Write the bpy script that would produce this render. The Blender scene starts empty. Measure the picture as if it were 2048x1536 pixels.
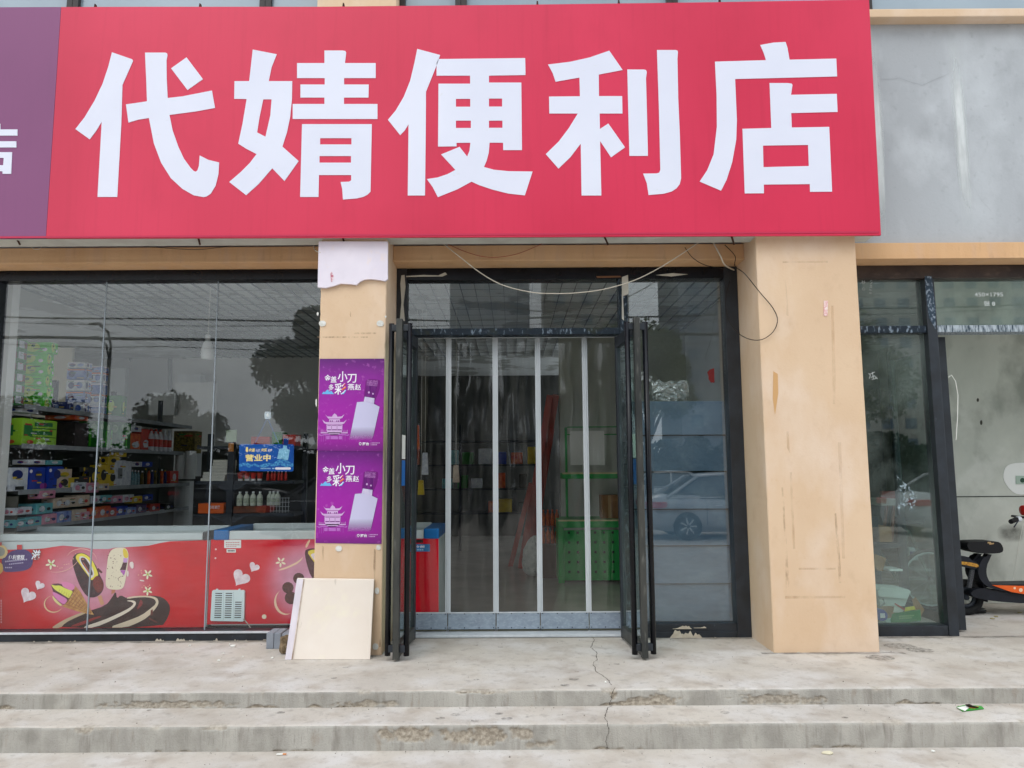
import bpy, bmesh, math, random
from mathutils import Vector, Matrix, noise
from mathutils.geometry import tessellate_polygon
random.seed(7)
R = math.radians
scn = bpy.context.scene
COL = scn.collection

# ------------------------------------------------------------------ camera
F = 1480.0
cam = bpy.data.cameras.new('camera')
cam.sensor_width = 36; cam.lens = F/2048*36; cam.clip_end = 1000; cam.clip_start = .05
camo = bpy.data.objects.new('camera', cam); COL.objects.link(camo)
CAMZ = 1.6
CM = Matrix.Rotation(R(90+6.5), 3, 'X') @ Matrix.Rotation(R(-.35), 3, 'Z')
camo.matrix_world = Matrix.Translation((0, 0, CAMZ)) @ CM.to_4x4()
scn.camera = camo

# ------------------------------------------------------------------ sky, sun, exposure
SUN_EL, SUN_AZ = 52, 205
w = bpy.data.worlds.new('World'); scn.world = w; w.use_nodes = True
nt = w.node_tree; bg = nt.nodes['Background']
sky = nt.nodes.new('ShaderNodeTexSky'); sky.sky_type = 'NISHITA'; sky.sun_disc = False
sky.sun_elevation = R(SUN_EL); sky.sun_rotation = R(SUN_AZ)
sky.dust_density = 6; sky.air_density = 1.3
hs = nt.nodes.new('ShaderNodeHueSaturation'); hs.inputs['Saturation'].default_value = .36
nt.links.new(sky.outputs[0], hs.inputs['Color'])
cl = nt.nodes.new('ShaderNodeMix'); cl.data_type = 'RGBA'; cl.inputs[0].default_value = .75
cl.inputs[7].default_value = (12.6, 13.7, 14.6, 1)      # even cloud cover over the Nishita sky
nt.links.new(hs.outputs[0], cl.inputs[6]); nt.links.new(cl.outputs[2], bg.inputs[0]); bg.inputs[1].default_value = .15
sl = bpy.data.lights.new('sun', 'SUN'); sl.energy = .6; sl.angle = R(30); sl.color = (1, .97, .93)
so = bpy.data.objects.new('sun', sl); COL.objects.link(so)
az = R(SUN_AZ)
sd = Vector((math.sin(az)*math.cos(R(SUN_EL)), math.cos(az)*math.cos(R(SUN_EL)), math.sin(R(SUN_EL))))
so.rotation_euler = sd.to_track_quat('Z', 'Y').to_euler()
so.location = sd*50
scn.view_settings.view_transform = 'Standard'; scn.view_settings.look = 'None'
scn.view_settings.exposure = -.08; scn.view_settings.gamma = 1
scn.view_settings.use_curve_mapping = False
scn.render.engine = 'CYCLES'
scn.cycles.max_bounces = 8; scn.cycles.transparent_max_bounces = 24
scn.cycles.use_denoising = True

# ------------------------------------------------------------------ measuring on planes of the place
def ray(px, py): return CM @ Vector(((px-1024)/F, -(py-768)/F, -1))
def U(px, py, Y):
    d = ray(px, py); t = Y/d.y; return Vector((d.x*t, Y, CAMZ+d.z*t))
def UZ(px, py, z):
    d = ray(px, py); t = (z-CAMZ)/d.z; return Vector((d.x*t, d.y*t, z))
def UX(px, py, X):
    d = ray(px, py); t = X/d.x; return Vector((X, d.y*t, CAMZ+d.z*t))
YS0 = UZ(1024, 1500, 0).y; Z1 = U(1024, 1448, YS0).z
YS1 = UZ(1024, 1413, Z1).y; FZ = U(1024, 1380, YS1).z
YC = UZ(1650, 1305, FZ).y          # front of the columns
YF = 6.13                          # front of the frames
YG = 6.19                          # glass
YB = 5.93                          # front of the beams
ZB0 = U(1850, 517, YB).z; ZB1 = U(1850, 485, YB).z

# ------------------------------------------------------------------ materials
def C(r, g, b, k=1.0):
    f = lambda v: (v/255/12.92 if v <= 10 else ((v/255+.055)/1.055)**2.4)*k
    return (f(r), f(g), f(b), 1)
MC = {}
def N(nt, t, **kw):
    n = nt.nodes.new(t)
    for k, v in kw.items(): setattr(n, k, v)
    return n
def mixc(nt, fac, a, b):
    m = N(nt, 'ShaderNodeMix', data_type='RGBA')
    for s, v in ((0, fac), (6, a), (7, b)):
        if isinstance(v, (tuple, list, float, int)): m.inputs[s].default_value = v
        else: nt.links.new(v, m.inputs[s])
    return m.outputs[2]
def nz(nt, s, streak=0, detail=5, lo=.4, hi=.6, rough=.55, off=(0, 0, 0), hstreak=0):
    g = N(nt, 'ShaderNodeNewGeometry'); mp = N(nt, 'ShaderNodeMapping')
    mp.inputs['Scale'].default_value = (s*(1-hstreak), s*(1-hstreak), s*(1-streak)); mp.inputs['Location'].default_value = off
    nt.links.new(g.outputs['Position'], mp.inputs[0])
    n = N(nt, 'ShaderNodeTexNoise'); n.inputs['Scale'].default_value = 1; n.inputs['Detail'].default_value = detail
    n.inputs['Roughness'].default_value = rough
    nt.links.new(mp.outputs[0], n.inputs['Vector'])
    r = N(nt, 'ShaderNodeMapRange'); r.inputs[1].default_value = lo; r.inputs[2].default_value = hi
    nt.links.new(n.outputs[0], r.inputs[0]); return r.outputs[0]
def mul(nt, a, b):
    m = N(nt, 'ShaderNodeMath', operation='MULTIPLY')
    for i, v in enumerate((a, b)):
        if isinstance(v, (float, int)): m.inputs[i].default_value = v
        else: nt.links.new(v, m.inputs[i])
    return m.outputs[0]
def mat(name, a, b=None, s=3, streak=0, rough=.6, bump=0, bs=60, metal=0, spec=.25, layers=(), lo=.35, hi=.65, attr=None, coat=0):
    if name in MC: return MC[name]
    m = bpy.data.materials.new(name); m.use_nodes = True; MC[name] = m
    t = m.node_tree; p = t.nodes['Principled BSDF']
    col = None
    if b: col = mixc(t, nz(t, s, streak, lo=lo, hi=hi), a, b)
    for (c, amt, sc, st, l, h) in layers:
        col = mixc(t, mul(t, nz(t, sc, st, lo=l, hi=h, off=(sc*3.1, 7, 2)), amt), col if col else a, c)
    if attr:
        at = N(t, 'ShaderNodeAttribute', attribute_name='chip')
        attr = mixc(t, nz(t, 45, 0, lo=.42, hi=.6), attr, (attr[0]*1.5, attr[1]*1.52, attr[2]*1.55, 1))
        col = mixc(t, at.outputs['Fac'], col if col else a, attr)
    if col: t.links.new(col, p.inputs['Base Color'])
    else: p.inputs['Base Color'].default_value = a
    p.inputs['Roughness'].default_value = rough; p.inputs['Metallic'].default_value = metal
    p.inputs['Specular IOR Level'].default_value = spec
    if coat: p.inputs['Coat Weight'].default_value = coat; p.inputs['Coat Roughness'].default_value = .15
    if bump:
        bn = N(t, 'ShaderNodeBump'); bn.inputs['Strength'].default_value = bump; bn.inputs['Distance'].default_value = .01
        t.links.new(nz(t, bs, 0, lo=0, hi=1), bn.inputs['Height']); t.links.new(bn.outputs[0], p.inputs['Normal'])
    return m
def glassmat(name, tint, refl=.055, rough=0.0, bump=0, bs=8, streak=0, haze=None, hz=0.0, hn=None):
    m = bpy.data.materials.new(name); m.use_nodes = True; t = m.node_tree; t.nodes.clear(); MC[name] = m
    o = N(t, 'ShaderNodeOutputMaterial'); tr = N(t, 'ShaderNodeBsdfTransparent'); tr.inputs[0].default_value = tint
    gl = N(t, 'ShaderNodeBsdfGlossy'); gl.inputs['Roughness'].default_value = rough; gl.inputs[0].default_value = (1, 1, 1, 1)
    lw = N(t, 'ShaderNodeLayerWeight'); lw.inputs[0].default_value = .5
    pw = N(t, 'ShaderNodeMath', operation='POWER'); t.links.new(lw.outputs['Facing'], pw.inputs[0]); pw.inputs[1].default_value = 4.5
    ma = N(t, 'ShaderNodeMath', operation='MULTIPLY_ADD'); t.links.new(pw.outputs[0], ma.inputs[0])
    ma.inputs[1].default_value = 1-refl; ma.inputs[2].default_value = refl
    mx = N(t, 'ShaderNodeMixShader'); t.links.new(ma.outputs[0], mx.inputs[0]); t.links.new(tr.outputs[0], mx.inputs[1]); t.links.new(gl.outputs[0], mx.inputs[2])
    last = mx.outputs[0]
    if haze:
        df = N(t, 'ShaderNodeBsdfDiffuse'); df.inputs[0].default_value = haze
        m2 = N(t, 'ShaderNodeMixShader')
        t.links.new(last, m2.inputs[1]); t.links.new(df.outputs[0], m2.inputs[2])
        if hn: t.links.new(mul(t, nz(t, hn[0], hn[1], lo=hn[2], hi=hn[3]), hz), m2.inputs[0])
        else: m2.inputs[0].default_value = hz
        last = m2.outputs[0]
    if bump:
        bn = N(t, 'ShaderNodeBump'); bn.inputs['Strength'].default_value = bump; bn.inputs['Distance'].default_value = .02
        t.links.new(nz(t, bs, streak, detail=2, lo=0, hi=1), bn.inputs['Height']); t.links.new(bn.outputs[0], gl.inputs['Normal'])
    t.links.new(last, o.inputs[0]); return m
def fadmat(name, col, sc, st, lo, hi, amt=1.0, rough=.8, grad=None, off=(0, 0, 0)):
    "stain, dust or other mark with a ragged outline of its own"
    m = bpy.data.materials.new(name); m.use_nodes = True; t = m.node_tree; MC[name] = m
    p = t.nodes['Principled BSDF']; p.inputs['Base Color'].default_value = col; p.inputs['Roughness'].default_value = rough
    f = mul(t, nz(t, sc, st, lo=lo, hi=hi, off=off), amt)
    if grad:
        tc = N(t, 'ShaderNodeTexCoord'); sx = N(t, 'ShaderNodeSeparateXYZ'); t.links.new(tc.outputs['Generated'], sx.inputs[0])
        for ax in grad:
            a = N(t, 'ShaderNodeMath', operation='PINGPONG') if ax.islower() else N(t, 'ShaderNodeMath', operation='MULTIPLY')
            t.links.new(sx.outputs['XYZ'.index(ax.upper())], a.inputs[0]); a.inputs[1].default_value = .5 if ax.islower() else 1
            r = N(t, 'ShaderNodeMapRange'); t.links.new(a.outputs[0], r.inputs[0]); r.inputs[2].default_value = .35
            f = mul(t, f, r.outputs[0])
    t.links.new(f, p.inputs['Alpha']); return m

concrete = mat('concrete', C(195, 187, 177), C(180, 172, 163), s=1.6, rough=.85, bump=.25, bs=90,
    layers=[(C(204, 200, 197), .8, 2.6, 0, .45, .68), (C(166, 154, 142), .7, 5, 0, .50, .70), (C(150, 142, 134), .6, 13, 0, .56, .74), (C(140, 136, 130), .5, 38, 0, .6, .75), (C(120, 116, 110), .45, 130, 0, .6, .72), (C(226, 224, 220), .5, 90, 0, .66, .76)], attr=C(150, 142, 130))
riser = mat('riser_concrete', C(180, 176, 168), C(158, 154, 147), s=7, streak=.75, rough=.88, bump=.35, bs=110,
    layers=[(C(120, 112, 104), .7, 17, .85, .56, .74), (C(110, 106, 98), .35, 70, .9, .58, .72), (C(128, 124, 116), .5, 120, 0, .6, .72), (C(136, 132, 124), .6, 7, .3, .5, .7), (C(140, 120, 100), .4, 14, .6, .6, .75)], attr=C(150, 140, 126))
plaster = mat('orange_plaster', C(221, 193, 163), C(214, 184, 153), s=1.2, streak=.2, rough=.85, bump=.12, bs=70,
    layers=[(C(228, 207, 188), .8, 2.1, .45, .48, .68), (C(206, 172, 138), .4, 3, .1, .54, .76), (C(196, 164, 134), .3, 9, .2, .6, .78), (C(205, 165, 125), .35, 30, .3, .6, .8)])
plasterB = mat('beam_plaster', C(220, 180, 138), C(208, 166, 124), s=3, streak=.75, rough=.85, bump=.15, bs=60,
    layers=[(C(206, 170, 140), .6, 9, .8, .5, .7), (C(160, 118, 84), .3, 25, .8, .58, .75)])
greywall = mat('grey_render', C(180, 184, 188), C(172, 175, 179), s=1.1, streak=.3, rough=.9, bump=.15, bs=50,
    layers=[(C(194, 198, 202), .7, 2.4, .2, .48, .66), (C(150, 152, 156), .45, 3.4, .35, .55, .74), (C(128, 130, 134), .25, 20, .1, .6, .75)])
blackp = mat('black_paint', C(30, 34, 40), C(40, 46, 54), s=8, rough=.42, spec=.5, layers=[(C(90, 98, 108), .5, 40, .5, .66, .78), (C(20, 22, 24), .6, 6, .5, .5, .7)])
blackg = mat('black_gloss', C(14, 15, 19), C(22, 24, 30), s=6, rough=.25)
scraped = mat('scraped_paint', C(26, 36, 48), C(36, 48, 58), s=8, rough=.5, layers=[(C(130, 145, 160), .9, 46, .6, .56, .66), (C(60, 62, 34), .6, 7, 0, .56, .7)])
scrapedw = mat('whitened_paint', C(40, 58, 70), C(50, 66, 78), s=8, rough=.6, layers=[(C(176, 186, 194), .95, 70, .8, .36, .6)])
doorp = mat('door_metal', C(52, 54, 54), C(74, 74, 70), s=10, streak=.7, rough=.45, metal=.2, layers=[(C(110, 110, 104), .7, 40, .8, .58, .75)])
alu = mat('aluminium', C(206, 210, 214), C(190, 195, 200), s=14, streak=.9, rough=.45, metal=.1)
kickm = mat('kick_panel', C(152, 164, 178), C(136, 148, 162), s=18, streak=-.2, rough=.45, metal=.15, layers=[(C(170, 182, 194), .6, 40, -1, .5, .7)])
rubber = mat('rubber', C(24, 24, 25), rough=.8)
darkm = mat('dark_steel', C(48, 54, 64), C(38, 43, 50), s=6, rough=.5)
white = mat('white_plastic', C(226, 230, 230), C(214, 218, 220), s=4, rough=.4)
foam = mat('white_foam_board', C(232, 224, 234), C(222, 214, 226), s=3, rough=.8, layers=[(C(200, 190, 200), .4, 7, .3, .55, .75), (C(240, 220, 205), .5, 12, .2, .6, .75)])
paper = mat('white_paper', C(232, 232, 226), rough=.8)
ply = mat('cream_board', C(230, 219, 208), C(224, 211, 198), s=2.5, rough=.65, layers=[(C(240, 236, 200), .45, 3, 0, .58, .74), (C(226, 220, 224), .6, 2, .3, .55, .7), (C(150, 135, 118), .55, 24, .75, .68, .8)])
blockm = mat('grey_block', C(150, 156, 166), C(136, 142, 152), s=12, rough=.9, bump=.4, bs=120)
stonem = mat('rubble_brown', C(140, 122, 98), C(96, 82, 64), s=16, rough=.95, bump=.6, bs=80, layers=[(C(180, 160, 130), .6, 30, 0, .52, .68)])
glass = glassmat('window_glass', (.98, .99, .99, 1), .042)
glasss = glassmat('side_glass', (.94, .97, .97, 1), .07, haze=(.45, .5, .52, 1), hz=.05, hn=(2.2, .2, .35, .75))
glassd = glassmat('dusty_glass', (.86, .94, .92, 1), .07, haze=(.45, .52, .5, 1), hz=.17, hn=(2.2, .2, .35, .75))
glassg = glassmat('door_glass', (.86, .96, .93, 1), .07, haze=(.4, .5, .48, 1), hz=.05, hn=(5, .6, .4, .7))
pvc = glassmat('clear_pvc', (.965, .965, .95, 1), .04, rough=.07, bump=.24, bs=5, streak=.7, haze=(.56, .55, .5, 1), hz=.06, hn=(16, .9, .46, .72))

# ------------------------------------------------------------------ object helpers
def root(name, label, cat, loc=(0, 0, 0), group=None):
    o = bpy.data.objects.new(name, None); COL.objects.link(o); o.location = loc; o.empty_display_size = .1
    return tag(o, label, cat, group)
def tag(o, label=None, cat=None, group=None, kind=None):
    if label: o['label'] = label
    if cat: o['category'] = cat
    if group: o['group'] = group
    if kind: o['kind'] = kind
    return o
def wloc(p):
    v = Vector((0, 0, 0))
    while p is not None: v += p.location; p = p.parent
    return v
def link_mesh(name, me, m, parent=None, origin=None):
    "me holds world coordinates; the object's origin goes to its own base"
    vs = me.vertices
    if len(vs):
        xs = [v.co.x for v in vs]; ys = [v.co.y for v in vs]; zs = [v.co.z for v in vs]
        org = origin or Vector(((min(xs)+max(xs))/2, (min(ys)+max(ys))/2, min(zs)))
    else: org = Vector((0, 0, 0))
    me.transform(Matrix.Translation(-org))
    if m and not me.materials: me.materials.append(m)
    o = bpy.data.objects.new(name, me); COL.objects.link(o)
    if parent: o.parent = parent; o.location = org-wloc(parent)
    else: o.location = org
    return o
class MB:
    def __init__(s): s.v = []; s.f = []
    def box(s, x0, x1, y0, y1, z0, z1):
        n = len(s.v)
        s.v += [(x, y, z) for x in (x0, x1) for y in (y0, y1) for z in (z0, z1)]
        s.f += [tuple(n+i for i in q) for q in ((0, 1, 3, 2), (4, 6, 7, 5), (0, 4, 5, 1), (2, 3, 7, 6), (0, 2, 6, 4), (1, 5, 7, 3))]
        return s
    def hexa(s, p):   # 8 corners: 4 front, 4 back in the same order
        n = len(s.v); s.v += [tuple(q) for q in p]
        s.f += [tuple(n+i for i in q) for q in ((0, 1, 2, 3), (7, 6, 5, 4), (0, 4, 5, 1), (1, 5, 6, 2), (2, 6, 7, 3), (3, 7, 4, 0))]
        return s
    def tube(s, pts, r, k=8, cap=True, radii=None):
        pts = [Vector(p) for p in pts]; n0 = len(s.v)
        up = Vector((0, 0, 1))
        for i, p in enumerate(pts):
            d = (pts[min(i+1, len(pts)-1)]-pts[max(i-1, 0)])
            if d.length < 1e-9: d = Vector((0, 0, 1))
            d.normalize()
            a = d.cross(up)
            if a.length < .1: a = d.cross(Vector((0, 1, 0)))
            a.normalize(); b = d.cross(a); rr = radii[i] if radii else r
            for j in range(k):
                t = 2*math.pi*j/k; s.v.append(tuple(p+a*math.cos(t)*rr+b*math.sin(t)*rr))
        for i in range(len(pts)-1):
            for j in range(k):
                a = n0+i*k+j; b = n0+i*k+(j+1) % k; s.f.append((a, b, b+k, a+k))
        if cap:
            s.f.append(tuple(n0+j for j in range(k))[::-1]); s.f.append(tuple(n0+(len(pts)-1)*k+j for j in range(k)))
        return s
    def lathe(s, c, prof, k=16, axis='z'):
        n0 = len(s.v)
        for r, h in prof:
            for j in range(k):
                t = 2*math.pi*j/k; a, b = r*math.cos(t), r*math.sin(t)
                s.v.append({'z': (c[0]+a, c[1]+b, c[2]+h), 'x': (c[0]+h, c[1]+a, c[2]+b), 'y': (c[0]+a, c[1]+h, c[2]+b)}[axis])
        for i in range(len(prof)-1):
            for j in range(k):
                a = n0+i*k+j; b = n0+i*k+(j+1) % k; s.f.append((a, b, b+k, a+k))
        s.f.append(tuple(n0+j for j in range(k))[::-1]); s.f.append(tuple(n0+(len(prof)-1)*k+j for j in range(k)))
        return s
    def mesh(s, bevel=0, smooth=False):
        me = bpy.data.meshes.new('m'); me.from_pydata(s.v, [], s.f); me.update()
        bm = bmesh.new(); bm.from_mesh(me)
        bmesh.ops.recalc_face_normals(bm, faces=bm.faces)
        if bevel: bmesh.ops.bevel(bm, geom=bm.edges[:], offset=bevel, segments=2, affect='EDGES', profile=.6)
        bm.to_mesh(me); bm.free()
        if smooth:
            for p in me.polygons: p.use_smooth = True
        return me
    def build(s, name, m, parent=None, bevel=0, smooth=False, **tg):
        o = link_mesh(name, s.mesh(bevel, smooth), m, parent)
        return tag(o, **tg) if tg else o
def zm(z, p): return (z[0]+p[0]/z[2], z[1]+p[1]/z[2])
def smoothloop(p, n=2):
    for _ in range(n):
        q = []
        for i in range(len(p)):
            a, b = p[i], p[(i+1) % len(p)]
            q += [(a[0]*.75+b[0]*.25, a[1]*.75+b[1]*.25), (a[0]*.25+b[0]*.75, a[1]*.25+b[1]*.75)]
        p = q
    return p
def shape(name, polys, Z, Y, m, parent=None, th=0, sm=0, **tg):
    "outline measured in the photograph, set on the plane at depth Y, with real thickness th behind it"
    vs, fs = [], []
    for pl in polys:
        loops = pl if isinstance(pl[0][0], (tuple, list)) else [pl]
        L = [[U(*zm(Z, p), Y) for p in (smoothloop(l, sm) if sm else l)] for l in loops]
        n = len(vs); flat = [q for l in L for q in l]; vs += flat
        tri = tessellate_polygon([[Vector((q.x, q.z, 0)) for q in l] for l in L])
        for t in tri:
            a, b, c = [flat[i] for i in t]
            if (b-a).cross(c-a).y > 0: t = t[::-1]
            fs.append(tuple(n+i for i in t))
        if th:
            nb = len(vs); vs += [q+Vector((0, th, 0)) for q in flat]
            fs += [tuple(nb+i for i in t[::-1]) for t in tri]
            k = 0
            for l in L:
                for i in range(len(l)):
                    a, b = k+i, k+(i+1) % len(l); fs.append((n+a, n+b, nb+b, nb+a))
                k += len(l)
    me = bpy.data.meshes.new('s'); me.from_pydata([tuple(v) for v in vs], [], fs); me.update()
    if th:
        bm = bmesh.new(); bm.from_mesh(me); bmesh.ops.recalc_face_normals(bm, faces=bm.faces); bm.to_mesh(me); bm.free()
    o = link_mesh(name, me, m, parent)
    return tag(o, **tg) if tg else o
def rect(x0, y0, x1, y1): return [(x0, y0), (x1, y0), (x1, y1), (x0, y1)]
P0 = (0, 0, 1)
def text(name, body, r, Y, m, parent=None, bold=.0, Z=P0, shear=0, Z2=None, **tg):
    "lettering fitted to the rectangle it fills on the plane at depth Y"
    c = bpy.data.curves.new('t', 'FONT'); c.body = body; c.offset = bold; c.shear = shear; c.resolution_u = 3; c.fill_mode = 'BOTH'
    o = bpy.data.objects.new('t', c); COL.objects.link(o)
    dg = bpy.context.evaluated_depsgraph_get()
    me = bpy.data.meshes.new_from_object(o.evaluated_get(dg)); bpy.data.objects.remove(o)
    if not len(me.vertices): return None
    xs = [v.co.x for v in me.vertices]; ys = [v.co.y for v in me.vertices]
    a = U(*zm(Z, (r[0], r[3])), Y); b = U(*zm(Z, (r[2], r[1])), Y)
    sx = (b.x-a.x)/(max(xs)-min(xs)); sz = (b.z-a.z)/(max(ys)-min(ys)); mx, my = min(xs), min(ys)
    for v in me.vertices: v.co = (a.x+(v.co.x-mx)*sx, Y, a.z+(v.co.y-my)*sz)
    o = link_mesh(name, me, m, parent)
    return tag(o, **tg) if tg else o
def copytree(o, parent=None):
    c = o.copy(); COL.objects.link(c); c.parent = parent
    for ch in list(o.children): copytree(ch, c)
    return c
def circ(cx, cy, r, n=14, ry=None): return [(cx+r*math.cos(i*2*math.pi/n), cy+(ry or r)*math.sin(i*2*math.pi/n)) for i in range(n)]

# ------------------------------------------------------------------ ground and steps
def n2(x, y, z=0): return noise.noise(Vector((x, y, z)))
def sstep(a, b, x):
    t = max(0, min(1, (x-a)/(b-a))); return t*t*(3-2*t)
def step(name, yf, z0, z1, yback, patches, seed, m2, dx=.009, x0=-9.6, x1=6.2):
    h = z1-z0; rows = 16
    prof = [(yf, z0-.01, 0)]+[(yf, z0+h*(.02+.86*i/rows), 1) for i in range(rows+1)]
    prof += [(yf+.003, z1-.006, 1), (yf+.009, z1-.001, .6), (yf+.02, z1, .2)]
    nr = len(prof)
    prof += [(yf+.05, z1, 0), (yf+.12, z1, 0), (yback, z1, 0)]
    nx = int((x1-x0)/dx)+1; vs, fs, ch = [], [], []
    for i in range(nx):
        x = x0+i*dx
        e = n2(x*2.2, seed)*.006+n2(x*9, seed+3)*.003
        lowh = .035+.05*n2(x*2.1, seed+9)+.025*n2(x*11, seed+5)
        for k, (y, z, f) in enumerate(prof):
            hh = (z-z0)
            c = 0
            if f > 0:
                c = sstep(0, .005, lowh-.034-hh+.006*n2(x*40, seed+2))*sstep(-.1, .0, n2(x*1.3, seed+17))
                for (px, pz, rx, rz, amt) in patches:
                    d = math.hypot((x-px)/rx, (hh-pz)/rz)
                    c = max(c, amt*sstep(.15, .45, 1-d+.5*n2(x*14, hh*22, seed)+.35*n2(x*45, hh*60, seed)))
                top = sstep(.25, .5, n2(x*6, seed+31)+.2*n2(x*30, seed))*sstep(.035, .0, h-hh)
                c = max(c, top*.7)
            dy = e*f*.8+c*(.009+.009*n2(x*50, hh*60, seed+2)+.004*n2(x*150, hh*150, 3))
            dz = (-c*.006 if k >= nr-4 and k < nr else 0)+(n2(x*5, seed+7)*.003 if k < nr and k > 14 else 0)*f
            vs.append((x, y+dy, z+dz)); ch.append(c)
    K = len(prof)
    for i in range(nx-1):
        for k in range(K-1):
            a = i*K+k; fs.append((a, a+K, a+K+1, a+1))
    me = bpy.data.meshes.new(name); me.from_pydata(vs, [], fs); me.update()
    at = me.attributes.new('chip', 'FLOAT', 'POINT'); at.data.foreach_set('value', ch)
    me.materials.append(concrete); me.materials.append(m2)
    for p in me.polygons:
        p.use_smooth = True
        if (p.index % (K-1)) < nr-3: p.material_index = 1
    o = link_mesh(name, me, None); return tag(o, kind='structure')
g = MB(); g.box(-90, 90, -120, YS0+.3, -.3, 0); g.build('ground', concrete, kind='structure')
asph = mat('asphalt', C(88, 88, 88), C(74, 74, 75), s=2, rough=.9, bump=.3, bs=90)
MB().box(-90, 90, -24, -7.5, .0, .006).build('road', asph, kind='structure')
X_ = lambda px, py, Y: U(px, py, Y).x
step('lower_step', YS0, 0, Z1, YS1+.02, [(X_(815, 1470, YS0), .085, .22, .055, 1), (X_(960, 1475, YS0), .075, .26, .06, 1), (X_(1040, 1470, YS0), .09, .1, .05, .9), (X_(1080, 1490, YS0), .03, .1, .03, .8), (X_(180, 1455, YS0), .13, .1, .03, .8), (X_(430, 1455, YS0), .13, .09, .02, .7)], 1.3, riser)
step('landing', YS1, Z1, FZ, YF+.02, [(X_(950, 1385, YS1), .09, .2, .02, .9), (X_(730, 1405, YS1), .02, .25, .025, .8), (X_(330, 1405, YS1), .02, .5, .03, .8), (X_(1560, 1395, YS1), .03, .35, .04, .8), (X_(1310, 1400, YS1), .03, .2, .04, .9), (X_(1225, 1385, YS1), .07, .03, .05, 1)], 5.1, riser)
shopfloor = mat('polished_floor', C(172, 169, 162), C(152, 149, 143), s=1.3, rough=.22, layers=[(C(150, 148, 142), .5, 4, 0, .5, .7)])
MB().box(-10, 2.42, YF+.022, 15.5, FZ-.2, FZ-.002).build('shop_floor', shopfloor, kind='structure')
MB().box(2.48, 6.2, YF+.022, 12.5, FZ-.2, FZ-.002).build('vacant_unit_floor', concrete, kind='structure')
MB().box(2.42, 2.48, YF+.022, 12.5, FZ-.2, FZ-.004).build('threshold_joint', concrete, kind='structure')
# crack running from the door across landing and both steps
crackm = mat('crack_dark', C(64, 58, 52), C(90, 84, 76), s=30, rough=1)
def ribbon(mb, pts, wd):
    for i in range(len(pts)-1):
        a, b = Vector(pts[i]), Vector(pts[i+1]); wa = wd*(.5+random.random()); n = len(mb.v)
        sx = Vector((wa, 0, 0))
        mb.v += [tuple(a-sx), tuple(a+sx), tuple(b+sx), tuple(b-sx)]; mb.f.append((n, n+1, n+2, n+3))
def jag(pts, amp, n=4):
    out = []
    for i in range(len(pts)-1):
        for k in range(n):
            t = k/n; out.append((pts[i][0]*(1-t)+pts[i+1][0]*t+random.uniform(-amp, amp), pts[i][1]*(1-t)+pts[i+1][1]*t))
    return out+[pts[-1]]
mb = MB()
ZC = (680, 1240, 2.9257)
for pl, f in (([(1475, 95), (1490, 115), (1470, 160), (1500, 185), (1505, 230), (1480, 250), (1500, 300), (1545, 330), (1575, 355), (1590, 380)], lambda p: UZ(*p, FZ+.0015)),
              ([(1590, 500), (1565, 515), (1560, 545), (1550, 570), (1563, 598)], lambda p: UZ(*p, Z1+.0015)),
              ([(1565, 600), (1575, 640), (1562, 680), (1556, 720), (1562, 750)], lambda p: U(*p, YS0-.007)),
              ([(1610, 395), (1590, 440), (1585, 470), (1580, 495)], lambda p: U(*p, YS1-.006))):
    ribbon(mb, [f(zm(ZC, p)) for p in jag(pl, 5)], .0019)
mb.build('landing_crack', crackm, kind='structure')
stain_f = fadmat('floor_stain', C(120, 117, 112), 40, 0, .35, .7, .6)
def floorspot(px, py, rx, z, m, name='floor_stain', **k):
    c = UZ(px, py, z+.0025); n = 12; mb = MB()
    mb.v = [(c.x+rx*(1+.3*n2(i, px))*math.cos(i*6.283/n), c.y+rx*.8*(1+.3*n2(i, py))*math.sin(i*6.283/n), c.z) for i in range(n)]; mb.f = [tuple(range(n))]
    return mb
mb = MB()
for (px, py, r, z) in [(952, 1290, .02, FZ), (1001, 1294, .022, FZ), (1148, 1358, .035, FZ), (1154, 1343, .015, FZ), (1027, 1340, .015, FZ), (953, 1359, .02, FZ), (1183, 1371, .03, FZ), (1130, 1370, .03, FZ), (691, 1335, .02, FZ), (668, 1356, .022, FZ), (911, 1429, .03, Z1), (998, 1427, .025, Z1), (1014, 1437, .035, Z1), (880, 1436, .03, Z1), (950, 1441, .025, Z1), (1053, 1433, .02, Z1), (560, 1425, .03, Z1), (300, 1420, .02, Z1), (1450, 1425, .03, Z1), (1690, 1435, .02, Z1), (1234, 1328, .02, FZ), (1442, 1372, .015, FZ), (1440, 1290, .015, FZ), (590, 1291, .05, FZ), (1800, 1292, .12, FZ), (1760, 1315, .1, FZ), (1840, 1300, .1, FZ)]:
    q = floorspot(px, py, r, z, None); n = len(mb.v); mb.v += q.v; mb.f += [tuple(n+i for i in f) for f in q.f]
mb.build('landing_stains', stain_f, kind='structure')

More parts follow.
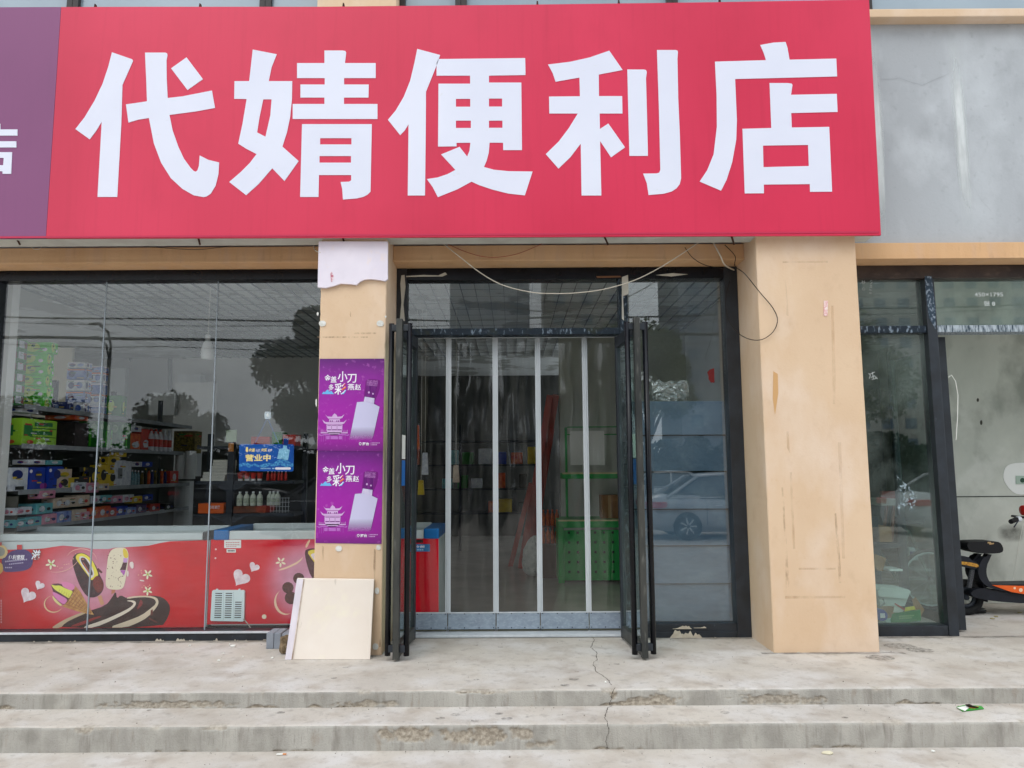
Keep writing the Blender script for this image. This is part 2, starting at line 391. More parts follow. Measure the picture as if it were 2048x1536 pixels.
# ------------------------------------------------------------------ building
bld = root('shop_building', 'two storey cream and grey concrete building with glass shop fronts behind the steps', 'building', (0, YF, FZ))
XR0, XR1 = U(1548, 1305, YC).x, U(1760, 1305, YC).x
XL0, XL1 = U(629, 1090, YC).x, U(767, 1000, YC).x
def column(x0, x1, name='column'):
    mb = MB(); nz_, n = 40, 0
    bm = bmesh.new()
    # subdivided so that the arris is uneven
    me = bpy.data.meshes.new('c'); b = MB().box(x0, x1, YC, YG+.15, FZ-.02, ZB1+.1); me.from_pydata(b.v, [], b.f)
    bm.from_mesh(me); bmesh.ops.recalc_face_normals(bm, faces=bm.faces)
    vert = [e for e in bm.edges if abs(e.verts[0].co.z-e.verts[1].co.z) > 1]
    bmesh.ops.bevel(bm, geom=vert, offset=.006, segments=1, affect='EDGES')
    vert = [e for e in bm.edges if abs(e.verts[0].co.z-e.verts[1].co.z) > 1]
    bmesh.ops.subdivide_edges(bm, edges=vert, cuts=90)
    for v in bm.verts:
        if v.co.z > FZ and v.co.z < ZB1:
            k = max(0, n2(v.co.z*30, v.co.x*3)-.3)*.008 if v.co.y < YC+.02 else 0
            v.co.x += (k if v.co.x < (x0+x1)/2 else -k)
    bm.to_mesh(me); bm.free()
    return link_mesh(name, me, plaster, bld)
colR = column(XR0, XR1); colL = column(XL0, XL1)
# beams over the openings (front face, a plaster lip, a soffit behind)
XB_L, XB_R = -10.0, 6.2
for (a, b) in ((XB_L, XL0), (XL1, XR0), (XR1, XB_R)):
    MB().box(a, b, YB, YG+.15, ZB0, ZB1).build('beam', plasterB, bld, bevel=.006)
    mb = MB(); n = int((b-a)/.03)
    mb.box(a, b, YB-.006, YB, ZB0, ZB0+.018); mb.build('plaster_lip', plasterB, bld)
ZL0 = U(1850, 46, 5.97).z; YW = 5.99
ZLt = U(1850, 20, 5.90).z
MB().box(XB_L, XB_R, YW, 6.3, ZB1, ZL0+.02).build('wall', greywall, bld)
MB().box(XB_L, XB_R, 5.88, 6.3, ZL0, ZLt).build('ledge', plaster, bld, bevel=.008)
# efflorescence streak and cracks on the grey wall
ZG = (1680, 0, 2.742)
eff = fadmat('lime_streak', C(222, 226, 226), 6, .75, .1, .6, 1, grad='xxz')
shape('wall_streak', [[(575, 165), (665, 165), (690, 400), (700, 700), (730, 950), (745, 1290), (660, 1290), (640, 900), (600, 600), (580, 330)]], ZG, YW-.003, eff, bld)
shape('wall_streak', [[(165, 180), (215, 180), (240, 700), (250, 1300), (205, 1330), (200, 900)]], ZG, YW-.003, eff, bld)
mb = MB()
for pl in ([(215, 430), (330, 430), (450, 475), (600, 395)], [(700, 980), (760, 1070), (830, 1160)]):
    mb = MB(); p3 = [U(*zm(ZG, (p[0], p[1]+random.uniform(-6, 6))), YW-.004) for p in jag(pl, 6)]
    for i in range(len(p3)-1):
        a, b = p3[i], p3[i+1]; n = len(mb.v); dz = Vector((0, 0, .001))
        mb.v += [tuple(a-dz), tuple(b-dz), tuple(b+dz), tuple(a+dz)]; mb.f.append((n, n+1, n+2, n+3))
    mb.build('wall_crack', mat('crack_grey', C(146, 148, 152), rough=1), bld)
# upper storey
upg = mat('upper_pane', C(150, 166, 178), C(138, 154, 166), s=1, rough=.15, spec=.8)  # reflected sky put into the pane colour as pale blue
frm = mat('bronze_frame', C(56, 52, 52), rough=.4)
ZU = ZLt+1.6
MB().box(XB_L, XB_R, 6.36, 6.5, ZLt-.05, ZU).build('upper_wall', greywall, bld)
xs = [X_(a, 8, 6.0) for a in (-300, 130, 522, 640, 795, 920, 1350, 1745, 2300)]
MB().box(xs[3], xs[4], 5.92, 6.3, ZLt, ZU).build('pilaster', plaster, bld)
for a, b in ((xs[0], xs[1]), (xs[1], xs[2]), (xs[2], xs[3]), (xs[4], xs[5]), (xs[5], xs[6]), (xs[6], xs[7]), (xs[7], xs[8])):
    fo = MB(); t = .05
    fo.box(a+.002, a+t, 6.1, 6.18, ZLt+.002, ZU).box(b-t, b-.002, 6.1, 6.18, ZLt+.002, ZU).box(a+t, b-t, 6.1, 6.18, ZLt+.002, ZLt+.03)
    fo = fo.build('upper_window', frm, bld)
    MB().box(a+t, b-t, 6.14, 6.15, ZLt+.03, ZU).build('pane', upg, fo)
# interior shell
inw = mat('interior_wall', C(230, 232, 230), C(218, 220, 218), s=1.5, rough=.9)
ing = mat('vacant_wall', C(214, 217, 208), C(186, 190, 182), s=1.1, streak=.2, rough=.9, layers=[(C(140, 144, 136), .7, 2.2, .3, .5, .68), (C(226, 228, 222), .5, 3, 0, .55, .7)])
dk = mat('dark_interior', C(92, 92, 90), C(70, 72, 72), s=2, rough=.8)  # dimness of the far interior put into this wall colour
ceil = mat('ceiling_panel', C(226, 230, 230), C(214, 218, 218), s=1.4, rough=.8, layers=[(C(150, 152, 146), .8, 1.1, 0, .52, .56)])
CZ = 3.52
MB().box(-10, -9.85, YG+.15, 15.5, FZ, CZ).build('interior_wall', inw, bld)
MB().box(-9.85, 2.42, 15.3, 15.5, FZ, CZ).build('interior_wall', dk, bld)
MB().box(2.42, 2.5, YG+.2, 12.4, FZ, CZ).build('partition_wall', inw, bld)
MB().box(-10, 6.2, YG+.151, 15.5, CZ, CZ+.1).build('ceiling', ceil, bld)
MB().box(-10, -9.7, YG-.05, YG+.2, FZ, ZB0).build('side_wall', plaster, bld)
MB().box(-9.69, -5.81, YG, YG+.008, FZ+.05, ZB0).build('offscreen_pane', glass, bld)  # unseen shop front carried on to the left, added to let daylight in
MB().box(6.1, 6.2, YG+.2, 12.4, FZ, CZ).build('interior_wall', ing, bld)
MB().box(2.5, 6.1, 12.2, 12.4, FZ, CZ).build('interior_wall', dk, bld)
# inner column beside the green rack, rear whitish room front with door opening
MB().box(.66, 2.42, 10.2, 10.35, FZ, CZ-.002).build('interior_wall', mat('grey_inner_wall', C(206, 210, 198), C(190, 194, 184), s=2, rough=.9), bld)
bx = lambda px, Y: U(px, 760, Y).x
MB().box(-9.8, bx(66, 11.5), 11.5, 11.6, 1.9, CZ-.002).build('rear_wall', inw, bld)
MB().box(bx(72, 11.5), bx(146, 11.5), 11.45, 11.5, U(100, 835, 11.5).z, U(100, 642, 11.5).z).build('rear_panel', mat('cream_panel', C(240, 234, 214), rough=.7), bld)
MB().box(bx(148, 11.5), bx(250, 11.5), 11.5, 11.6, 1.2, 3.2).build('rear_wall', mat('pale_grey', C(170, 176, 178), rough=.8), bld)
MB().box(bx(350, 11.8), bx(430, 11.8), 11.8, 11.9, 1.9, 3.0).build('rear_wall', inw, bld)
MB().box(bx(300, 11.7), bx(352, 11.7), 11.7, 11.8, U(320, 830, 11.7).z, U(320, 785, 11.7).z).build('white_crate', white, bld)
MB().box(-9.8, -2.7, 12.6, 12.7, 1.95, CZ-.003).build('rear_wall', inw, bld)
dkb = mat('dark_trim', C(96, 104, 112), rough=.7)
ZT = (0, 520, 1.92)
for q_, yy in (([(425, 270), (440, 270), (660, 345), (660, 500), (645, 500), (645, 360), (425, 290)], 12.58), ([(35, 180), (80, 175), (330, 250), (320, 340), (290, 340), (280, 262), (80, 215)], 11.9), ([(480, 330), (520, 340), (498, 390)], 12.58), ([(700, 362), (712, 362), (712, 378), (700, 378)], 12.58)):
    shape('dark_beam', [q_], ZT, yy, dkb, bld, th=.05)
MB().box(U(355, 760, 12.3).x, U(400, 760, 12.3).x, 12.3, 12.5, 1.5, 3.2).build('white_locker', white, bld)
# ceiling grid: thin dark battens
mb = MB()
x = -5.1
while x < 2.4:
    mb.box(x, x+.004, YG+.3, 12.5, CZ-.03, CZ-.01); x += .152
y = YG+.5
while y < 12.5:
    mb.box(-5.1, 2.4, y, y+.004, CZ-.034, CZ-.031); y += .33
mb.build('ceiling_grid', mat('grid_wire', C(112, 118, 122), rough=.6), bld, kind='stuff')
# vacant unit: grey side room wall seen through the door opening, plaster patch and socket
YV = 7.55
xv = X_(1893, 900, YV)
vw = MB().box(xv, 6.1, YV, YV+.1, FZ, CZ-.002).build('room_wall', ing, bld)
MB().box(xv+.01, 6.09, YV-.004, YV-.0005, U(1950, 993, YV).z-.006, U(1950, 993, YV).z+.004).build('wall_joint', mat('joint_dark', C(84, 88, 84), rough=1), bld)
ZV = (1700, 880, 3.658)
shape('plaster_patch', [[(1125, 230), (1145, 190), (1190, 170), (1273, 165), (1400, 180), (1440, 280), (1400, 390), (1273, 402), (1200, 390), (1150, 340), (1122, 285)]], ZV, YV-.006, mat('fresh_plaster', C(244, 246, 244), rough=.9), bld, th=.004, sm=1)
so_ = shape('socket', [rect(1218, 262, 1330, 322)], ZV, YV-.018, mat('socket_white', C(180, 200, 188), rough=.4), bld, th=.012)
shape('socket_hole', [circ(1262, 295, 18)], ZV, YV-.019, mat('socket_green', C(60, 90, 74), rough=.6), so_)
for q_ in (circ(935, 0, 9, ry=14), circ(960, 165, 9, ry=18)): shape('wall_scuff', [q_], (1700, 880-80, 3.658), YV-.001, mat('scuff', C(70, 70, 64), rough=1), bld)
shape('wall_dark_blob', [circ(1180, 680, 110, 20, 75)], ZV, YV-.002, fadmat('dark_blob', C(74, 72, 66), 9, 0, .25, .7, .7, grad='xz'), bld)  # soft mottled dark oval on the room wall
MB().tube([U(*zm(ZV, p), YV-.01) for p in ((1268, 610), (1250, 700), (1225, 830), (1210, 940), (1190, 1040))], .0025, 5).build('wall_wire', paper, bld)

# ------------------------------------------------------------------ shop front frames
def bar(name, px0, py0, px1, py1, Y0, Y1, m, parent, bevel=.003):
    a = U(px0, py1, Y0); b = U(px1, py0, Y0)
    return MB().box(a.x, b.x, Y0, Y1, a.z, b.z).build(name, m, parent, bevel=bevel)
XW0 = U(5, 560, YG).x
fL = root('shop_window', 'large left shop window of three glass panes in a black frame', 'window', (U(300, 1262, YG).x, YG, FZ))
zt0 = U(300, 560, YF).z; zb1 = U(300, 1264, YF).z
MB().box(XW0-.08, XL0-.002, YF, YG+.08, zt0, ZB0-.002).build('frame_head', blackg, fL, bevel=.003)
MB().box(XW0-.08, XL0-.002, YF, YG+.08, FZ+.001, zb1).build('frame_sill', blackp, fL, bevel=.004)
MB().box(XW0-.08, XW0, YF, YG+.08, zb1+.001, zt0-.001).build('frame_jamb', blackp, fL, bevel=.003)
MB().box(XW0-.08, XL0-.002, YF-.012, YF-.0005, zb1-.012, zb1+.004).build('sill_trim', alu, fL)
silic = mat('silicone', C(150, 160, 168), rough=.4)
m1, m2 = U(194, 900, YG).x, U(423, 900, YG).x
pz = [(XW0, m1-.004), (m1+.004, m2-.004), (m2+.004, XL0-.004)]
for a, b in pz: MB().box(a, b, YG, YG+.008, zb1, zt0).build('pane', glass, fL)
for a in (m1, m2): MB().box(a-.004, a+.004, YG-.002, YG+.01, zb1+.001, zt0-.001).build('glass_joint', silic, fL)
MB().box(-5.8, XW0-.082, YF-.05, YG+.1, FZ, ZB0-.001).build('corner_pier', plaster, bld)
MB().box(XW0-.05, U(16, 600, 6.42).x, 6.4, 6.5, FZ, CZ-.002).build('inner_jamb', inw, bld)

fD = root('door_screen', 'black glazed entrance screen with transom and right side light', 'door frame', (U(1040, 1268, YG).x, YG, FZ))
jl0, jl1 = XL1+.002, U(812, 700, YF).x
jr0, jr1 = U(1461, 900, YF).x, XR0-.002
zt = U(1024, 559, YF).z
MB().box(jl0, jl1, YF, YG+.08, FZ+.001, ZB0-.002).build('frame_jamb', blackp, fD, bevel=.003)
MB().box(jr0, jr1, YF, YG+.08, FZ+.001, ZB0-.002).build('frame_jamb', blackp, fD, bevel=.003)
MB().box(jl1, jr0, YF, YG+.08, zt, ZB0-.003).build('frame_head', blackg, fD, bevel=.003)
mx0, mx1 = U(1243, 800, YF).x, U(1260, 800, YF).x
ztb0, ztb1 = U(1024, 669, YF).z, U(1024, 656, YF).z
MB().box(mx0, mx1, YF-.004, YG+.08, FZ+.001, zt-.001).build('mullion', scraped, fD, bevel=.003)
MB().box(jl1+.001, mx0-.001, YF, YG+.08, ztb0, ztb1).build('transom_bar', scraped, fD, bevel=.003)
MB().box(jl1+.001, mx0-.001, YG, YG+.008, ztb1+.001, zt).build('transom_pane', glass, fD)
zs = U(1400, 1245, YG).z
MB().box(mx1+.001, jr0-.001, YF+.01, YG+.08, FZ+.001, zs).build('side_sill', blackp, fD, bevel=.004)
MB().box(mx1+.001, jr0-.001, YF+.0, YF+.02, FZ+.001, zs-.06).build('sill_trim', blackp, fD, bevel=.004)
MB().box(mx1+.001, jr0-.001, YG, YG+.008, zs+.001, zt).build('side_pane', glasss, fD)
MB().box(jl1+.001, mx0-.001, YF+.05, YG+.35, FZ+.001, FZ+.02).build('threshold', alu, fD, bevel=.004)
# peeling protective film on the jamb and head
film = glassmat('loose_film', (.85, .85, .8, 1), .12, rough=.15, bump=.8, bs=20, haze=(.7, .68, .6, 1), hz=.7)
ZF = (760, 480, 4.8)
shape('peeling_film', [[(205, 340), (235, 335), (245, 450), (225, 620), (240, 780), (190, 760), (205, 600), (195, 420)]], ZF, YF-.01, film, fD, th=.001)
shape('peeling_film', [[(250, 345), (420, 335), (560, 340), (625, 310), (645, 330), (600, 350), (420, 352), (252, 356)]], ZF, YF-.01, film, fD, th=.001)
ZF2 = (1100, 480, 4.452)
shape('peeling_film', [[(940, 312), (1090, 295), (1230, 305), (1080, 325), (1000, 318)]], ZF2, YF-.01, film, fD, th=.001)
shape('peeling_film', [[(640, 330), (695, 310), (700, 480), (650, 500), (660, 720), (640, 700)]], ZF2, YF-.012, film, fD, th=.001)
shape('tape_strip', [[(412, 322), (625, 318), (635, 332), (420, 338)]], ZF2, YF-.006, mat('tape_brown', C(120, 84, 60), rough=.5), fD, th=.001)
# blue grey boards fixed behind the side light
bb = mat('blue_grey_board', C(84, 104, 124), C(72, 92, 112), s=3, streak=-.5, rough=.5, layers=[(C(110, 128, 142), .5, 5, -.4, .52, .7)])
bd = root('board_stack', 'blue grey horizontal boards fixed behind the right side light of the entrance', 'boards', (U(1380, 1240, 6.3).x, 6.3, FZ))
ys = [801, 871, 944, 1019, 1092, 1168, 1243]
for i in range(6):
    z1_, z0_ = U(1390, ys[i]+1, 6.27).z, U(1390, ys[i+1]-2, 6.27).z
    b = .012
    h = MB().hexa([(mx1+.02, 6.25, z0_), (jr0+.03, 6.25, z0_), (jr0+.03, 6.275, z1_), (mx1+.02, 6.275, z1_), (mx1+.02, 6.30, z0_), (jr0+.03, 6.30, z0_), (jr0+.03, 6.30, z1_), (mx1+.02, 6.30, z1_)])
    h.build('board', bb, bd, bevel=.002)
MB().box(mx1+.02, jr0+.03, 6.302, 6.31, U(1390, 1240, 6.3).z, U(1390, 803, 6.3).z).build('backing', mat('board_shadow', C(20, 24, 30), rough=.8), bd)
wrap = glassmat('crinkled_film', (.7, .75, .76, 1), .3, rough=.08, bump=1.0, bs=26, haze=(.8, .82, .82, 1), hz=.22, hn=(30, 0, .45, .6))
ZP = (1240, 620, 2.194)
bmw = bmesh.new(); c0 = U(1330, 783, 6.5)
a0, a1 = U(1297, 783, 6.5).x, U(1368, 783, 6.5).x
bmesh.ops.create_cube(bmw, size=1, matrix=Matrix.Translation((( a0+a1)/2, 6.46, c0.z-.01)) @ Matrix.Diagonal((a1-a0, .25, .17, 1)))
bmesh.ops.subdivide_edges(bmw, edges=bmw.edges[:], cuts=9, use_grid_fill=True)
for v in bmw.verts: v.co += Vector((n2(v.co.x*25, v.co.z*25, 1), n2(v.co.x*25, v.co.z*25, 5), n2(v.co.x*25, v.co.z*25, 9)))*.03
me = bpy.data.meshes.new('w'); bmw.to_mesh(me); bmw.free()
link_mesh('plastic_bundle', me, wrap); tag(bpy.context.scene.collection.objects[-1], 'crinkled clear plastic wrapped bundle lying on top of the blue grey boards', 'bundle')
shape('tape_patch', [[(1400, 1180), (1420, 1155), (1462, 1140), (1465, 1268), (1435, 1270), (1412, 1240), (1412, 1210)]], ZF2, YG-.003, mat('dark_red_tape', C(110, 34, 34), rough=.7), None, th=.002, label='torn dark red tape patch stuck on the side light glass', cat='tape')
putty = mat('putty', C(206, 196, 180), C(190, 178, 160), s=30, rough=.95, bump=.5, bs=120)
def putty_strip(parent, pts, Z, Y):
    shape('putty', [pts], Z, Y, putty, parent, th=.006)
ZS = (0, 1040, 4.876)
random.seed(3)
def raggedstrip(parent, xa, xb, yb, hmax, Z, Y, seed, thr=.0):
    run = []; x = xa
    polys = []
    while x < xb:
        h = (n2(x*.012, seed)*1.0+n2(x*.05, seed+1)*.55)*hmax
        if h > thr: run.append((x, yb(x)-h))
        else:
            if len(run) > 2: polys.append([(run[0][0]-3, yb(run[0][0]))]+run+[(run[-1][0]+3, yb(run[-1][0]))])
            run = []
        x += 5
    if len(run) > 2: polys.append([(run[0][0]-3, yb(run[0][0]))]+run+[(run[-1][0]+3, yb(run[-1][0]))])
    for p in polys: shape('putty', [p], Z, Y, putty, parent, th=.006)
def raggedpatch(parent, xa, xb, yb, h, Z, Y, sd):
    top = []; x = xa
    while x <= xb:
        t = (x-xa)/(xb-xa); top.append((x, yb-max(1.5, h*(.45+.9*n2(x*.022, sd)+.5*n2(x*.09, sd+3))*min(1, 5*t, 5*(1-t))))); x += 2.5
    shape('putty', [[(xa, yb)]+top+[(xb, yb)]], Z, Y, putty, parent, th=.006)
raggedpatch(fD, 205, 368, 1447, 46, ZP, YF-.007, 6.4); raggedpatch(fD, 376, 430, 1447, 22, ZP, YF-.007, 2.4)
raggedpatch(fD, 232, 316, 1400, 32, ZP, YF-.007, 1.9); raggedpatch(fD, 324, 380, 1396, 14, ZP, YF-.007, 7.7)
raggedstrip(fL, 20, 3600, lambda x: 1215-(x/2048)*32 if x < 2048 else 1183-(x-2048)*.02, 55, ZS, YF-.007, 4.2)

# ------------------------------------------------------------------ doors
def door(hx, nx, lab, y_n=5.43, y_h=6.10, outer=1):
    r = root('glass_door', lab, 'door', (hx, y_h, FZ+.015), 'entrance door leaves')
    H = 2.42 if False else (U(791, 637, y_n).z-FZ-.015)
    L = math.hypot(nx-hx, y_n-y_h); ang = math.atan2(y_n-y_h, nx-hx)
    def B(name, boxes, m, par=r, bev=.003):
        mb = MB()
        for b in boxes: mb.box(*b)
        me = mb.mesh(bev); me.materials.append(m)
        o = bpy.data.objects.new(name, me); COL.objects.link(o); o.parent = par; return o
    t = .022
    B('stile', [(0, .05, -t, t, .0, H-.03)], blackp); B('stile', [(L-.05, L, -t, t, -.0, H)], doorp)
    B('rail', [(.051, L-.051, -t, t, 0.01, .10)], doorp); B('rail', [(.051, L-.051, -t, t, H-.13, H-.04)], blackp)
    B('glass_pane', [(.051, L-.051, -.004, .004, .10, H-.13)], glassg, bev=0)
    for s in (-1, 1):
        o = .066 if s < 0 else .07
        mb = MB(); xx = L-.045
        mb.tube([(xx, s*o, .02), (xx, s*o, H-.03)], .021, 14)
        me = mb.mesh(smooth=False); me.materials.append(blackg)
        for p in me.polygons:
            p.use_smooth = len(p.vertices) == 4
        h = bpy.data.objects.new('handle', me); COL.objects.link(h); h.parent = r
        for zz in (.045, H-.09): B('bracket', [(xx-.02, xx+.02, min(s*o*.9, s*t), max(s*o*.9, s*t), zz-.0, zz+.05)], blackp, h, .004)
    r.rotation_euler.z = ang
    return r
DL = door(U(826, 1266, 6.10).x, U(790.5, 1325, 5.43).x, 'left glass door leaf swung open beside the purple posters')
DR = door(U(1247, 1270, 6.10).x, U(1291.5, 1325, 5.43).x, 'right glass door leaf swung open in front of the blue grey boards')
# stickers on the right door glass
def sticker(d, x, z0, z1, m, nm='sticker', w=.03):
    for s in (1,):
        mb = MB().box(x, x+w, .005, .006, z0, z1); me = mb.mesh(); me.materials.append(m)
        o = bpy.data.objects.new(nm, me); COL.objects.link(o); o.parent = d
blue = mat('print_blue', C(36, 110, 190), rough=.4)
sticker(DR, .42, 1.42, 1.6, paper, w=.16); sticker(DR, .42, 1.22, 1.41, blue, w=.16)
sticker(DL, .42, 1.42, 1.6, paper, w=.16); sticker(DL, .42, 1.22, 1.41, blue, w=.16)

# ------------------------------------------------------------------ strip curtain
YK = 6.33
cu = root('door_curtain', 'clear plastic magnetic door curtain with pale strips and grey kick panels hanging in the doorway', 'curtain', (U(1030, 1260, YK).x, YK, FZ+.03))
sx_ = [U(a, 900, YK).x for a in (806, 897, 991, 1077, 1172, 1262)]
zc1 = U(1024, 676, YK).z; zk1 = U(1024, 1225, YK).z; zk0 = U(1024, 1257, YK).z
MB().box(jl1, mx0, YK-.02, YK+.02, zc1-.0, zc1+.035).build('curtain_rail', alu, cu, bevel=.004)
random.seed(11)
for i in range(6):
    mb = MB(); a = sx_[i]
    mb.box(a-.023, a-.009, YK-.014, YK-.005, zk1, zc1-.001).box(a+.009, a+.023, YK-.014, YK-.005, zk1, zc1-.001).box(a-.009, a+.009, YK-.019, YK-.006, zk1, zc1-.001)
    mb.build('strip', alu, cu, bevel=.002)
    if i < 5:
        a, b = sx_[i]+.015, sx_[i+1]-.015
        nx, ny = 14, 110; vs, fs = [], []
        for p in range(nx+1):
            for q in range(ny+1):
                u, v = p/nx, q/ny
                env = math.sin(math.pi*u)
                dy = env*(.007*math.sin(u*7+i*2+n2(v*1.5, i)*2)+.008*n2(u*2.5+i*5, v*4)+.0012*n2(u*8, v*18+i*7))+env*.006*math.sin(v*3+i)
                vs.append((a+(b-a)*u, YK+dy, zk1+(zc1-zk1)*v))
        for p in range(nx):
            for q in range(ny):
                k = p*(ny+1)+q; fs.append((k, k+ny+1, k+ny+2, k+1))
        me = bpy.data.meshes.new('p'); me.from_pydata(vs, [], fs)
        for p_ in me.polygons: p_.use_smooth = True
        link_mesh('clear_panel', me, pvc, cu)
        kp = MB().box(sx_[i]+.004, sx_[i+1]-.004, YK-.022, YK-.012, zk0, zk1+.01).build('kick_panel', kickm, cu, bevel=.003)
        mb = MB()
        for u in (.05, .35, .65, .95):
            for zz in (zk0+.012, zk1-.004):
                xx = sx_[i]*(1-u)+sx_[i+1]*u; mb.lathe((xx, YK-.025, zz), [(.005, 0), (.005, .002)], 6, 'y')
        mb.build('rivets', darkm, kp, kind='stuff')
        MB().box(sx_[i]+.004, sx_[i+1]-.004, YK-.026, YK-.0225, zk1+.0, zk1+.01).build('trim', alu, kp)
        MB().box(sx_[i]+.01, sx_[i+1]-.01, YK-.012, YK-.006, FZ+.024, zk0).build('rubber_skirt', mat('skirt', C(96, 94, 80), rough=.7), kp)

# ------------------------------------------------------------------ right unit frame
fR = root('vacant_unit_front', 'black framed glazed front of the vacant right unit with chalk numbers', 'window', (U(1850, 1272, YG).x, YG, FZ))
m0, m1_ = U(1872, 900, YF).x, U(1892, 900, YF).x
zt = U(1900, 556, YF).z; zb0, zb1_ = U(1950, 664, YF).z, U(1950, 650, YF).z
brown = mat('brown_black_frame', C(52, 44, 42), C(74, 62, 56), s=6, rough=.45, layers=[(C(110, 92, 84), .4, 14, -.5, .58, .75)])
MB().box(XR1+.002, 6.1, YF, YG+.08, zt, ZB0-.002).build('frame_head', brown, fR, bevel=.004)
MB().box(m0, m1_, YF-.004, YG+.08, FZ+.001, zt-.001).build('mullion', blackp, fR, bevel=.004)
shape('mullion_scrape', [[(605, 130), (660, 130), (690, 400), (692, 560), (640, 470), (612, 260)]], (1700, 520, 4.043), YF-.006, mat('scraped_mullion', C(40, 56, 72), C(54, 70, 84), s=8, rough=.5, layers=[(C(150, 162, 176), .8, 50, .3, .52, .62)]), fR)
MB().box(XR1+.002, m0-.001, YF+.01, YG+.08, zb0, zb1_).build('transom_bar', scraped, fR, bevel=.003)
MB().box(m1_+.001, 6.1, YF+.002, YG+.08, zb0, zb1_).build('transom_bar', scrapedw, fR, bevel=.003)
MB().box(XR1+.002, m0-.001, YG, YG+.008, zb1_+.001, zt).build('transom_pane', glassd, fR)
MB().box(m1_+.001, 6.1, YG, YG+.008, zb1_+.001, zt).build('transom_pane', glassd, fR)
zr = U(1800, 1252, YF).z
MB().box(XR1+.002, m0-.001, YF+.002, YG+.08, FZ+.001, zr).build('frame_sill', blackp, fR, bevel=.004)
MB().box(XR1+.002, m0-.001, YG, YG+.008, zr, zb0-.001).build('pane', glassd, fR)
raggedstrip(fR, 1290, 1580, lambda x: 122, 14, (1360, 1240, 2.977), YF-.007, 2.2, thr=-8)
chalk = mat('chalk', C(214, 220, 220), rough=.9)
ZH = (1700, 520, 4.043)
text('chalk_number', '450×1795', (1008, 262, 1236, 296), YG-.003, chalk, fR, Z=ZH, bold=.012)
text('chalk_number', '张 8', (1085, 332, 1172, 374), YG-.003, chalk, fR, Z=ZH, bold=.012)
def wiggle(name, strokes, Z, par, w=.0035):
    mb = MB()
    for s in strokes: mb.tube([U(*zm(Z, p), YG-.003) for p in s], w*.5, 5)
    mb.build(name, chalk, par, kind='stuff')
wiggle('chalk_marks', [[(100, 235), (112, 222), (120, 238), (108, 245), (100, 235)], [(85, 190), (100, 175), (125, 180)], [(100, 165), (105, 195)], [(118, 165), (115, 192)],
    [(160, 262), (172, 262), (172, 272), (160, 272), (158, 264)], [(155, 240), (175, 245)], [(160, 225), (170, 215), (178, 225)], [(160, 205), (178, 208)], [(165, 195), (178, 180)], [(162, 175), (170, 165), (180, 170)], [(170, 155), (182, 150), (178, 138)]], ZH, fR)
wiggle('chalk_marks', [[(150, 915), (165, 935), (155, 960)], [(160, 925), (200, 905)], [(170, 950), (200, 935)], [(180, 905), (190, 960), (178, 968)], [(200, 940), (222, 962)], [(195, 965), (215, 950)]], ZH, fR, .005)
shape('adhesive_smear', [[(340, 260), (380, 300), (420, 330), (480, 380), (488, 430), (450, 540), (420, 470), (360, 540), (345, 480), (370, 440), (345, 330)]], ZV, YG-.002, fadmat('adhesive', C(170, 190, 200), 55, 0, .5, .62, .8), fR)
# inward open leaf
lx = U(1931, 1270, 6.22).x
rl = root('vacant_unit_door', 'narrow black framed glass door leaf opened inwards beside the orange moped', 'door', (lx, 6.30, FZ+.015))
Hd = zb0-FZ-.03
def loc(name, boxes, m, par, bev=.003):
    mb = MB(); w0 = wloc(par)
    for b in boxes: mb.box(b[0]+w0.x, b[1]+w0.x, b[2]+w0.y, b[3]+w0.y, b[4]+w0.z, b[5]+w0.z)
    return mb.build(name, m, par, bevel=bev)
loc('stile', [(-.045, .045, -.025, .025, 0, Hd)], blackp, rl); loc('stile', [(-.025, .025, .80, .85, 0, Hd)], blackp, rl)
loc('rail', [(-.02, .02, .026, .799, 0, .09)], blackp, rl); loc('rail', [(-.02, .02, .026, .799, Hd-.09, Hd)], blackp, rl)
loc('glass_pane', [(-.004, .004, .026, .799, .09, Hd-.09)], glassg, rl, 0)
MB().tube([U(*p, 6.18) for p in ((1897, 755), (1903, 750), (1911, 762), (1916, 790), (1915, 835), (1912, 880))], .003, 6).build('cable', paper, rl)

# ------------------------------------------------------------------ column marks, posters, foam panel
stain = fadmat('brown_stain', C(204, 168, 130), 14, .6, .32, .85, .42)
stk = fadmat('dark_stain', C(160, 130, 102), 34, .7, .40, .75, .6)
ZK = (1480, 480, 1.829)
shape('glue_stain', [[(122, 480), (138, 490), (140, 560), (128, 640), (120, 580)]], ZK, YC-.002, mat('glue_brown', C(204, 160, 110), rough=.8), colR)
for p in ([(333, 240), (342, 240), (350, 500), (348, 600), (340, 600)], [(156, 78), (320, 76), (322, 83), (156, 84)], [(166, 140), (173, 200), (178, 280), (170, 275)], [(170, 700), (178, 700), (182, 780), (172, 760)], [(182, 850), (190, 850), (202, 1130), (194, 1130)],
          [(358, 740), (370, 740), (384, 1165), (374, 1165)], [(215, 1199), (350, 1199), (350, 1206), (215, 1206)], [(165, 1302), (385, 1302), (385, 1310), (165, 1312)]):
    shape('glue_stain', [p], ZK, YC-.002, stain, colR)
for p in ([(152, 905), (158, 905), (180, 1255), (168, 1310), (166, 1160)], [(346, 1000), (352, 1000), (368, 1180), (370, 1255), (362, 1255)]):
    shape('scrape_mark', [p], ZK, YC-.002, stk, colR)
shape('paper_scrap', [[(307, 222), (322, 222), (320, 278), (306, 277)]], ZK, YC-.004, mat('pink_paper', C(222, 160, 160), C(240, 225, 220), s=80, rough=.8), colR, th=.002)
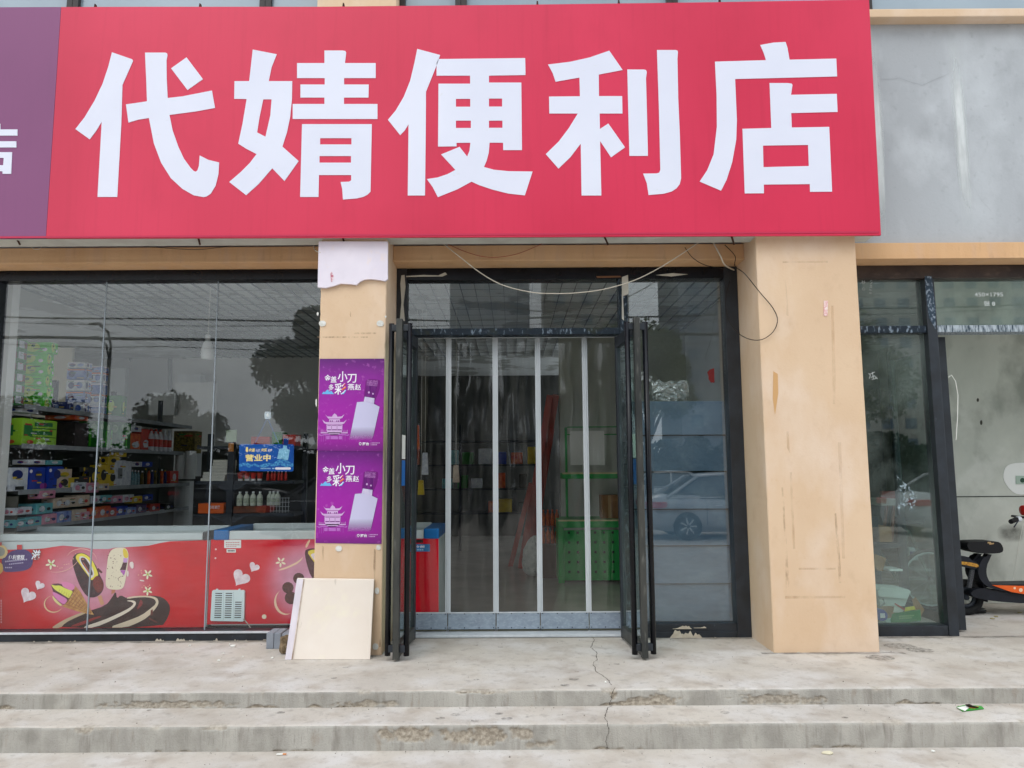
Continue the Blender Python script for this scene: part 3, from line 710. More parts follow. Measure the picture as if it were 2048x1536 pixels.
# base of the right column: chipped plaster
raggedstrip(bld, 545, 1197, lambda x: 205, 20, (1360, 1240, 2.977), YC-.005, 8.1)
ZQ = (610, 480, 3.657)
YPst = YC-.004
fo = root('foam_panel', 'white board panel with torn lower edge fixed at the top of the left column', 'panel', (U(705, 575, YC).x, YC, U(705, 575, YC).z))
shape('sheet', [[(100, 10), (605, 10), (605, 285), (585, 300), (545, 292), (480, 285), (430, 290), (400, 305), (375, 328), (330, 322), (260, 318), (210, 335), (150, 350), (92, 345)]], ZQ, YC-.028, foam, fo, th=.025)
shape('paint_tear', [[(185, 240), (195, 232), (212, 268), (205, 300), (192, 308), (186, 280)]], ZQ, YC-.0295, mat('red_scrap', C(170, 60, 90), C(240, 220, 225), s=60, rough=.7), fo)
putw = mat('old_plaster_dab', C(226, 226, 222), C(206, 204, 196), s=30, rough=.9, bump=.4, bs=90)
for (cx, cy, rx, ry, Zz) in ((127, 610, 26, 22, ZQ), (550, 610, 26, 22, ZQ), (1450, 278, 32, 28, (380, 1040, 4.876)), (1838, 268, 22, 26, (380, 1040, 4.876)), (1822, 692, 22, 34, (380, 1040, 4.876)), (1808, 1235, 28, 32, (380, 1040, 4.876)), (92, 540, 7, 14, ZQ), (590, 560, 7, 8, ZQ), (82, 1190, 5, 30, ZQ)):
    shape('plaster_dab', [[(x+3*n2(x*.1, y*.3), y+4*n2(y*.1, x*.2)) for x, y in circ(cx, cy, rx, 16, ry)]], Zz, YC-.006, putw, colL, th=.005)
for q_ in (rect(90, 705, 460, 716), rect(330, 520, 336, 560), rect(360, 676, 520, 688)): shape('scrape_mark', [q_], ZQ, YC-.002, stk, colL)
for q_ in ([(1285, 250), (1305, 260), (1300, 400), (1290, 400)], [(1795, 280), (1812, 290), (1805, 560), (1800, 640), (1788, 450)], [(1845, 1090), (1862, 1090), (1860, 1240), (1845, 1240)]): shape('scrape_mark', [q_], (380, 1040, 4.876), YC-.002, stk, colL)

purp = bpy.data.materials.new('poster_purple'); purp.use_nodes = True
t = purp.node_tree; pb = t.nodes['Principled BSDF']; tc = N(t, 'ShaderNodeTexCoord'); sxx = N(t, 'ShaderNodeSeparateXYZ'); t.links.new(tc.outputs['Generated'], sxx.inputs[0])
rp = N(t, 'ShaderNodeValToRGB'); e = rp.color_ramp.elements
e[0].position = 0; e[0].color = C(112, 26, 120); e[1].position = 1; e[1].color = C(92, 20, 110)
for p_, c_ in ((.12, C(150, 24, 150)), (.45, C(158, 28, 160)), (.8, C(140, 30, 150))):
    k = e.new(p_); k.color = c_
t.links.new(sxx.outputs[2], rp.inputs[0])
cr = nz(t, 25, 0, detail=3, lo=.62, hi=.72); t.links.new(mixc(t, mul(t, cr, .35), rp.outputs[0], C(200, 110, 200)), pb.inputs['Base Color'])
pb.inputs['Roughness'].default_value = .35
bn = N(t, 'ShaderNodeBump'); bn.inputs['Strength'].default_value = .6; bn.inputs['Distance'].default_value = .006
t.links.new(nz(t, 12, .2, detail=3, lo=0, hi=1), bn.inputs['Height']); t.links.new(bn.outputs[0], pb.inputs['Normal'])
wprint = mat('print_white', C(240, 236, 244), rough=.5)
lav = mat('print_lavender', C(206, 170, 214), rough=.5)
lav2 = mat('print_lilac', C(214, 206, 230), C(186, 178, 214), s=26, rough=.45)
capm = mat('print_cap', C(88, 18, 104), C(120, 40, 130), s=60, streak=.9, rough=.4)
lbl = mat('print_sky_blue', C(110, 180, 232), rough=.5); orn = mat('print_orange', C(236, 120, 50), rough=.5); redp = mat('print_red', C(206, 40, 60), rough=.5)
fadebody = fadmat('print_bottle', C(200, 196, 226), 20, .2, -1, .0, 1, rough=.4, grad='Z')
def poster(dx, dy, corners, lab):
    Z = (630+dx, 710+dy, 7.68); Y = YPst
    r = root('poster', lab, 'poster', U(700, corners[2][1], YC), 'purple liquor posters on the left column')
    shape('sheet', [corners], P0, Y, purp, r, th=.001)
    Y -= .0008
    Q = lambda n, p, m, k=0, sm=0: shape(n, p, Z, Y-k*.0005, m, r, sm=sm)
    T = lambda s, rc, m=wprint, b=.012: text('lettering', s, rc, Y-.0006, m, r, Z=Z, bold=b)
    T('金', (145, 302, 244, 402)); T('盖', (240, 325, 333, 422)); T('小', (348, 250, 500, 412)); T('刀', (492, 292, 638, 430))
    T('多', (208, 450, 290, 545)); T('彩', (297, 432, 480, 608)); T('燕', (500, 440, 604, 540)); T('赵', (610, 445, 708, 540))
    T('邢台', (726, 1340, 830, 1390), b=.03)
    Q('mountain_print', [[(105, 600), (130, 562), (150, 572), (190, 530), (225, 565), (250, 550), (292, 600)]], lbl, 1)
    Q('stroke_print', [[(405, 530), (470, 482), (478, 503), (415, 545)]], orn, 2); Q('stroke_print', [[(425, 480), (462, 432), (470, 448), (435, 488)]], redp, 2)
    Q('stroke_print', [[(395, 602), (440, 580), (470, 538), (480, 545), (440, 600)]], lbl, 2)
    Q('bottle_outline', [[(780, 365), (990, 378), (1005, 420), (985, 560), (930, 680), (915, 750), (1000, 795), (890, 1300), (880, 1300), (985, 800), (760, 750), (750, 640), (770, 480)]], mat('print_outline', C(120, 24, 126), rough=.5), .3, 1)
    Q('bottle_cap_print', [[(800, 380), (968, 392), (915, 665), (768, 640)]], capm, 1)
    Q('bottle_cap_print', [[(800, 380), (968, 392), (955, 480), (792, 470)]], mat('print_cap_light', C(170, 110, 176), C(120, 50, 130), s=90, rough=.4), 1.5)
    Q('bottle_cap_letters', [circ(828, 575, 14, ry=16), circ(890, 595, 12, ry=14)], lav, 2)
    Q('bottle_neck_print', [[(765, 640), (915, 662), (905, 755), (748, 715)]], lav2, 1)
    Q('bottle_body_print', [[(645, 725), (748, 716), (905, 752), (992, 795), (880, 1310), (528, 1300)]], fadebody, 1)
    pg = [[(155, 912), (190, 945), (262, 948), (275, 920), (300, 897), (330, 920), (345, 948), (405, 945), (452, 910), (420, 965), (390, 977), (205, 977)],
          [(218, 985), (383, 985), (383, 1025), (218, 1025)], [(112, 992), (160, 1030), (440, 1030), (490, 990), (450, 1050), (425, 1062), (175, 1062), (140, 1045)],
          [(178, 1068), (422, 1068), (418, 1165), (400, 1200), (350, 1228), (240, 1228), (195, 1200), (178, 1165)], [(85, 1188), (505, 1188), (500, 1203), (90, 1203)],
          rect(92, 1150, 97, 1188), rect(112, 1158, 116, 1188), rect(132, 1158, 136, 1188), rect(152, 1158, 156, 1188), rect(436, 1158, 440, 1188), rect(456, 1158, 460, 1188), rect(476, 1158, 480, 1188), rect(494, 1150, 499, 1188)]
    Q('pagoda_print', pg, lav, 1)
    Q('pagoda_base_print', [[(42, 1212), (100, 1228), (130, 1216), (460, 1216), (490, 1228), (532, 1212), (510, 1244), (455, 1232), (135, 1232), (90, 1248)], rect(172, 1245, 225, 1295), rect(238, 1245, 352, 1295), rect(364, 1245, 415, 1295), rect(160, 1232, 165, 1320), rect(128, 1232, 132, 1330), rect(96, 1240, 99, 1330), rect(424, 1232, 429, 1310), rect(460, 1232, 464, 1320)], mat('print_mauve', C(180, 104, 190), rough=.5), 1)
    Q('pagoda_window_print', [rect(190, 1078, 246, 1086), rect(262, 1078, 332, 1086), rect(346, 1078, 410, 1086), rect(190, 1142, 246, 1156), rect(262, 1142, 332, 1156), rect(346, 1142, 410, 1156), rect(252, 1078, 257, 1160), rect(336, 1078, 341, 1160), rect(230, 1005, 244, 1025), rect(258, 1005, 272, 1025), rect(328, 1005, 342, 1025), rect(356, 1005, 370, 1025)], mat('print_dark_purple', C(110, 40, 120), rough=.5), 2)
    pin = [[circ(695, 1362, 20, 14, 22), circ(695, 1360, 12)[::-1]], [(680, 1375), (710, 1375), (695, 1392)]]
    Q('pin_print', pin, wprint, 1)
    Q('small_print', [rect(848, 1340, 851, 1390)]+[rect(868+i*22, 1344, 885+i*22, 1358) for i in range(6)]+[rect(868+i*22, 1372, 885+i*22, 1386) for i in range(4)], mat('print_soft', C(206, 160, 212), rough=.5), 1)
poster(-4, 183.5, [(635.5, 901), (766, 903), (763, 1088), (631, 1086)], 'lower purple poster with leaning bottle and pagoda, above the bare column base')
YPst -= .003
poster(0, 0, [(639.1, 717.5), (768.7, 717.2), (766, 903), (634.5, 901)], 'upper purple poster with leaning bottle and pagoda, under the patch of bare column')

# ------------------------------------------------------------------ signboard
YN = 5.54
sg = root('shop_sign', 'long pink red shop signboard with large white Chinese characters and a purple left end', 'sign', U(900, 473, YN))
def signface(name, cA, cB, k):
    m = bpy.data.materials.new(name); m.use_nodes = True; t = m.node_tree; p = t.nodes['Principled BSDF']
    a = mixc(t, nz(t, .5, 0, detail=2, lo=.3, hi=.7), cA, cB)
    a = mixc(t, mul(t, nz(t, 22, .95, lo=.52, hi=.85), .28), a, k)
    a = mixc(t, mul(t, nz(t, .8, .7, detail=1, lo=.45, hi=.75), .4), a, k)
    a = mixc(t, mul(t, nz(t, 3, .3, lo=.5, hi=.8), .25), a, k)
    t.links.new(a, p.inputs['Base Color']); p.inputs['Roughness'].default_value = .38; p.inputs['Specular IOR Level'].default_value = .35; return m
redS = signface('sign_red_vinyl', C(214, 50, 84), C(206, 40, 74), C(176, 30, 60))
purS = signface('sign_purple_vinyl', C(140, 78, 122), C(132, 70, 116), C(118, 64, 106))
top = [(-300, 16), (0, 14.5), (300, 13.5), (620, 13.5), (1000, 10), (1390, 5), (1738, -1)]
bot = [(1762, 470.5), (1400, 472), (1000, 474), (500, 475.5), (95, 476.5), (-300, 478)]
redp_ = [(122.5, 14)]+top[2:]+bot[:-1]+[(92, 476.5)]
redp_ = [p for p in redp_ if p != (95, 476.5)]
shape('red_face', [redp_], P0, YN, redS, sg, th=.02)
shape('purple_face', [[(-300, 16), (0, 14.5), (121.9, 14), (91.4, 476.5), (-300, 478)]], P0, YN, purS, sg, th=.02)
a, b = U(-300, 478, YN), U(1761, 471.5, YN); ztp = U(1737, 2, YN).z
sgm = mat('sign_sheet_metal', C(206, 208, 202), C(190, 190, 184), s=5, rough=.6)
MB().box(a.x, b.x-.002, YN+.021, YN+.24, a.z+.004, a.z+.02).build('bottom_tray', sgm, sg)
MB().box(a.x, b.x-.01, YN-.004, YN-.0005, a.z-.002, a.z+.012).build('edge_strip', mat('edge_vinyl', C(190, 50, 82), rough=.5), sg)
MB().box(b.x-.03, b.x-.004, YN+.021, YN+.24, a.z+.021, ztp).build('end_panel', sgm, sg)
MB().box(a.x, b.x-.004, YN+.021, YN+.36, ztp-.03, ztp-.01).build('top_tray', sgm, sg)
dark = mat('bracket_rust', C(48, 34, 30), C(80, 50, 36), s=30, rough=.8)
for (x0, y0) in ((190, 14), (400, 13), (687, 12), (1075, 8), (1238, 6), (1440, 3)):
    c = U(x0, y0, YN+.05)
    MB().hexa([(c.x-.012, c.y, c.z-.03), (c.x+.012, c.y, c.z-.03), (c.x+.004, c.y, c.z+.025), (c.x-.006, c.y, c.z+.03)]+[(q[0], q[1]+.02, q[2]) for q in [(c.x-.012, c.y, c.z-.03), (c.x+.012, c.y, c.z-.03), (c.x+.004, c.y, c.z+.025), (c.x-.006, c.y, c.z+.03)]]).build('hook', dark, sg)
for (x0, x1) in ((684, 690), (1208, 1216), (30, 40), (395, 400), (1463, 1468)):
    a1 = U(x0, 476, YN+.03); b1 = U(x1, 489, YN+.12)
    MB().tube([a1+Vector((0, 0, .02)), b1], .008, 5).build('bracket', dark, sg)
Lt = mat('sign_letter_white', C(224, 226, 240), C(219, 221, 236), s=1.5, rough=.4, layers=[(C(205, 205, 200), .4, 14, -.6, .68, .8)])
ZA = (0, 0, 3.0726); ZB_ = (440, 60, 3.103); ZCc = (1060, 60, 3.103)
def char(polys, Z): return shape('character', polys, Z, YN-.0035, Lt, sg, th=.003)
char([[(688, 321), (812, 364), (817, 374), (808, 395), (752, 522), (745, 760), (720, 1210), (599, 1210), (625, 747), (590, 805), (551, 856), (463, 793), (520, 720), (580, 620), (630, 515), (665, 410)],
      [(891, 323), (1015, 323), (1026, 327), (1029, 338), (1023, 370), (1024, 480), (1030, 602), (1120, 592), (1302, 556), (1321, 663), (1200, 685), (1041, 706), (1060, 800), (1095, 900), (1130, 975), (1170, 1030), (1190, 1050), (1203, 1055), (1213, 1047), (1222, 1020), (1227, 955), (1280, 982), (1346, 998), (1342, 1070), (1325, 1140), (1295, 1190), (1270, 1207), (1250, 1211), (1190, 1200), (1120, 1160), (1050, 1095), (990, 1000), (945, 880), (915, 725), (850, 735), (789, 753), (774, 641), (840, 632), (903, 622), (898, 480)],
      [(1146, 352), (1247, 486), (1152, 553), (1051, 420)]], ZA)
char([[[(203, 121), (352, 150), (320, 230), (302, 317), (448, 317), (446, 430), (435, 540), (415, 635), (387, 723), (488, 813), (400, 937), (324, 858), (240, 955), (162, 1025), (57, 943), (130, 880), (185, 825), (227, 770), (160, 735), (113, 705), (140, 580), (165, 428), (88, 427), (90, 317), (181, 317), (192, 220)],
       [(268, 430), (320, 430), (312, 530), (282, 662), (230, 635), (245, 540)]],
      [(648, 127), (760, 127), (778, 130), (783, 140), (775, 205), (966, 205), (966, 298), (770, 298), (770, 338), (923, 338), (921, 419), (769, 419), (769, 459), (977, 459), (977, 552), (451, 552), (451, 459), (648, 459), (648, 419), (499, 419), (499, 338), (650, 338), (650, 298), (478, 298), (478, 205), (648, 205)],
      [[(509, 584), (942, 584), (938, 800), (934, 1003), (915, 1022), (890, 1035), (850, 1045), (763, 1052), (758, 985), (748, 943), (800, 941), (814, 933), (814, 900), (614, 900), (611, 1036), (497, 1036)],
       [(621, 671), (816, 671), (816, 710), (621, 710)], [(617, 782), (813, 782), (813, 823), (617, 823)]]], ZB_)
char([[(1224, 117), (1366, 155), (1350, 205), (1278, 383), (1277, 600), (1272, 1027), (1165, 1027), (1170, 585), (1145, 625), (1118, 652), (1042, 557), (1090, 500), (1140, 415), (1180, 315), (1205, 210)],
      [[(1357, 180), (1894, 174), (1896, 279), (1669, 283), (1669, 326), (1870, 326), (1874, 745), (1757, 745), (1757, 699), (1673, 699), (1668, 760), (1655, 810), (1638, 850), (1700, 867), (1790, 876), (1940, 878), (1892, 1026), (1790, 1015), (1690, 990), (1610, 963), (1561, 941), (1470, 990), (1352, 1037), (1320, 975), (1284, 925), (1350, 915), (1410, 895), (1461, 868), (1372, 772), (1487, 725), (1534, 785), (1548, 750), (1554, 699), (1468, 700), (1468, 722), (1353, 723), (1356, 333), (1552, 333), (1552, 283), (1344, 283), (1344, 205)],
       rect(1464, 427, 1553, 476), rect(1669, 425, 1751, 475), rect(1464, 562, 1557, 608), rect(1669, 562, 1753, 607)]], ZB_)
char([[(492, 128), (575, 248), (427, 276), (428, 410), (572, 410), (574, 518), (432, 518), (434, 614), (486, 580), (590, 728), (503, 790), (435, 688), (443, 1027), (320, 1027), (315, 705), (250, 790), (177, 860), (98, 770), (180, 690), (240, 610), (297, 518), (120, 518), (118, 413), (310, 411), (307, 295), (230, 308), (159, 321), (140, 265), (112, 214), (250, 197), (370, 170)],
      [(604, 245), (705, 245), (720, 248), (725, 260), (720, 300), (726, 520), (732, 781), (617, 781), (610, 500)],
      [(788, 124), (905, 124), (916, 128), (918, 140), (915, 180), (920, 420), (930, 650), (938, 920), (930, 955), (910, 982), (880, 1002), (830, 1016), (736, 1024), (725, 950), (702, 891), (785, 890), (802, 885), (809, 868), (800, 480)]], ZCc)
char([[(1429, 93), (1510, 78), (1586, 74), (1598, 110), (1611, 184), (1901, 177), (1906, 288), (1273, 304), (1284, 560), (1280, 680), (1255, 820), (1220, 930), (1186, 997), (1053, 940), (1100, 870), (1140, 770), (1160, 600), (1158, 400), (1148, 196), (1465, 187), (1450, 140)],
      [[(1487, 329), (1600, 329), (1625, 333), (1629, 342), (1620, 402), (1904, 396), (1909, 508), (1621, 515), (1625, 605), (1857, 601), (1875, 1003), (1738, 1004), (1737, 956), (1451, 959), (1452, 1013), (1333, 1014), (1319, 613), (1498, 608)],
       [(1446, 717), (1726, 713), (1731, 844), (1449, 851)]]], ZCc)
char([rect(-60, 795, 107, 833), rect(-40, 760, 2, 794.5), rect(-120, 868, 100, 906), [[(-130, 935), (74, 935), (68, 1068), (15, 1068), (15, 1052), (-80, 1052), (-80, 1068), (-130, 1068)], [(-80, 970), (23, 970), (19, 1015), (-80, 1015)]]], ZA)

# cables under the sign
def cable(name, pts, Y, r, m, lab, grp=None):
    P = [U(p[0], p[1], Y if len(p) < 3 else p[2]) for p in pts]
    Q = []
    for i in range(len(P)-1):
        p0, p1, p2, p3 = P[max(i-1, 0)], P[i], P[i+1], P[min(i+2, len(P)-1)]
        for k in range(6):
            t = k/6; Q.append(.5*((2*p1)+(-p0+p2)*t+(2*p0-5*p1+4*p2-p3)*t*t+(-p0+3*p1-3*p2+p3)*t*t*t))
    Q.append(P[-1])
    return MB().tube(Q, r, 6).build(name, m, None, smooth=True, label=lab, cat='cable', **({'group': grp} if grp else {}))
cw = mat('white_cable', C(214, 206, 190), rough=.5); cb = mat('black_cable', C(32, 26, 24), rough=.5); crd = mat('red_cable', C(160, 70, 50), rough=.5)
cable('cable', [(886, 487, 5.9), (915, 510, 5.85), (960, 545, 5.85), (1005, 570, 5.85), (1060, 584, 5.85), (1100, 587, 5.85), (1150, 586, 5.85), (1210, 578, 5.85), (1270, 560, 5.85), (1320, 535, 5.85), (1360, 510, 5.85), (1400, 483, 5.9)], 5.85, .0042, cw, 'long white cable sagging under the sign across the door transom')
cable('cable', [(1425, 482, 5.9), (1440, 510, 5.85), (1450, 530, 5.9), (1468, 540, 6.1)], 5.9, .006, cw, 'short thick white cable running down to the screen corner by the right column')
cable('cable', [(1450, 490, 5.88), (1470, 512, 5.85), (1470, 532, 5.85), (1490, 548, YC-.02), (1520, 585, YC-.02), (1545, 615, YC-.02), (1555, 640, YC-.02), (1545, 665, YC-.02), (1520, 680, YC-.02), (1490, 675, YC-.02), (1466, 655, 5.85), (1453, 625, 6.0), (1452, 595, 6.05), (1460, 560, 6.08)], 5.64, .0032, cb, 'thin black cable looping over the edge of the right column')
cable('cable', [(1370, 495, 5.9), (1385, 515, 5.88), (1410, 530, 5.88), (1445, 537, 6.0)], 5.9, .003, cb, 'thin black cable dropping under the sign left of the right column')
cable('cable', [(895, 488, 5.9), (930, 503, 5.88), (965, 513, 5.88), (1000, 514, 5.88), (1040, 506, 5.88), (1085, 487, 5.9)], 5.88, .0025, crd, 'thin red cable with a black splice under the sign above the door')
cable('cable', [(240, 488, 5.9), (330, 496, 5.86), (400, 499, 5.86), (470, 490, 5.9)], 5.88, .0022, cb, 'thin black cable sagging under the sign above the left shop window')
cable('cable', [(627, 487, 5.85), (630, 500, 5.8), (640, 505, YC-.03)], 5.8, .0045, cw, 'short white cable stub at the top corner of the left column')
cable('cable', [(55, 487, 5.9), (68, 498, 5.86), (80, 497, 5.86), (86, 489, 5.9)], 5.88, .003, cw, 'short frayed pale cable end under the purple end of the sign')

# ------------------------------------------------------------------ things on the landing
lb = root('leaning_board', 'square cream board with a lilac left edge leaning against the left column', 'board', (UZ(655, 1318, FZ).x, UZ(655, 1318, FZ).y, FZ))
b0, b1 = UZ(570, 1319, FZ+.001), UZ(740, 1319, FZ+.001)
t0, t1 = U(594, 1158, YC-.026), U(748, 1160, YC-.026)
th = Vector((0, .018, .006))
MB().hexa([b0, b1, t1, t0, b0+th, b1+th, t1+th, t0+th]).build('sheet', ply, lb, bevel=.002)
e0, e1 = UZ(583, 1319, FZ+.001), U(607, 1158, YC-.026); k = Vector((0, -.0025, 0))
MB().hexa([b0+k, e0+k, e1+k, t0+k, b0+k*.1, e0+k*.1, e1+k*.1, t0+k*.1]).build('edge_strip', mat('lilac_edge', C(226, 218, 224), C(210, 202, 210), s=20, streak=.8, rough=.7), lb)
k2 = Vector((0, -.0035, 0)); q0, q1 = UZ(585, 1319, FZ+.002), U(609, 1158, YC-.026)
MB().hexa([e0+k2, q0+k2, q1+k2, e1+k2, e0, q0, q1, e1]).build('edge_crease', mat('crease_brown', C(150, 128, 112), C(224, 210, 196), s=30, streak=.7, rough=.8), lb)
# grey paving blocks and a rubble stone
for i, (pa, pb, dy, lab) in enumerate((((532, 1260), (547, 1298), .0, 'outer grey paving block standing on edge left of the leaning board'), ((547.5, 1260), (561, 1298), .0, 'middle grey paving block between the outer block and the leaning board'), ((562, 1262), (590, 1296), .012, 'wider grey paving block half hidden behind the leaning board'))):
    y = UZ(545, 1298, FZ).y+dy
    a, b = U(pa[0], pb[1], y), U(pb[0], pb[1], y); zt_ = U(pa[0], pa[1]+6, y).z
    MB().box(a.x, b.x-.001, y, y+.17, FZ, zt_).build('paving_block', blockm, None, bevel=.005, label=lab, cat='block', group='grey paving blocks by the leaning board')
y = UZ(570, 1310, FZ).y
bm = bmesh.new(); bmesh.ops.create_icosphere(bm, subdivisions=3, radius=1)
c = U(566, 1293, y)
for v in bm.verts:
    d = v.co.copy(); n = n2(d.x*1.7+3, d.y*1.7, d.z*1.7)*.3
    m_ = max(abs(d.x), abs(d.y), abs(d.z)); d = d/(m_**.75)
    v.co = Vector((c.x+d.x*.036*(1+n), y+.05+d.y*.045*(1+n), c.z+d.z*.062*(1+n*.5)))
me = bpy.data.meshes.new('st'); bm.to_mesh(me); bm.free(); me.transform(Matrix.Translation((0, 0, FZ-min(v.co.z for v in me.vertices))))
tag(link_mesh('rubble_stone', me, stonem), 'small brown rubble stone at the lower left corner of the leaning board', 'stone')
# litter
rg = random.Random(8); gmb = MB()
for i in range(420):
    x = rg.uniform(-4.2, 4.6); k_ = rg.random()
    if k_ < .45: y_, z_ = rg.uniform(YS1+.03, YF-.03), FZ
    elif k_ < .75: y_, z_ = rg.choice((rg.uniform(YS0+.03, YS1-.03), YS1-.02-rg.random()**3*.06)), Z1
    else: y_, z_ = rg.choice((rg.uniform(4.1, YS0-.02), YS0-.015-rg.random()**3*.05)), 0
    q = rg.uniform(.0015, .0045)*(1.5 if rg.random() < .1 else 1); n = len(gmb.v)
    gmb.v += [(x-q, y_, z_), (x+q*.3, y_-q, z_), (x+q, y_+q*.4, z_), (x, y_+q*.2, z_+q*1.3)]; gmb.f += [(n, n+1, n+3), (n+1, n+2, n+3), (n+2, n, n+3)]
gmb.build('grit', mat('grit', C(110, 104, 96), C(170, 164, 154), s=9, rough=.95), None, kind='stuff', label='fine grit scattered over the landing and steps', cat='grit')
def flake(px, py, z, rx, ry, m, name, lab, cat='litter', grp=None, seed=1):
    c = UZ(px, py, z); random.seed(seed*7+3); mb = MB(); n = 9
    tp = [(c.x+rx*math.cos(i*6.283/n)*random.uniform(.7, 1.2), c.y+ry*math.sin(i*6.283/n)*random.uniform(.7, 1.2), z+.006+random.uniform(0, .005)) for i in range(n)]
    bt = [(p[0], p[1], z+.003) for p in tp]
    mb.v = tp+bt; mb.f = [tuple(range(n)), tuple(range(n, 2*n))[::-1]]+[(i, (i+1) % n, n+(i+1) % n, n+i) for i in range(n)]
    mb.build(name, m, None, label=lab, cat=cat, **({'group': grp} if grp else {}))
flake(466, 1293, FZ, .020, .026, paper, 'paper_flake', 'largest white paper flake on the landing in front of the freezers', seed=1)
for i, (px, py, r, l) in enumerate([(447, 1308.5, .006, 'at the mid left'), (438, 1322, .013, 'nearest the step edge, long and flat'), (544, 1317, .009, 'just left of the leaning board'), (486, 1315, .004, 'tiny one between the larger flakes'), (363, 1311, .006, 'farthest left of the scattered flakes'), (380, 1292, .01, 'close to the shop window sill'), (459, 1290, .006, 'touching the side of the largest flake')]):
    flake(px, py, FZ, r, r*1.2, paper, 'paper_flake', 'small white paper flake on the landing, '+l, seed=i+5)
flake(1211, 1366, FZ, .006, .008, paper, 'paper_flake', 'tiny white crumb beside the landing crack', seed=33)
flake(1655, 1507.5, 0, .03, .02, mat('cream_scrap', C(214, 206, 180), rough=.8), 'paper_scrap', 'crumpled cream paper scrap on the ground below the lower step', seed=40)
flake(1866, 1504, 0, .01, .01, paper, 'paper_scrap', 'tiny white paper scrap on the ground at the right', seed=41)
c = UZ(563, 1510, .004)
ci = root('cigarette_end', 'orange tipped cigarette end on the ground below the lower step', 'litter', c)
MB().tube([c+Vector((-.028, 0, .004)), c+Vector((.006, .002, .004))], .004, 8).build('paper_tube', paper, ci)
MB().tube([c+Vector((.0065, .002, .004)), c+Vector((.026, .003, .004))], .004, 8).build('filter', mat('filter_orange', C(206, 130, 70), rough=.8), ci)
pk = root('snack_packet', 'flattened green and white packet with burnt black scrap on the lower step', 'litter', UZ(1940, 1418, Z1))
gr = mat('packet_green', C(60, 150, 60), rough=.4)
def flat(name, pts, z, m, par, th=.004):
    p = [UZ(a, b, z) for a, b in pts]; n = len(p); mb = MB()
    mb.v = [tuple(q+Vector((0, 0, th))) for q in p]+[tuple(q) for q in p]
    mb.f = [tuple(range(n)), tuple(range(n, 2*n))[::-1]]+[(i, (i+1) % n, n+(i+1) % n, n+i) for i in range(n)]
    return mb.build(name, m, par)
flat('packet', [(1913, 1415), (1930, 1411), (1963, 1413), (1968, 1418), (1945, 1421), (1925, 1423)], Z1+.003, gr, pk)
flat('white_print', [(1914, 1415.3), (1931, 1411.8), (1942, 1412.5), (1930, 1422)], Z1+.008, paper, pk, .001)
flat('orange_print', [(1940, 1412.5), (1957, 1413.2), (1950, 1417), (1938, 1416)], Z1+.008, mat('packet_orange', C(236, 150, 60), rough=.5), pk, .001)
MB().tube([UZ(1932, 1410, Z1+.012), UZ(1938, 1411, Z1+.022), UZ(1945, 1413, Z1+.018), UZ(1957, 1415, Z1+.012)], .008, 6, radii=[.004, .01, .007, .003]).build('burnt_scrap', mat('burnt', C(40, 30, 24), rough=1), pk)

dark_band = fadmat('base_dark_band', C(112, 106, 98), 9, 0, .25, .7, .55)  # mottled darker strip along the column and frame bases
for (xa, xb, ya, yb) in ((XR0-.10, XR1+.16, YC-.05, YC-.001), (XL0-.05, XL1+.05, YC-.04, YC-.001), (XW0, XL0-.01, YF-.07, YF-.001), (mx1+.02, XR0-.01, YF-.06, YF-.001), (XR1+.01, 4.2, YF-.07, YF-.005)):
    gm_ = MB(); n = int((xb-xa)/.03); zz = FZ+.0028
    for i in range(n+1):
        x = xa+(xb-xa)*i/n; gm_.v += [(x, yb, zz), (x, ya-.03*n2(x*7, ya)-.02*n2(x*23, 2), zz)]
    gm_.f = [(2*i, 2*i+1, 2*i+3, 2*i+2) for i in range(n)]
    gm_.build('base_dark_band', dark_band, None, kind='structure')

# ------------------------------------------------------------------ open / business hanging sign
YH = YG+.022
ZO = (400, 800, 5.4846)
hs_ = root('hanging_sign', 'blue plastic sign with bottle and yellow Chinese lettering hung on strings in the shop window', 'sign', U(533, 943, YH))
sgb = mat('sign_blue', C(22, 92, 176), C(16, 76, 160), s=4, rough=.35)
def rr(x0, y0, x1, y1, r):
    o = []
    for cx, cy, a in ((x1-r, y0+r, -90), (x1-r, y1-r, 0), (x0+r, y1-r, 90), (x0+r, y0+r, 180)):
        for k in range(5): t = R(a+k*22.5); o.append((cx+r*math.cos(t), cy+r*math.sin(t)))
    return o
shape('sheet', [[(430, 500), (438, 490), (450, 484), (900, 486), (1018, 484), (1030, 496), (1026, 770), (1015, 784), (440, 778), (428, 766)]], ZO, YH, sgb, hs_, th=.003)
Q = lambda n, p, m, k=1, sm=0: shape(n, p, ZO, YH-k*.0006, m, hs_, sm=sm)
yel = mat('print_yellow', C(250, 226, 150), rough=.4)
text('lettering', '营业中', (497, 595, 777, 673), YH-.0008, yel, hs_, Z=ZO, bold=.035)
text('lettering', '金盖', (532, 528, 604, 568), YH-.0008, yel, hs_, Z=ZO, bold=.03, shear=.2)
text('lettering', '小刀', (608, 536, 660, 566), YH-.0008, wprint, hs_, Z=ZO, bold=.02, shear=.2)
text('lettering', '金奖', (668, 528, 738, 568), YH-.0008, yel, hs_, Z=ZO, bold=.03, shear=.2)
text('lettering', '品质', (742, 536, 792, 566), YH-.0008, wprint, hs_, Z=ZO, bold=.02, shear=.2)
Q('medal_print', [[(505, 516), (525, 516), (530, 560), (520, 572), (508, 572), (500, 555)]], yel)
icy = mat('print_ice', C(150, 205, 232), C(120, 180, 214), s=60, rough=.4)
Q('bottle_print', [[(870, 535), (912, 530), (915, 498), (955, 502), (952, 535), (985, 548), (965, 660), (845, 645)]], icy)
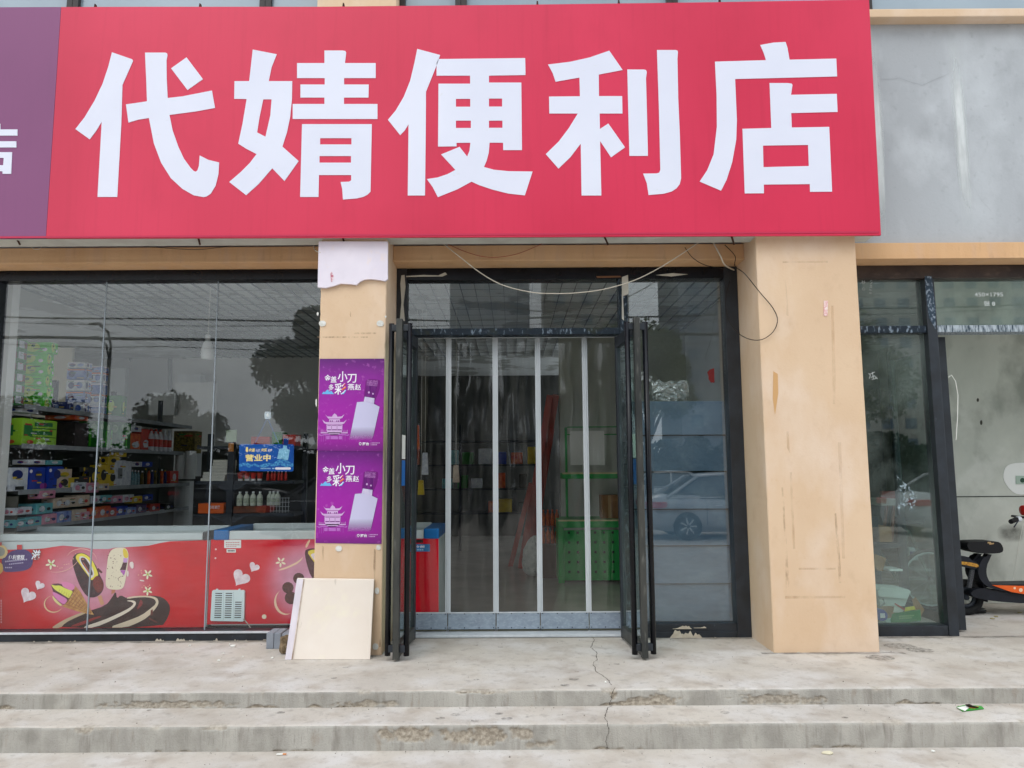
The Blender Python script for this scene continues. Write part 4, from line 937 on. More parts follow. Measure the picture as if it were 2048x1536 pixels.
Q('bottle_cap_print', [[(918, 418), (975, 420), (965, 497), (912, 492)]], mat('print_deep_blue', C(14, 50, 120), rough=.3), 2)
Q('water_print', [[(428, 705), (470, 690), (520, 686), (560, 712), (600, 695), (650, 718), (700, 700), (760, 690), (800, 700), (850, 660), (900, 640), (960, 668), (1000, 690), (1024, 700), (1020, 730), (940, 735), (880, 712), (820, 730), (760, 722), (700, 742), (640, 735), (590, 720), (540, 742), (480, 720), (430, 740)]], mat('print_water', C(90, 170, 214), C(30, 90, 170), s=70, rough=.4))
Q('white_pill', [rr(824, 738, 996, 764, 12)], wprint, 2)
Q('small_print', [rect(665+i*16, 745, 677+i*16, 758) for i in range(7)]+[rect(790, 745, 818, 757)], mat('print_softblue', C(150, 190, 220), rough=.5), 1)
for a in ((597, 486), (868, 486)):
    MB().tube([U(*zm(ZO, (740, 195)), YH), U(*zm(ZO, a), YH)], .0016, 5).build('string', blue, hs_)
shape('suction_hook', [rr(708, 128, 776, 208, 12)], ZO, YG+.012, glassmat('clear_plastic', (.7, .8, .85, 1), .15, rough=.1, haze=(.7, .78, .84, 1), hz=.35), hs_, th=.004)
shape('hook', [circ(742, 165, 14, 10, 22)], ZO, YG+.0105, white, hs_, th=.003)

# ------------------------------------------------------------------ freezers
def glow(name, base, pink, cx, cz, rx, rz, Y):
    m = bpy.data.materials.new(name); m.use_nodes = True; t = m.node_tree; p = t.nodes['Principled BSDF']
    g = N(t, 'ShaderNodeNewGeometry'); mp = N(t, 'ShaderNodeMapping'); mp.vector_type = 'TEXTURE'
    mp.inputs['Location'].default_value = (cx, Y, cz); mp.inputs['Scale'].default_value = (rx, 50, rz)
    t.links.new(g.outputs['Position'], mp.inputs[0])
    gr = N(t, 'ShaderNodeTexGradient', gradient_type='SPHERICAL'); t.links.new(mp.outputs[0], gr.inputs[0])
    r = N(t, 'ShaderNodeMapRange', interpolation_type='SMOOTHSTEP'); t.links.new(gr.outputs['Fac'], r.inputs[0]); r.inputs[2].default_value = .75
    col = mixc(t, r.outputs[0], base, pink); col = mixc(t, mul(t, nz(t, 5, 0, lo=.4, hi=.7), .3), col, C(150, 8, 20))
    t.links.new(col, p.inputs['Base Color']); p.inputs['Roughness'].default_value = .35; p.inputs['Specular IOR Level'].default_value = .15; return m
YZ = 6.335
def zfl(px, py): return U(px, py, YZ)
body = mat('freezer_white', C(186, 196, 198), C(176, 186, 188), s=5, rough=.35)
def freezer(name, lab, px0, xr, ytop, yred, ybot, cap, capm_):
    "body with glazed lid; xr = world X of its right end"
    a = U(px0, ybot, YZ); r = root(name, lab, 'freezer', ((a.x+xr)/2, YZ, FZ), 'chest freezers behind the shop window')
    zt_, zr_, zb_ = U(px0+200, ytop, YZ).z, U(px0+200, yred, YZ).z, U(px0+200, ybot, YZ).z
    D = .62
    MB().box(a.x, xr, YZ, YZ+D, zb_, zr_).build('cabinet', body, r, bevel=.008)
    # top rail with an angled profile
    MB().box(a.x+cap, xr-cap, YZ-.006, YZ+.05, zr_+.001, zt_).build('front_rail', body, r, bevel=.008)
    MB().box(a.x+cap, xr-cap, YZ+D-.05, YZ+D, zr_+.001, zt_+.02).build('rear_rail', body, r, bevel=.006)
    for x in (a.x, xr-cap):
        MB().box(x, x+cap-.001, YZ-.012, YZ+D+.004, zr_-.0, zt_+.012).build('end_cap', capm_, r, bevel=.012)
    MB().box(a.x+cap, xr-cap, YZ+.051, YZ+D-.051, zt_-.03, zt_-.024).build('glass_lid', MC.get('lid_glass') or glassmat('lid_glass', (.5, .6, .58, 1), .12, rough=.03), r)
    MB().box(a.x+cap, xr-cap, YZ+.06, YZ+D-.06, zt_-.05, zt_-.046).build('lid_liner', MC.get('liner') or mat('liner', C(70, 84, 80), C(40, 48, 46), s=8, rough=.4), r)
    MB().box(a.x+.03, xr-.03, YZ+.03, YZ+D-.03, FZ+.01, zb_-.001).build('plinth', mat('plinth', C(30, 32, 34), rough=.8), r)
    for x in (a.x+.15, xr-.15): MB().lathe((x, YZ+.04, FZ), [(.02, 0), (.022, .01), (.012, .02), (.012, zb_-FZ-.001)], 10).build('foot', rubber, r)
    return r, zt_, zr_, zb_
xr1 = U(417, 1150, YZ).x
f1, *_q = freezer('chest_freezer', 'long left chest freezer with torn red ice cream wrap showing a chocolate bar and cone', -240, xr1, 1069, 1083, 1257, .06, blackp)
xr2 = U(878, 1150, YZ).x
f2, zt2, zr2, zb2 = freezer('chest_freezer', 'right chest freezer with blue corners, a white vent grille and white hearts on red wrap', 421, xr2, 1061, 1079, 1250, .13, mat('cap_blue', C(22, 104, 168), C(16, 90, 150), s=6, rough=.35))
Z5 = (0, 1040, 4.876); Z6 = (80, 1070, 7.876)
c = U(190, 1160, YZ)
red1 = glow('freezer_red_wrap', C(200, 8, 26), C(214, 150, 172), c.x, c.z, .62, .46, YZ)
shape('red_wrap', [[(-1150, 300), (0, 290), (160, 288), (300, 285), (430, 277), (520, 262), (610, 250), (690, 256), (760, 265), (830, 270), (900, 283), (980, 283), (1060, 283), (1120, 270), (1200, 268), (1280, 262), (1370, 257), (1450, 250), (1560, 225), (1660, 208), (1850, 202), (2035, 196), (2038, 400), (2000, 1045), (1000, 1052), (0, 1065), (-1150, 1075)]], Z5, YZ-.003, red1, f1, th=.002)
K = [0]
def art(n, p, col, Z=Z6, sm=2, k=None, par=f1, y=YZ):
    K[0] += 1
    m = col if isinstance(col, bpy.types.Material) else MC.get('art_%d_%d_%d' % col) or mat('art_%d_%d_%d' % col, C(*col), rough=.4)
    return shape(n, p, Z, y-.0036-K[0]*.00012, m, par, sm=sm)
art('chocolate_swirl_print', [[(520, 1052), (600, 1000), (700, 955), (860, 890), (1030, 835), (1090, 760), (1130, 690), (1140, 770), (1175, 730), (1240, 765), (1400, 738), (1540, 738), (1620, 775), (1665, 850), (1640, 950), (1575, 1047)]], mat('art_choc', C(58, 26, 26), C(40, 18, 22), s=18, rough=.3), Z5, 1)
art('cream_band_print', [[(495, 1055), (560, 1010), (650, 960), (760, 915), (860, 880), (850, 905), (740, 950), (640, 1000), (590, 1054)]], (196, 170, 140), Z5, 1)
art('cream_band_print', [[(780, 1052), (1000, 980), (1150, 915), (1260, 860), (1305, 820), (1290, 800), (1235, 790), (1250, 782), (1310, 785), (1330, 810), (1310, 850), (1240, 905), (1100, 975), (925, 1050)]], (226, 212, 194), Z5, 1)
art('cream_band_print', [[(1050, 1050), (1240, 985), (1380, 930), (1460, 870), (1525, 815), (1510, 770), (1440, 752), (1330, 755), (1240, 770), (1235, 755), (1330, 740), (1450, 738), (1530, 755), (1550, 800), (1530, 850), (1440, 950), (1340, 1005), (1230, 1048)]], (214, 196, 170), Z5, 1)
art('red_gloss_print', [[(670, 1040), (800, 990), (960, 935), (1000, 940), (900, 980), (760, 1040)]], (140, 34, 34), Z5, 1)
art('red_gloss_print', [[(1370, 770), (1395, 800), (1380, 840), (1330, 880), (1350, 830)]], (130, 36, 40), Z5, 1)
art('chocolate_piece_print', [[(1470, 880), (1490, 870), (1490, 925), (1465, 935)], [(1455, 950), (1535, 995), (1530, 1005), (1450, 965)]], (104, 46, 40), Z5, 0)
art('stick_print', [[(905, 970), (965, 945), (1012, 1085), (960, 1112)]], (206, 150, 112), sm=0)
art('chocolate_bar_print', [[(560, 300), (620, 278), (690, 285), (760, 320), (830, 400), (890, 500), (940, 630), (1000, 735), (1006, 830), (965, 920), (890, 975), (800, 988), (730, 960), (660, 860), (600, 740), (540, 560), (505, 430), (520, 345)]], mat('art_bar', C(66, 24, 34), C(38, 14, 26), s=30, rough=.3))
art('fudge_print', [[(840, 670), (900, 645), (960, 670), (1000, 750), (995, 850), (930, 920), (880, 890), (830, 790)]], mat('art_fudge', C(134, 42, 34), C(84, 26, 26), s=70, rough=.3))
art('yellow_ring_print', [[(568, 315), (640, 283), (720, 305), (800, 365), (860, 460), (930, 640), (870, 650), (830, 715), (790, 700), (760, 640), (690, 555), (610, 440), (562, 370)]], (232, 214, 66))
art('cream_ring_print', [[(605, 345), (670, 330), (750, 375), (810, 470), (860, 610), (835, 670), (790, 680), (740, 590), (640, 450)]], (222, 214, 214))
art('dark_core_print', [[(635, 360), (700, 352), (755, 420), (805, 520), (840, 625), (800, 640), (730, 540), (650, 430)]], (60, 20, 30))
art('core_shine_print', [[(645, 370), (700, 372), (690, 395), (660, 390)], [(665, 420), (690, 430), (770, 560), (785, 610), (740, 550)]], (170, 84, 70), sm=1)
art('chocolate_piece_print', [[(890, 540), (920, 520), (985, 585), (970, 605), (900, 565)]], (92, 34, 34), sm=0)
art('stick_print', [[(1130, 860), (1190, 860), (1178, 905), (1122, 935)]], (190, 120, 90), sm=0)
art('white_bar_print', [[(1150, 215), (1250, 198), (1340, 200), (1388, 255), (1396, 360), (1372, 560), (1335, 780), (1290, 862), (1130, 862), (1060, 840), (1032, 780), (1040, 640), (1062, 400), (1088, 280)]], (228, 216, 190))
art('bite_print', [[(1300, 215), (1350, 215), (1388, 290), (1386, 365), (1318, 360)]], (226, 196, 60), sm=1)
art('bite_print', [[(1315, 362), (1385, 368), (1374, 432), (1310, 430)]], (200, 150, 206), sm=0)
art('bite_print', [[(1305, 432), (1374, 434), (1352, 552), (1255, 552), (1285, 500)]], (74, 30, 44), sm=0)
art('bite_print', [[(1262, 555), (1350, 555), (1322, 645)]], (176, 90, 180), sm=0)
random.seed(5)
sp = []
while len(sp) < 46:
    x, y = random.uniform(1055, 1340), random.uniform(230, 840)
    if x > 1280 and 230 < y < 640: continue
    if x > 1330-(y-400)*.1: continue
    s = random.uniform(5, 13); a = random.random()*3; sp.append([(x+s*math.cos(a+i*2.1), y+s*math.sin(a+i*2.1)) for i in range(3)])
art('speckle_print', sp, (112, 40, 34), sm=0)
art('ice_cream_outline_print', [[(165, 772), (330, 760), (480, 850), (555, 850), (470, 1010), (395, 1110), (300, 1060), (220, 980), (200, 860)]], (84, 30, 48), sm=1)  # dark purple outline printed beneath the scoops
art('pink_scoop_print', [[(330, 745), (400, 735), (470, 755), (535, 785), (552, 830), (500, 885), (430, 850), (360, 815)]], (222, 130, 176))
art('yellow_scoop_print', [[(162, 775), (240, 800), (310, 790), (380, 830), (450, 862), (520, 880), (500, 950), (470, 1005), (400, 965), (310, 905), (240, 870)]], (222, 222, 90))
art('pink_scoop_print', [[(185, 890), (250, 910), (340, 960), (415, 1000), (430, 1040), (385, 1100), (310, 1060), (230, 985)]], (214, 120, 180))
art('cream_scoop_print', [[(192, 950), (230, 990), (300, 1060), (352, 1105), (325, 1122), (250, 1070), (205, 1010)]], (220, 206, 140))
sw = []
for i in range(6):
    sw += [[(300+i*36, 885+i*22), (312+i*36, 850+i*18), (318+i*36, 856+i*18), (306+i*36, 892+i*22)]]
art('scoop_line_print', sw, (176, 170, 60), sm=0)
art('cone_print', [[(552, 800), (640, 900), (740, 1080), (850, 1258), (760, 1245), (540, 1188), (350, 1125), (430, 1060), (510, 960)]], mat('art_cone', C(204, 158, 92), C(176, 118, 66), s=22, rough=.5), sm=0)
ln = []
for i in range(7):
    t = i/7
    ln += [[(400+t*330, 1075+t*110), (560+t*220, 840+t*330), (566+t*220, 846+t*330), (408+t*330, 1082+t*110)]]
for i in range(5):
    t = (i+.5)/5; ax, ay = 380+t*165, 1110-t*290
    ln += [[(ax, ay), (ax+(845-ax)*.9, ay+(1250-ay)*.9), (ax+(845-ax)*.9, ay+8+(1250-ay)*.9), (ax, ay+10)]]
art('waffle_line_print', ln, (146, 92, 50), sm=0)
def arc(cx, cy, rx, ry, a0, a1, wd, n=16):
    o = [(cx+rx*math.cos(R(a0+(a1-a0)*i/n)), cy+ry*math.sin(R(a0+(a1-a0)*i/n))) for i in range(n+1)]
    return o+[(cx+(rx-wd*math.sin(math.pi*i/n))*math.cos(R(a0+(a1-a0)*i/n)), cy+(ry-wd*math.sin(math.pi*i/n))*math.sin(R(a0+(a1-a0)*i/n))) for i in range(n, -1, -1)]
art('splash_print', [arc(210, 1090, 150, 135, 20, 260, 22)], (226, 190, 150), sm=0)
art('splash_print', [arc(260, 200, 400, 390, 20, 110, 12), arc(650, 420, 250, 210, 200, 355, 14)], (226, 170, 160), sm=0)
def heart(cx, cy, s, rot):
    o = []
    for i in range(28):
        t = i/28*2*math.pi; x = 16*math.sin(t)**3/16; y = -(13*math.cos(t)-5*math.cos(2*t)-2*math.cos(3*t)-math.cos(4*t))/16
        o.append((cx+s*(x*math.cos(rot)-y*math.sin(rot)), cy+s*(x*math.sin(rot)+y*math.cos(rot))))
    return o
hm = mat('art_heart', C(236, 226, 232), C(212, 190, 200), s=22, rough=.5)
def flower(cx, cy, s):
    out = []
    for k in range(5):
        a = k*1.2566+.4; out.append([(cx+s*(.15+.45)*math.cos(a)+s*.45*math.cos(t)*math.cos(a)-s*.2*math.sin(t)*math.sin(a), cy+s*.6*math.sin(a)+s*.45*math.cos(t)*math.sin(a)+s*.2*math.sin(t)*math.cos(a)) for t in [i*.7854 for i in range(8)]])
    return out
fw = (232, 226, 196)
art('heart_print', [heart(270, 735, 78, .5)], hm, Z5, 0); art('heart_print', [heart(385, 638, 48, .5)], hm, Z5, 0)
for (x, y, s) in ((497, 430, 52), (1440, 530, 48), (1440, 690, 46)):
    art('flower_print', flower(x, y, s), fw, Z5, 0); art('flower_heart_print', [circ(x, y, 11)], (170, 190, 70), Z5, 0)
random.seed(9)
art('crumb_print', [[(x+random.uniform(-9, 9), y+random.uniform(-9, 9)) for _ in range(3)] for x, y in [(random.uniform(480, 720), 0) for _ in range(1)]]+[[(x-5, y), (x+4, y-6), (x+6, y+5)] for x, y in [(560+i*22, 470-i*i*2+random.uniform(-18, 18)) for i in range(9)]+[(1330+random.uniform(0, 190), random.uniform(470, 700)) for _ in range(9)]], (240, 196, 160), Z5, 0)
art('white_shard_print', [[(1265, 410), (1300, 405), (1305, 465), (1285, 478), (1262, 440)], [(1240, 490), (1255, 500), (1252, 555), (1235, 548)], [(1355, 583), (1400, 585), (1412, 600), (1370, 596)]], (232, 214, 210), Z5, 1)
art('purple_label', [[(15, 380), (60, 340), (110, 305), (180, 285), (265, 290), (318, 340), (322, 420), (290, 475), (210, 500), (100, 508), (35, 505), (20, 440)]], mat('art_purple', C(62, 34, 104), rough=.4), Z5, 1)
text('label_lettering', '伊利雪糕', (82, 340, 240, 388), YZ-.0036-90*.00012, wprint, f1, Z=Z5, bold=.015, shear=.15)
art('label_small_print', [rect(50+i*20, 398-i*2, 64+i*20, 412-i*2) for i in range(11)]+[rect(88+i*18, 425-i*2, 100+i*18, 437-i*2) for i in range(8)]+[rect(50+i*18, 458, 62+i*18, 470) for i in range(4)], (170, 160, 190), Z5, 0)
art('round_badge_print', [circ(5, 310, 70)], (212, 186, 130), Z5, 0); art('round_badge_print', [circ(3, 308, 46)], (150, 150, 140), Z5, 0)
art('yellow_badge_print', [[(-40, 420), (20, 415), (35, 490), (0, 530), (-40, 540)]], (206, 160, 70), Z5, 1)
text('big_lettering', '滋', (300, 285, 402, 392), YZ-.0036-95*.00012, mat('ink_black', C(24, 20, 22), rough=.5), f1, Z=Z5, bold=.07, shear=.1)
text('big_lettering', '滋', (306, 290, 397, 387), YZ-.0036-99*.00012, wprint, f1, Z=Z5, bold=.02, shear=.1)
art('red_logo_print', [rect(165, 242, 215, 288), rect(0, 218, 16, 250)], (196, 40, 44), Z5, 0)
art('tiny_print_column', [rect(6, 780+i*26, 18, 796+i*26) for i in range(9)], (220, 150, 160), Z5, 0)
# right freezer wrap
Z7 = (380, 1040, 4.876); K[0] = 0
c = U(614, 1160, YZ)
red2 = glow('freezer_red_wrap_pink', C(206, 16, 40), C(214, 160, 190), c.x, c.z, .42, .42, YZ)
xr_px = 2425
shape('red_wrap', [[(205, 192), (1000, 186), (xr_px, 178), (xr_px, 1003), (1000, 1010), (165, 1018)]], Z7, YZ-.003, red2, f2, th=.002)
A2 = lambda n, p, col, sm=0: art(n, p, col, Z7, sm, par=f2)
A2('heart_print', [heart(495, 565, 88, .55)], hm); A2('heart_print', [heart(624, 460, 52, .5)], hm)
A2('flower_print', flower(885, 410, 50), fw); A2('splash_print', [arc(930, 800, 110, 125, 60, 240, 24), [(1120, 260), (1155, 195), (1178, 192), (1140, 275)], [(860, 485), (960, 450), (1060, 400), (1110, 350), (1070, 415), (960, 470), (870, 495)]], (232, 200, 170), 1)
A2('dark_bar_print', [[(1115, 300), (1160, 278), (1240, 275), (1240, 600), (1180, 560), (1135, 420)]], (74, 24, 36), 1)
A2('dark_bar_print', [[(1140, 310), (1200, 285), (1240, 300), (1240, 450), (1180, 370)]], (226, 206, 70), 1)
A2('dark_bar_print', [[(1175, 330), (1240, 320), (1240, 420), (1190, 370)]], (232, 220, 226), 1)
A2('choc_ball_print', [circ(1060, 570, 55), circ(955, 660, 56), circ(985, 760, 62)], mat('art_ball', C(92, 40, 36), C(60, 24, 24), s=60, rough=.35))
A2('button_print', [circ(723, 943, 23)], (224, 214, 190)); A2('rivet_print', [circ(252, 286, 9), circ(248, 372, 9)], (226, 196, 196))
A2('energy_label', [rr(333, 195, 498, 274, 8)], (220, 224, 222)); A2('label_small_print', [rect(350+i*17, 214, 362+i*17, 224) for i in range(8)]+[rect(350+i*17, 236, 362+i*17, 246) for i in range(8)]+[rect(355+i*17, 254, 366+i*17, 262) for i in range(6)], (190, 120, 120))
A2('model_label', [rect(357, 284, 447, 317)], (226, 228, 224)); A2('label_small_print', [rect(368+i*14, 292, 379+i*14, 308) for i in range(5)], (80, 80, 84))
gv = shape('vent_grille', [[(215, 695), (225, 685), (520, 685), (532, 695), (525, 980), (515, 990), (205, 985), (198, 975)]], Z7, YZ-.022, mat('grille_white', C(206, 224, 226), rough=.4), f2, th=.02)
sl_ = []
for c_, (xa, xb) in enumerate(((248, 314), (348, 412), (444, 508))):
    for i in range(12):
        if c_ == 2 and (i < 4): continue
        y0 = 712+i*21.3; s = -(i*1.0)
        shape('slot', [[(xa+s, y0), (xb+s, y0), (xb+s, y0+9), (xa+s, y0+9)]], Z7, YZ-.0228, mat('slot_dark', C(34, 40, 42), rough=.9), gv)
shape('slot_bar', [rect(325, 700, 329, 975), rect(424, 700, 428, 975)], Z7, YZ-.0232, mat('grille_shade', C(176, 196, 200), rough=.4), gv)
for x in (262, 480): shape('tab', [[(x-12, 688), (x-8, 672), (x+8, 672), (x+12, 688)]], Z7, YZ-.02, MC['grille_white'], gv, th=.01)
MB().tube([U(*zm(Z7, p), YZ-.03) for p in ((520, 965), (545, 990), (580, 1035), (608, 1085))], .004, 6).build('power_cord', mat('cord_grey', C(170, 170, 160), rough=.6), f2)
a, b = U(797, 1103, YZ), U(860, 1088, YZ)
A2('blue_end_label', [[((797-380)*4.876, (1088-1040)*4.876), ((860-380)*4.876, 235), ((860-380)*4.876, 308), ((797-380)*4.876, 308)]], (52, 120, 176))
text('label_lettering', '食品冷藏', ((808-380)*4.876, 248, (850-380)*4.876, 272), YZ-.008, wprint, f2, Z=Z7, bold=.01)
A2('label_small_print', [rect((803-380)*4.876+i*22, 284, (803-380)*4.876+14+i*22, 296) for i in range(10)], (170, 200, 220))
A2('logo_badge', [rect((822-380)*4.876, 190, (846-380)*4.876, 222)], (40, 34, 36))

# ------------------------------------------------------------------ shelving along the left wall
XS = -4.37
shm = mat('shelf_rail', C(150, 156, 160), C(130, 136, 142), s=9, rough=.5); shb = mat('shelf_board', C(64, 68, 70), rough=.7)
sh = root('gondola_shelf', 'long grey steel shelving run of four shelves along the left wall behind the freezer', 'shelf', (XS-.2, 8.1, FZ))
SZ = [2.19, 1.835, 1.425, 1.105]
for z in SZ:
    MB().box(XS-.42, XS-.012, 6.62, 10.1, z-.025, z).build('shelf_board', shb, sh)
    MB().box(XS-.012, XS, 6.62, 10.1, z-.032, z+.012).build('price_rail', shm, sh, bevel=.003)
for y in (6.6, 7.75, 8.9, 10.1): MB().box(XS-.47, XS-.42, y-.02, y+.02, FZ, 2.55).build('upright', darkm, sh)
MB().box(XS-.45, XS-.421, 6.6, 10.1, FZ, 2.14).build('back_panel', mat('shelf_back', C(70, 72, 74), rough=.7), sh)
MB().box(XS-.42, XS, 6.6, 6.618, FZ, 1.38).build('end_panel', mat('end_panel', C(100, 98, 92), rough=.6), sh)
def ondepth(px): return UX(px, 900, XS).y
def item(px0, px1, hpx, shelf, m, name, lab, cat, dz=0, depth=None, grp=None, prints=(), up=0, bevel=.004, dx=0):
    Y = ondepth(px1)+.06
    ym = (750, 862, 958, 1040)[shelf]; x0, x1 = U(px0, ym, Y).x, U(px1, ym, Y).x
    z0 = SZ[shelf]+.001+dz; k = Y/F*1.01; d = min(depth or 9, .12 if shelf == 0 else .24)
    b = MB().box(x0+dx, x1+dx, Y, Y+d, z0, z0+hpx*k-.002)
    if not prints:
        return b.build(name, m, None, bevel=bevel, **{'label': lab, 'cat': cat, **({'group': grp} if grp else {})}), z0+hpx*k
    r = root(name, lab, cat, ((x0+x1)/2+dx, Y, z0), grp)
    b.build('carton_body', m, r, bevel=bevel)
    W, H = x1-x0, hpx*k-.002
    rq = random.Random(int(px0*31+px1*7+shelf*101+dz*1000)); prints = list(prints)
    for q_ in range(3):
        u = rq.uniform(.08, .6); v = rq.uniform(.06, .85); prints.append((u, v, min(.95, u+rq.uniform(.15, .4)), v+rq.uniform(.03, .07), rq.choice((W1, K1, B1, OR, RD, GRN, Y1)), 0))
    for (u0, v0, u1, v1, pm, el) in prints:
        mb = MB(); W0 = len(r.children)*.0003
        if el:
            n = 16; mb.v = [(x0+dx+W*((u0+u1)/2+(u1-u0)/2*math.cos(i*6.283/n)), Y-.0012-W0, z0+H*((v0+v1)/2+(v1-v0)/2*math.sin(i*6.283/n))) for i in range(n)]; mb.f = [tuple(range(n))]
        else: mb.v = [(x0+dx+W*u, Y-.0008-W0, z0+H*v) for u, v in ((u0, v0), (u1, v0), (u1, v1), (u0, v1))]; mb.f = [(0, 1, 2, 3)]
        mb.build('print', pm, r)
        xs_ = x1+dx+.0008+W0; sb = MB()
        if el: sb.v = [(xs_, Y+d*((u0+u1)/2+(u1-u0)/2*math.cos(i*6.283/16)), z0+H*((v0+v1)/2+(v1-v0)/2*math.sin(i*6.283/16))) for i in range(16)]; sb.f = [tuple(range(16))]
        else: sb.v = [(xs_, Y+d*u, z0+H*v) for u, v in ((u0, v0), (u1, v0), (u1, v1), (u0, v1))]; sb.f = [(0, 1, 2, 3)]
        sb.build('side_print', pm, r)
    return r, z0+hpx*k
G1 = mat('carton_green', C(90, 220, 40), C(76, 200, 50), s=6, rough=.45); G2 = mat('lime_print', C(190, 220, 80), rough=.5); G3 = mat('deep_green', C(40, 130, 50), C(30, 110, 40), s=10, rough=.4)
B1 = mat('carton_navy', C(34, 46, 120), C(28, 38, 100), s=8, rough=.4); B2 = mat('pack_blue', C(60, 90, 180), C(150, 170, 214), s=16, rough=.3)
B3 = mat('pack_royal', C(20, 60, 170), C(16, 50, 150), s=8, rough=.35); W1 = mat('pack_white', C(214, 218, 222), C(180, 186, 200), s=24, rough=.4)
Y1 = mat('box_yellow', C(214, 186, 40), C(190, 160, 30), s=10, rough=.4); K1 = mat('box_black', C(26, 26, 28), rough=.4); PK = mat('pack_pink', C(214, 150, 170), C(190, 120, 150), s=16, rough=.4)
TL = mat('pack_teal', C(110, 180, 180), C(80, 150, 170), s=18, rough=.4); BG = mat('pack_beige', C(206, 190, 170), C(186, 166, 150), s=20, rough=.5); RD = mat('pack_red', C(196, 50, 46), C(170, 60, 50), s=20, rough=.4)
OR = mat('pack_orange', C(214, 110, 50), C(190, 60, 40), s=16, rough=.4); GD = mat('tin_gold', C(120, 104, 50), C(80, 66, 34), s=26, rough=.4); GRN = mat('print_green_dark', C(40, 120, 60), rough=.5)
ordw = ['lowest', 'second from the bottom', 'third from the bottom', 'fourth from the bottom', 'second from the top', 'topmost']
z = 0
for i in range(6):
    dx = [.0, .012, -.006, .004, -.004, .03][i]
    r, zt_ = item(36, 91, 22.4, 0, G1, 'milk_carton', ordw[i]+' green drink carton in the lime stack on the top shelf', 'carton', dz=z, dx=dx, grp='green drink cartons on the top shelf', prints=[(.1, .1, .62, .95, G2, 1), (.3, .55, .45, .8, GRN, 1), (.72, .15, .9, .45, wprint, 1)])
    z = zt_-SZ[0]-.001
BR = mat('handle_red_brown', C(110, 50, 40), rough=.5)
z = 0
for i in range(6):
    r, zt_ = item(4, 34, 22.4, 0, G3, 'milk_carton', ordw[i]+' dark green carton at the left edge of the window', 'carton', dz=z, grp='dark green cartons at the left edge', prints=[(.0, .2, .62, .85, W1, 0), (.66, .2, .92, .8, BR, 0)])
    z = zt_-SZ[0]-.001
item(102, 137, 20, 0, B1, 'flat_carton', 'flat navy carton lying between green stack and blue tissue packs', 'carton', prints=[(.35, .3, .55, .75, mat('print_greyblue', C(120, 140, 190), rough=.5), 1)])
z = .0
for i in range(5):
    for j, (a, b) in enumerate(((133, 171), (172, 205))):
        h = 22 if i < 4 else 12
        r, zt_ = item(a, b, h, 0, B2 if (i+j) % 2 else W1, 'tissue_pack', 'blue and white tissue pack, %s column, %s' % (('left', 'right')[j], ('bottom layer', 'second layer', 'middle layer', 'fourth layer', 'top layer')[i]), 'tissue pack', dz=z, depth=.2, grp='blue tissue packs on the top shelf', prints=[(.12, .2, .45, .8, B1, 1), (.55, .2, .88, .8, B2, 1), (.05, .82, .95, .95, OR if i % 2 else wprint, 0)], bevel=.012)
    z = zt_-SZ[0]-.001
item(212, 246, 46, 0, G3, 'gift_carton', 'dark green gift carton at the far end of the top shelf', 'carton', prints=[(.2, .3, .6, .8, G2, 1)])
# second shelf
dv = mat('thin_divider', C(50, 110, 40), rough=.5)
item(0, 44, 54, 1, mat('carton_lime', C(160, 214, 60), C(140, 200, 50), s=8, rough=.45), 'lime_carton', 'lime green carton with dark lettering block at the far left of the second shelf', 'carton', prints=[(.1, .35, .6, .75, GRN, 0), (.3, .05, .7, .2, OR, 1)])
for i, (a, b, mm) in enumerate(((45, 58, 0), (59, 71, 0), (72, 82, 0))):
    item(a, b, 52, 1, MC['carton_lime'], 'lime_carton', ('left', 'middle', 'right')[i]+' one of three narrow lime cartons of stacked packs on the second shelf', 'carton', prints=[(.05, .32, .95, .35, dv, 0), (.05, .65, .95, .68, dv, 0), (.3, .75, .7, .9, GRN, 0), (.3, .42, .7, .57, GRN, 0)])
item(88, 150, 50, 1, mat('carton_dark', C(60, 48, 50), C(40, 34, 38), s=9, rough=.6), 'dark_carton', 'dark brown carton between the lime cartons and the green gift boxes', 'carton')
for i, (a, b) in enumerate(((156, 198), (199, 240))):
    item(a, b, 55, 1, G3, 'gift_box', ('left', 'right')[i]+' tall dark green gift box with pale roundels on the second shelf', 'carton', prints=[(.1, .7, .35, .92, mat('print_sage', C(130, 180, 120), rough=.5), 1), (.6, .6, .9, .9, MC['print_sage'], 1), (.55, .1, .65, .7, G1, 0), (.2, .15, .45, .4, MC['print_sage'], 1)])
for i, (a, b, mm, h) in enumerate(((243, 262, OR, 34), (263, 284, RD, 44), (285, 303, RD, 40))):
    item(a, b, h, 1, mm, 'snack_bag', ('orange snack bag beside the dark green gift boxes', 'tall red snack bag with white print on the second shelf', 'short red snack bag next to the red bottles')[i], 'snack bag', prints=[(.15, .15, .85, .5, W1, 1)], bevel=.015)
def bottle(x, y, z, h, r, mb_, mc_, lab, cat='bottle', grp=None, lm=None, name='bottle'):
    o = root(name, lab, cat, (x, y, z), grp)
    MB().lathe((x, y, z), [(r*.9, 0), (r, h*.04), (r, h*.62), (r*.85, h*.72), (r*.38, h*.84), (r*.36, h*.9)], 14).build('body', mb_, o, smooth=True)
    MB().lathe((x, y, z+h*.9), [(r*.45, 0), (r*.45, h*.1)], 12).build('cap', mc_, o)
    if lm: MB().lathe((x, y, z+h*.2), [(r*1.02, 0), (r*1.02, h*.34)], 14).build('label', lm, o)
    return o
for i in range(5):
    px = 301+i*9; Y = ondepth(px)+.05; p = U(px, 900, Y)
    bottle(p.x, Y, SZ[1]+.001, .27, .034, W1, RD if i < 3 else W1, 'white and red drink bottle on the second shelf', grp='red and white bottles on the second shelf', lm=RD)
